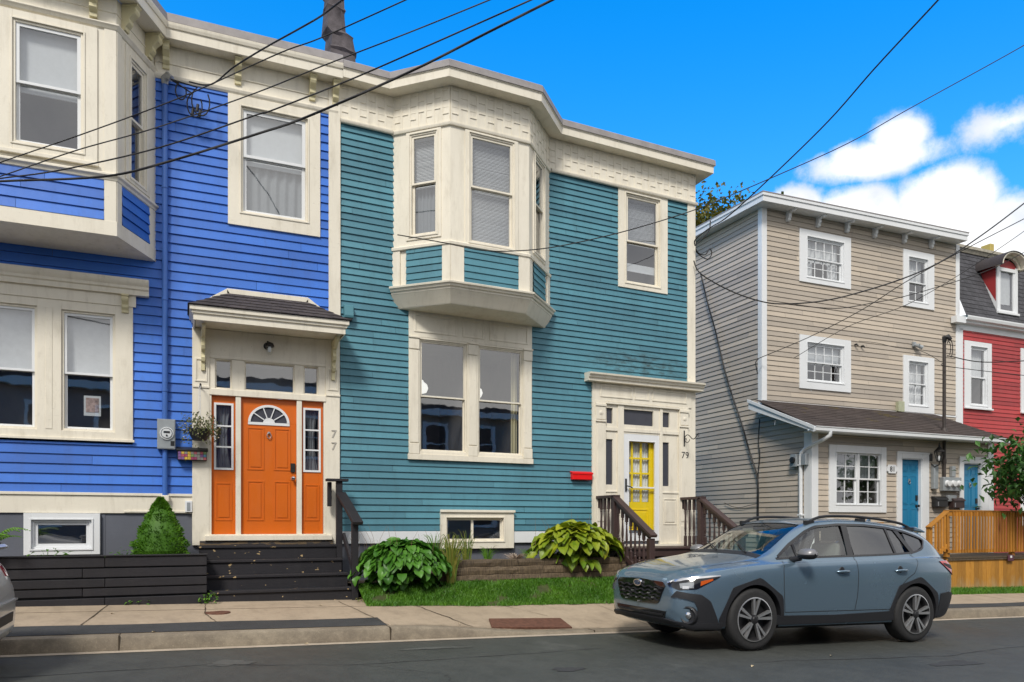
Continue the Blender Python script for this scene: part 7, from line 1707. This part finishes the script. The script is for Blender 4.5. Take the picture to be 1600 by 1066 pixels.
cable('service_wire', [(12.336, 14.05, 3.877), (13.19, 13.27, 4.309), (13.913, 12.489, 4.796), (14.4, 11.822, 5.255), (14.934, 11.048, 5.686), (15.546, 9.976, 6.157), (15.907, 9.0, 6.492)], 0.009, 'wire rising to the right from the beige house corner board', 'overhead wires')
cable('service_wire', [(8.91, 11.9, 5.011), (9.013, 11.821, 4.753), (9.542, 11.645, 4.455), (10.129, 11.472, 4.271), (10.61, 11.341, 4.239), (11.338, 11.146, 4.324), (12.043, 10.956, 4.506), (13.021, 10.689, 4.847), (13.814, 10.465, 5.225), (14.596, 10.222, 5.752), (15.477, 9.932, 6.438), (16.791, 9.5, 7.5)], 0.013, 'heavy sagging wire from the teal corner past the beige front, uppermost at the right edge', 'overhead wires')
cable('service_wire', [(10.758, 11.5, 4.299), (11.292, 11.303, 4.245), (11.828, 11.107, 4.235), (12.444, 10.88, 4.353), (13.001, 10.673, 4.48), (13.945, 10.316, 4.779), (14.67, 10.037, 5.055), (15.257, 9.791, 5.378), (16.438, 9.3, 6.013)], 0.008, 'thin wire sagging lowest across the beige front', 'overhead wires')
cable('service_wire', [(12.897, 13.5, 3.826), (13.528, 12.977, 4.299), (13.947, 12.643, 4.552), (14.736, 12.048, 4.874), (15.418, 11.406, 5.368), (15.89, 10.872, 5.804), (16.235, 10.418, 6.168), (16.791, 9.5, 6.853)], 0.007, 'faint thin wire between the beige windows, rising to the right edge', 'overhead wires')
cable('telephone_wire', [(16.697, 12.5, 4.001), (16.733, 12.477, 4.004), (17.294, 12.111, 3.843), (18.079, 11.601, 3.835), (18.962, 11.0, 3.881)], 0.012, 'wire leaving the dark mast to the right across the red house', 'wires at the service mast')
cable('telephone_wire', [(16.456, 12.45, 3.804), (16.461, 12.421, 3.743), (17.147, 12.039, 3.617), (18.006, 11.554, 3.481), (18.962, 11.0, 3.318)], 0.008, 'thin lower wire from the dark mast across the red house', 'wires at the service mast')
cable('telephone_wire', [(15.487, 14.0, 4.582), (15.741, 13.687, 4.49), (15.991, 13.344, 4.329), (16.309, 12.894, 4.17), (16.478, 12.5, 3.845)], 0.007, 'thin wire from the beige wall studs to the dark mast', 'wires at the service mast')
cable('hanging_cable', [(12.46, 16.343, 6.571), (12.461, 16.053, 5.713), (12.462, 15.72, 4.852), (12.464, 15.403, 3.904), (12.465, 15.097, 3.161), (12.466, 14.781, 2.49), (12.467, 14.442, 1.645), (12.468, 14.209, 1.081), (12.469, 14.19, 0.272), (12.47, 14.181, -0.302)], 0.02, 'black cable bundle hanging down the beige side wall', 'cables on the beige side wall')
cable('hanging_cable', [(12.5, 14.171, 2.492), (12.5, 14.215, 1.967), (12.5, 14.171, 1.631), (12.5, 14.237, 1.091), (12.5, 14.258, 0.303), (12.5, 14.258, -0.303)], 0.014, 'grey-brown cable running straight down the beige side wall below the porch eave', 'cables on the beige side wall')
cable('hanging_cable', [(12.5, 15.443, 0.547), (12.5, 15.128, 0.443), (12.5, 14.822, 0.421), (12.5, 14.547, 0.462), (12.5, 14.237, 0.5)], 0.008, 'short pale cable looped low on the beige side wall', 'cables on the beige side wall')
cable('hanging_cable', [(9.134, 12.2, 5.357), (9.19, 12.214, 5.457), (9.38, 12.243, 5.633), (9.557, 12.272, 5.821), (9.61, 12.3, 6.029)], 0.012, 'short black cable looping up by the teal corner board', 'cables on the beige side wall')
cable('hanging_cable', [(9.074, 12.1, 5.364), (9.198, 12.124, 5.266), (9.366, 12.144, 5.271), (9.491, 12.167, 5.409), (9.55, 12.184, 5.323), (9.473, 12.204, 5.218), (9.322, 12.228, 5.267), (9.217, 12.25, 5.36)], 0.011, 'tangle of black cable beside the teal corner board', 'cables on the beige side wall')
cable('hanging_cable', [(12.329, 14.02, 3.866), (12.253, 14.02, 3.785), (12.272, 14.02, 3.638), (12.31, 14.02, 3.521)], 0.012, 'short black cable end hanging at the beige corner board', 'cables on the beige side wall')
# ------------------------------------------------------------------ plants
M['hosta'] = leafmat('green_hosta_leaf', (0.028, 0.115, 0.012), (0.130, 0.340, 0.038), 0.42, 6, 0.25)
M['hostay'] = leafmat('yellow_green_hosta_leaf', (0.060, 0.190, 0.014), (0.430, 0.450, 0.025), 0.42, 5, 0.2)
M['spruce'] = leafmat('bright_green_needles', (0.030, 0.120, 0.004), (0.150, 0.340, 0.016), 0.6, 3, 0.3)
M['blade'] = leafmat('grass_blade', (0.040, 0.150, 0.007), (0.150, 0.330, 0.022), 0.5, 2, 0.25)
M['strap'] = leafmat('yellowing_strap_leaf', (0.070, 0.170, 0.020), (0.360, 0.320, 0.060), 0.5, 2, 0.25)
M['dry'] = plain('dry_stem', (0.20, 0.13, 0.08), 0.8, 0, 0.3)
M['drypink'] = leafmat('dry_pinkish_leaf', (0.30, 0.22, 0.17), (0.62, 0.52, 0.42), 0.7, 5, 0.2)
M['weed'] = leafmat('light_green_leaf', (0.050, 0.170, 0.015), (0.200, 0.400, 0.040), 0.5, 5, 0.3)
M['basket'] = leafmat('dull_olive_leaf', (0.035, 0.045, 0.012), (0.150, 0.170, 0.050), 0.6, 8, 0.2)
M['petal'] = plain('cream_petal', (0.62, 0.52, 0.38), 0.6)
M['treeleaf'] = leafmat('autumn_tree_leaf', (0.035, 0.095, 0.012), (0.230, 0.170, 0.022), 0.5, 0.5, 0.3)
M['darkleaf'] = leafmat('dark_broad_leaf', (0.014, 0.055, 0.010), (0.070, 0.200, 0.030), 0.5, 2, 0.2)
M['bark'] = plain('bark', (0.07, 0.055, 0.04), 0.9, 0, 0.3, 20, 0.8)
def leaf(mb, base, d, up, L, w, curl=0.5, nx=2, ny=6, tone=None, wave=0.0, shape=0.8):
    """broad leaf from base along d, blade normal near up, bending down by curl; folded along the midrib"""
    d = Vector(d).normalized(); up = Vector(up); sd = d.cross(up)
    if sd.length < 1e-4: sd = Vector((1, 0, 0))
    sd.normalize(); up = sd.cross(d).normalized(); vs = []; p = Vector(base); ph = random.uniform(0, 6)
    for j in range(ny + 1):
        t = j / ny; a = curl * t * 1.6
        hw = w / 2 * (math.sin(math.pi * min(1, t ** shape)) ** 0.75 if 0 < t < 1 else 0.03)
        if j > 0: p = p + (d * math.cos(a) - up * math.sin(a)) * (L / ny)
        nrm = up * math.cos(a) + d * math.sin(a)
        for i in range(-nx, nx + 1):
            s = i / nx; vs.append(p + sd * (hw * s) + nrm * (abs(s) ** 1.3 * hw * 0.38 + wave * hw * math.sin(ph + t * 11 + s * 3) * abs(s)))
    W = 2 * nx + 1
    mb.add(vs, [(j * W + i, j * W + i + 1, (j + 1) * W + i + 1, (j + 1) * W + i) for j in range(ny) for i in range(W - 1)], tone)
def hosta(name, c, rx, ry, h, n, L, w, mat, label, stems=10, droop=1.0):
    t = thing(name, c, label, 'plant'); c = Vector(c); mb = MB(); sb = MB()
    for k in range(n):
        q = (k + 0.5) / n; az = k * 2.39996 + random.uniform(-0.25, 0.25); r = math.sqrt(q) ; el = 1 - q
        rr = r * random.uniform(0.82, 1.0); tip = Vector((math.cos(az) * rx * rr, math.sin(az) * ry * rr, h * (0.10 + 0.90 * math.sqrt(max(0, 1 - rr * rr))) * random.uniform(0.85, 1.05)))
        d = Vector((math.cos(az), math.sin(az), 0.45 * (1 - r) + 0.1 - 0.5 * r * droop)); LL = L * random.uniform(0.75, 1.15)
        base = c + tip - d.normalized() * LL * 0.5
        leaf(mb, base, d, Vector((math.cos(az) * 0.5, math.sin(az) * 0.5, 1)) + Vector((random.uniform(-.35, .35), random.uniform(-.35, .35), 0)), LL, w * random.uniform(0.8, 1.1), 0.5 * random.uniform(0.4, 1.3) * (0.6 + r), 3, 7, tone=max(0, min(1, random.gauss(0.45 + 0.15 * el, 0.22))), wave=0.18)
        sb.tube([c + Vector((random.uniform(-.05, .05), random.uniform(-.05, .05), 0)), c + (base - c) * 0.6 + Vector((0, 0, 0.06)), base + d.normalized() * 0.01], [0.006, 0.005, 0.004], 4, False)
    for k in range(n // 4):                                            # the skirt of low outer leaves
        az = random.uniform(0, 6.283); rr = random.uniform(0.45, 0.92); d = Vector((math.cos(az), math.sin(az), random.uniform(-.6, .1)))
        p = c + Vector((math.cos(az) * rx * rr * 0.8, math.sin(az) * ry * rr * 0.8, h * random.uniform(0.08, 0.34)))
        leaf(mb, p - d * L * .4, d, (math.cos(az) * .6 + random.uniform(-.4, .4), math.sin(az) * .6 + random.uniform(-.4, .4), 1), L * random.uniform(.6, 1.0), w * random.uniform(.7, 1), 0.6, 3, 6, tone=max(0, min(1, random.gauss(0.35, 0.25))), wave=0.2)
    mb.build('foliage', M[mat], t, smooth=60); sb.build('leaf_stalk', M[mat], t)
    sb = MB()
    for k in range(stems):
        a = random.uniform(-1, 1); b = random.uniform(-0.6, 0.3); x = c.x + a * rx * 0.9; y = c.y + b * ry; z = c.z + h * 0.5; H_ = random.uniform(0.25, 0.5)
        dx = random.uniform(-.16, .16); sb.tube([(x, y, z), (x + dx * .3, y, z + H_ * .6 + 0.1), (x + dx, y, z + H_ + 0.12)], [0.0028, 0.0022, 0.0014], 4, False)
        if random.random() < .5: sb.tube([(x + dx * .4, y, z + H_ * .55), (x + dx * .4 + random.uniform(-.08, .08), y, z + H_ * .55 + .12)], [0.0018, 0.001], 4, False)
    if stems: sb.build('dry_stalk', M['dry'], t)
    return t
hosta("green_hosta", (3.00, 11.00, -0.93), 0.80, 0.46, 0.70, 430, 0.22, 0.145, "hosta", "large dark green hosta mound beside the black handrail on the teal house front", 16)
hosta('yellow_hosta', (6.06, 11.28, -0.72), 0.93, 0.48, 0.74, 190, 0.33, 0.20, 'hostay', 'large yellow-green hosta mound beside the brown balustrade', 9, 0.45)
def straps(name, c, n, hgt, spread, mat, label, w=0.014, arch=0.6, sy=0.5, part='foliage'):
    t = thing(name, c, label, 'plant'); mb = MB()
    for k in range(n):
        az = random.uniform(0, 2 * math.pi); r0 = random.uniform(0, 0.07); x = c[0] + r0 * math.cos(az); y = c[1] + r0 * math.sin(az) * sy; h = hgt * random.uniform(0.5, 1.0); sp = spread * random.uniform(0.3, 1.1)
        vs = []; ns = 6
        for j in range(ns + 1):
            q = j / ns; px = x + math.cos(az) * sp * q ** 1.7; py = y + math.sin(az) * sp * q ** 1.7 * sy; pz = c[2] + h * (q * (1.35 - arch * q * q)) ; ww = w * (1 - q) ** 0.6 + 0.0012
            vs += [(px - ww / 2, py, pz), (px + ww / 2, py + 0.002, pz)]
        mb.add(vs, [(2 * j, 2 * j + 1, 2 * j + 3, 2 * j + 2) for j in range(ns)])
    mb.build(part, M[mat], t); return t
straps('tall_grass_clump', (3.74, 10.98, -0.92), 60, 1.05, 0.34, 'strap', 'tall clump of arching strap leaves left of the cream basement window', 0.022, 0.65)
straps('strap_leaf_plant', (4.12, 11.3, -0.62), 26, 0.72, 0.25, 'strap', 'smaller thin-leaved clump just right of the tall arching clump', 0.014)
straps('weedy_clump', (3.60, 11.3, -0.66), 60, 0.70, 0.30, 'weed', 'loose green weedy stems between the green hosta and the tall strap leaves', 0.012)
straps('weedy_clump', (4.45, 11.25, -0.60), 40, 0.36, 0.25, 'weed', 'short loose green weeds below the middle of the cream basement window', 0.010)
straps('dry_plant', (4.92, 11.22, -0.60), 120, 0.20, 0.30, 'drypink', 'low dry pinkish plant on the timber wall below the basement window', 0.014, 0.7, 0.6)
straps('low_green_plant', (5.22, 11.35, -0.58), 50, 0.26, 0.20, 'weed', 'low narrow-leaved green plant between the dry pinkish plant and the yellow hosta', 0.012)
# lawn: real blades
def lawn(name, fx, n, label, hgt=0.055, w=0.006):
    mb = MB()
    for k in range(n):
        x, y, z = fx(); h = hgt * random.uniform(0.4, 1.3); a = random.uniform(0, 6.28); lx, ly = math.cos(a) * h * 0.6, math.sin(a) * h * 0.6; ww = w * random.uniform(0.7, 1.4)
        b = random.uniform(0, 3.14); cx_, sx_ = math.cos(b) * ww, math.sin(b) * ww * .6
        mb.add([(x - cx_, y - sx_, z), (x + cx_, y + sx_, z), (x + cx_ * .6 + lx * .4, y + sx_ * .6 + ly * .4, z + h * 0.62), (x - cx_ * .6 + lx * .4, y - sx_ * .6 + ly * .4, z + h * 0.62), (x + lx, y + ly, z + h)], [(0, 1, 2, 3), (3, 2, 4)], max(0, min(1, random.gauss(0.4 + 0.25 * math.sin(x * 5) * math.sin(y * 9), 0.22))))
    tag(mb.build(name, M['blade']), label, 'grass', kind='stuff')
def f1():
    while True:
        x = random.uniform(2.33, 6.95); y = random.uniform(10.33, 11.08); e = 10.40 + 0.03 * math.sin(x * 4.1) + 0.02 * math.sin(x * 11)
        q = math.sin(x * 2.3 + y * 4) * math.sin(x * 5.1 - y * 7) + 0.5 * math.sin(x * 13) * math.sin(y * 17)
        if y > e - random.random() ** 3 * 0.08 and q > -1.0 + random.random() * 0.75: break
    return x, y, TZ(x, y) - 0.004
lawn('grass', f1, 30000, 'short green lawn strip between the sidewalk and the timber wall')
def f2():
    x = random.uniform(12.0, 19.5); y = random.uniform(10.38, 11.08); return x, y, H(x, min(y, 11.0)) - 0.008
lawn('grass', f2, 16000, 'narrow grass strip below the orange wooden deck skirt', 0.07, 0.008)
# dwarf spruce, a dense cone of short sprays
sp = thing('dwarf_spruce', (-0.27, 11.38, -0.47), 'cone-shaped bright green dwarf spruce growing in the black planter', 'shrub')
mb = MB(); c = Vector((-0.27, 11.38, -0.47)); Ht, Rm = 0.83, 0.37
for k in range(5200):
    q = random.random() ** 0.85; z = Ht * q; rad = Rm * min(1.0, (1 - q ** 1.25) ** 0.85 * 1.02 + 0.01) * (1 + 0.05 * math.sin(q * 30))
    if q < 0.12: rad *= 0.86 + q * 1.1
    az = random.uniform(0, 6.283); rr = rad * (1 - abs(random.gauss(0, 0.10))) ; bump_ = 1 + 0.08 * math.sin(az * 5 + q * 14) * math.sin(az * 3 - q * 9)
    p = c + Vector((math.cos(az) * rr * bump_, math.sin(az) * rr * bump_, z))
    d = Vector((math.cos(az), math.sin(az), 0.55 + random.uniform(-.5, .5))).normalized(); L = random.uniform(0.022, 0.045); sd = d.cross(Vector((random.uniform(-1, 1), random.uniform(-1, 1), random.uniform(-1, 1)))).normalized() * L * 0.28
    mb.add([p - sd * .4, p + d * L * .5 - sd, p + d * L, p + d * L * .5 + sd], [(0, 1, 2, 3)], max(0, min(1, random.gauss(0.45, 0.25))))
mb.build('foliage', M['spruce'], sp)
mb = MB(); mb.tube([c, c + Vector((0, 0, Ht * 0.9))], [0.03, 0.006], 8); mb.build('trunk', M['bark'], sp)
mb = MB(); vs = []; mb.lathe([(0.26, 0.0), (0.30, 0.12), (0.27, 0.36), (0.16, 0.62), (0.02, 0.80)], tuple(c), n=20); mb.build('inner_twigs', M['spruce'], sp)
def bush(name, c, r, n, L, w, mat, label, cat='plant', stems=6, part='foliage', curl=0.4, flat=0.7):
    t = thing(name, c, label, cat); c = Vector(c); mb = MB(); sb = MB()
    for k in range(n):
        az = random.uniform(0, 6.283); e = random.uniform(-0.1, 1.0); rr = (random.random() ** 0.5)
        p = c + Vector((math.cos(az) * r[0] * rr, math.sin(az) * r[1] * rr, r[2] * e * (1 - 0.5 * rr)))
        leaf(mb, p, (math.cos(az), math.sin(az), random.uniform(-.4, .5)), (random.uniform(-.4, .4), random.uniform(-.4, .4), 1), L * random.uniform(.6, 1.2), w, curl * random.uniform(.3, 1.5), 1, 4)
    mb.build(part, M[mat], t)
    for k in range(stems):
        az = random.uniform(0, 6.283); sb.tube([c, c + Vector((math.cos(az) * r[0] * .5, math.sin(az) * r[1] * .5, r[2] * .6))], [0.004, 0.002], 4, False)
    if stems: sb.build('stem', M[mat], t)
    return t
bush('planter_weed', (-1.55, 11.05, -0.47), (0.26, 0.10, 0.22), 46, 0.08, 0.035, 'weed', 'light green leafy plant in the planter in front of the white basement window')
bush('planter_weed', (-0.68, 11.15, -0.47), (0.22, 0.12, 0.20), 90, 0.05, 0.018, 'spruce', 'fine-leaved low green plant just left of the dwarf spruce')
bush('planter_weed', (-1.0, 11.05, -0.47), (0.25, 0.08, 0.10), 50, 0.045, 0.02, 'weed', 'low creeping green plant between the basement window and the dwarf spruce')
bush('sidewalk_weed', (0.30, 10.84, -1.05), (0.12, 0.05, 0.22), 40, 0.05, 0.03, 'weed', 'yellow-green weed growing at the corner between the planter and the black steps')
bush('sidewalk_weed', (-0.55, 10.86, -1.02), (0.16, 0.04, 0.08), 22, 0.045, 0.022, 'weed', 'small flat weed at the foot of the black planter')
bush('sidewalk_weed', (2.42, 10.80, -1.08), (0.16, 0.10, 0.07), 60, 0.04, 0.014, 'strap', 'tuft of weeds at the foot of the handrail post by the lawn')
# potted fern at the left edge
pf = thing('potted_plant', (-2.13, 10.80, -0.38), 'fern-like plant in a dark pot standing on the planter at the left edge', 'potted plant')
mb = MB(); mb.lathe([(0.07, -0.385), (0.10, -0.30), (0.13, -0.215), (0.14, -0.215), (0.135, -0.24), (0.12, -0.26), (0.001, -0.26)], (-2.13, 10.80, 0), n=24); mb.build('pot', M['dark'], pf, smooth=40)
mb = MB()
for k in range(15):
    az = k * 2.4 + .3; d = Vector((math.cos(az), math.sin(az) * 0.7, 0)); L = random.uniform(0.28, 0.46) * (1.15 if math.cos(az) > .2 else 0.8); p = Vector((-2.13, 10.80, -0.25)); n = 15; rise = random.uniform(0.12, 0.30)
    for j in range(1, n + 1):
        q = j / n; p2 = Vector((-2.13, 10.80, -0.25)) + d * L * q + Vector((0, 0, rise * (q * 2.2 - q * q * 1.5))); s_ = Vector((-d.y, d.x, 0)).normalized(); l2 = 0.095 * (1 - q * 0.72)
        for sg_ in (-1, 1): leaf(mb, p2, s_ * sg_ + d * 0.5 + Vector((0, 0, -.15)), (0, 0, 1), l2, 0.026, 0.25, 1, 3, tone=random.uniform(.3, 1))
mb.build('foliage', M['weed'], pf)
# hanging basket with chain
hb = thing('hanging_basket', (0.22, 11.72, 1.45), 'trailing olive-green flower basket hanging left of the orange door', 'hanging basket')
mb = MB(T0); mb.tube([(0.245, -0.06, 1.98), (0.245, -0.12, 2.03), (0.235, -0.24, 2.02), (0.225, -0.27, 1.97)], 0.008, 6); mb.build('wall_hook', M['iron'], hb)
mb = MB(T0)
for k in range(9): z = 1.96 - 0.045 * k; mb.tube([(0.225 + 0.011 * math.cos(t), -0.27 + (0.004 if k % 2 else -.004), z + 0.026 * math.sin(t)) for t in [i * .7 for i in range(10)]], 0.0035, 4, False)
for a in (0, 2.1, 4.2): mb.tube([(0.225, -0.27, 1.58), (0.225 + 0.14 * math.cos(a), -0.27 + 0.14 * math.sin(a), 1.36)], 0.003, 4)
mb.build('chain', M['white'], hb)
mb = MB(T0); mb.lathe([(0.09, 1.20), (0.135, 1.28), (0.15, 1.36), (0.14, 1.36), (0.001, 1.33)], (0.225, -0.27, 0), n=20); mb.build('basket', M['dark'], hb, smooth=40)
mb = MB(); fl_ = MB(); cc = Vector((0.235, 11.72, 1.38))
for k in range(560):
    az = random.uniform(0, 6.283); rr = random.random() ** 0.5; e = random.gauss(0.02, 0.085); p = cc + Vector((math.cos(az) * 0.27 * rr, math.sin(az) * 0.20 * rr, e + 0.06 * (1 - rr) - 0.10 * rr * rr * random.random()))
    if random.random() < 0.2: p.z -= random.uniform(0, .22) * rr; p.x += random.uniform(0, .06)
    leaf(mb, p, (math.cos(az), math.sin(az), random.uniform(-1, .3)), (random.uniform(-1, 1), random.uniform(-1, 1), 1), random.uniform(.028, .055), 0.020, 0.5, 1, 3)
    if random.random() < 0.07: fl_.lathe([(0.001, 0), (0.012, 0.004), (0.010, 0.010), (0.001, 0.012)], tuple(p + Vector((0, -.02, .01))), n=6)
mb.build('foliage', M['basket'], hb); fl_.build('flower', M['petal'], hb)
# twig of a plant reaching in at the left edge
tg = thing('edge_shrub', (-2.6, 10.4, -1.0), 'dark twiggy shrub whose leafy tips poke in at the left edge of the picture', 'shrub')
mb = MB(); sb = MB()
for k in range(12):
    x0 = -2.75 + random.uniform(-.1, .1); a = Vector((x0, 10.4, -0.98)); b = Vector((-2.45 + 0.45 * random.random() - (0.25 if k > 3 else 0), 10.4 + random.uniform(-.15, .15), 1.0 + 0.25 * random.random())); m_ = (a + b) / 2 + Vector((-.1, 0, .1)); sb.tube([a, m_, b], [0.012, 0.007, 0.003], 5, False)
    for j in range(12):
        p = m_.lerp(b, random.uniform(0.2, 1.0)); leaf(mb, p, (random.uniform(-.6, 1), random.uniform(-1, 1), random.uniform(-.3, .8)), (0, 0, 1), 0.06, 0.022, .3, 1, 3)
mb.build('foliage', M['darkleaf'], tg); sb.build('stem', M['bark'], tg)

# ------------------------------------------------------------------ trees
def tree(name, base, trunk_h, crown_c, crown_r, nclump, per, L, w, mat, label, group=None, r0=0.22, seed=1, spread=0.55):
    rnd = random.Random(seed); t = thing(name, base, label, 'tree', group); b = Vector(base); cc = Vector(crown_c)
    tb = MB(); fork = b + Vector((0, 0, trunk_h)); mid = b + Vector((rnd.uniform(-.1, .1), rnd.uniform(-.1, .1), trunk_h * .5))
    tb.tube([b, mid, fork, (fork + cc) / 2, cc + Vector((0, 0, crown_r[2] * .5))], [r0, r0 * .8, r0 * .65, r0 * .4, r0 * .1], 8)
    mb = MB(); cl = []
    for k in range(nclump):
        while True:
            v = Vector((rnd.uniform(-1, 1), rnd.uniform(-1, 1), rnd.uniform(-1, 1)))
            if 0.35 < v.length < 1: break
        v = v * (0.75 + 0.25 * rnd.random()); p = cc + Vector((v.x * crown_r[0], v.y * crown_r[1], v.z * crown_r[2])); cl.append(p)
        if k % 3 == 0: tb.tube([fork.lerp(cc, rnd.random() * .8), (fork + p) / 2 + Vector((0, 0, .2)), p], [r0 * .22, r0 * .12, r0 * .03], 5, False)
    sr = min(crown_r) * spread * 0.5
    for p in cl:
        tone = rnd.random()
        for j in range(per):
            q = p + Vector((rnd.gauss(0, sr), rnd.gauss(0, sr), rnd.gauss(0, sr * .7)))
            leaf(mb, q, (rnd.uniform(-1, 1), rnd.uniform(-1, 1), rnd.uniform(-.8, .4)), (rnd.uniform(-.5, .5), rnd.uniform(-.5, .5), 1), L * rnd.uniform(.7, 1.3), w, .3, 1, 2, tone=max(0, min(1, tone * .7 + rnd.uniform(0, .4))))
    tb.build('trunk', M['bark'], t, smooth=50); mb.build('crown', M[mat], t); return t
tree('leafy_tree', (19.2, 24.5, -1.9), 6.5, (19.3, 24.5, 10.75), (2.7, 2.0, 2.2), 200, 52, 0.19, 0.13, 'treeleaf', 'autumn-tinted tree rising behind the left end of the beige house roof', 'trees behind the houses', 0.25, 3)
tree('leafy_tree', (23.2, 24.5, -2.0), 7.0, (23.1, 24.5, 11.6), (0.9, 1.0, 2.1), 40, 22, 0.18, 0.12, 'treeleaf', 'narrow tree whose tip just shows above the beige house roof', 'trees behind the houses', 0.2, 5)
mtree = tree('broadleaf_tree', (17.15, 10.75, -1.45), 1.2, (17.2, 10.6, 1.25), (1.45, 0.8, 0.80), 90, 22, 0.17, 0.11, 'darkleaf', 'dark green broad-leaved young tree at the right edge by the wooden fence', None, 0.07, 9, 0.7)

# ------------------------------------------------------------------ houses across the street (they show only as reflections)
M['darkpane'] = plain('dark_reflected_pane', (0.05, 0.045, 0.045), 0.9, spec=0.1)
def opp(x0, x1, h, col, label, roofc='shingle'):
    t = thing('opposite_house', ((x0 + x1) / 2, -3.5, -1.3), label, 'house')
    mb = MB(); mb.box(x0, x1, -9.0, -3.5, -1.6, h); mb.build('wall', plain('opposite_' + str(len(bpy.data.materials)), col, 0.6, 0, .08, 3), t)
    mb = MB(); mb.box(x0 - .15, x1 + .15, -9.1, -3.2, h + 0.001, h + .22); mb.build('cornice', M['white'], t, bevel=.01)
    mb = MB(); mb.box(x0, x1, -9.0, -3.3, h + .221, h + .4); mb.build('roof', M[roofc], t)
    x = x0 + 0.7
    while x < x1 - 1.0:
        for z in (-.1, 2.3):
            if z + 1.5 > h: continue
            f = MB(); ring(f, (x, x + 1.0, z, z + 1.55), (x + .12, x + .88, z + .12, z + 1.43), -3.5, -3.46); f.box(x + .12, x + .88, -3.5, -3.47, z + .76, z + .80); w = f.build('window', M['white'], t)
            g = MB(); g.add([(x + .12, -3.49, z + .12), (x + .88, -3.49, z + .12), (x + .88, -3.49, z + 1.43), (x + .12, -3.49, z + 1.43)], [(3, 2, 1, 0)]); g.build('pane', M['darkpane'], w)
        x += 1.9
opp(-9.0, -1.0, 4.3, (0.30, 0.21, 0.19), 'dull pink house across the street, seen only reflected in the left windows')
opp(-0.9, 5.6, 4.6, (0.22, 0.10, 0.14), 'purple house across the street, seen only reflected in the teal house windows')
opp(5.7, 12.5, 4.1, (0.24, 0.21, 0.18), 'grey-brown house across the street, seen only as a reflection')
opp(13.5, 22.0, 4.4, (0.45, 0.36, 0.22), 'tan house across the street, seen only reflected in the right windows')

# ------------------------------------------------------------------ small litter on the pavement and road
M['litter'] = plain('pale_dead_leaf', (0.55, 0.45, 0.28), 0.8, 0, 0.3)
spots = [(-0.75, 10.2, 'pale dead leaf on the sidewalk before the black planter'), (1.3, 8.74, 'pale scrap in the gutter beside the kerb'), (-0.3, 8.98, 'pale leaf on the kerb top in front of the black planter'), (3.2, 9.05, 'dead leaf by the kerb left of the rusty plate'), (4.3, 9.25, 'pale leaf lying on the rusty plate'), (5.3, 6.1, 'white scrap on the asphalt left of the car front wheel'), (6.6, 6.35, 'white scrap on the asphalt below the car doors'), (1.7, 10.5, 'dead leaf on the sidewalk at the foot of the steps')]
for x, y, lab in spots:
    mb = MB(); z = (H(x, y) if y > 8.8 else G(x)) + (0.03 if 'plate' in lab else 0.012); leaf(mb, (x, y, z), (random.uniform(-1, 1), random.uniform(-1, 1), 0.1), (0, 0, 1), 0.05, 0.032, 0.3, 1, 4)
    tag(mb.build('fallen_leaf', M['litter']), lab, 'leaf', 'litter on the ground')
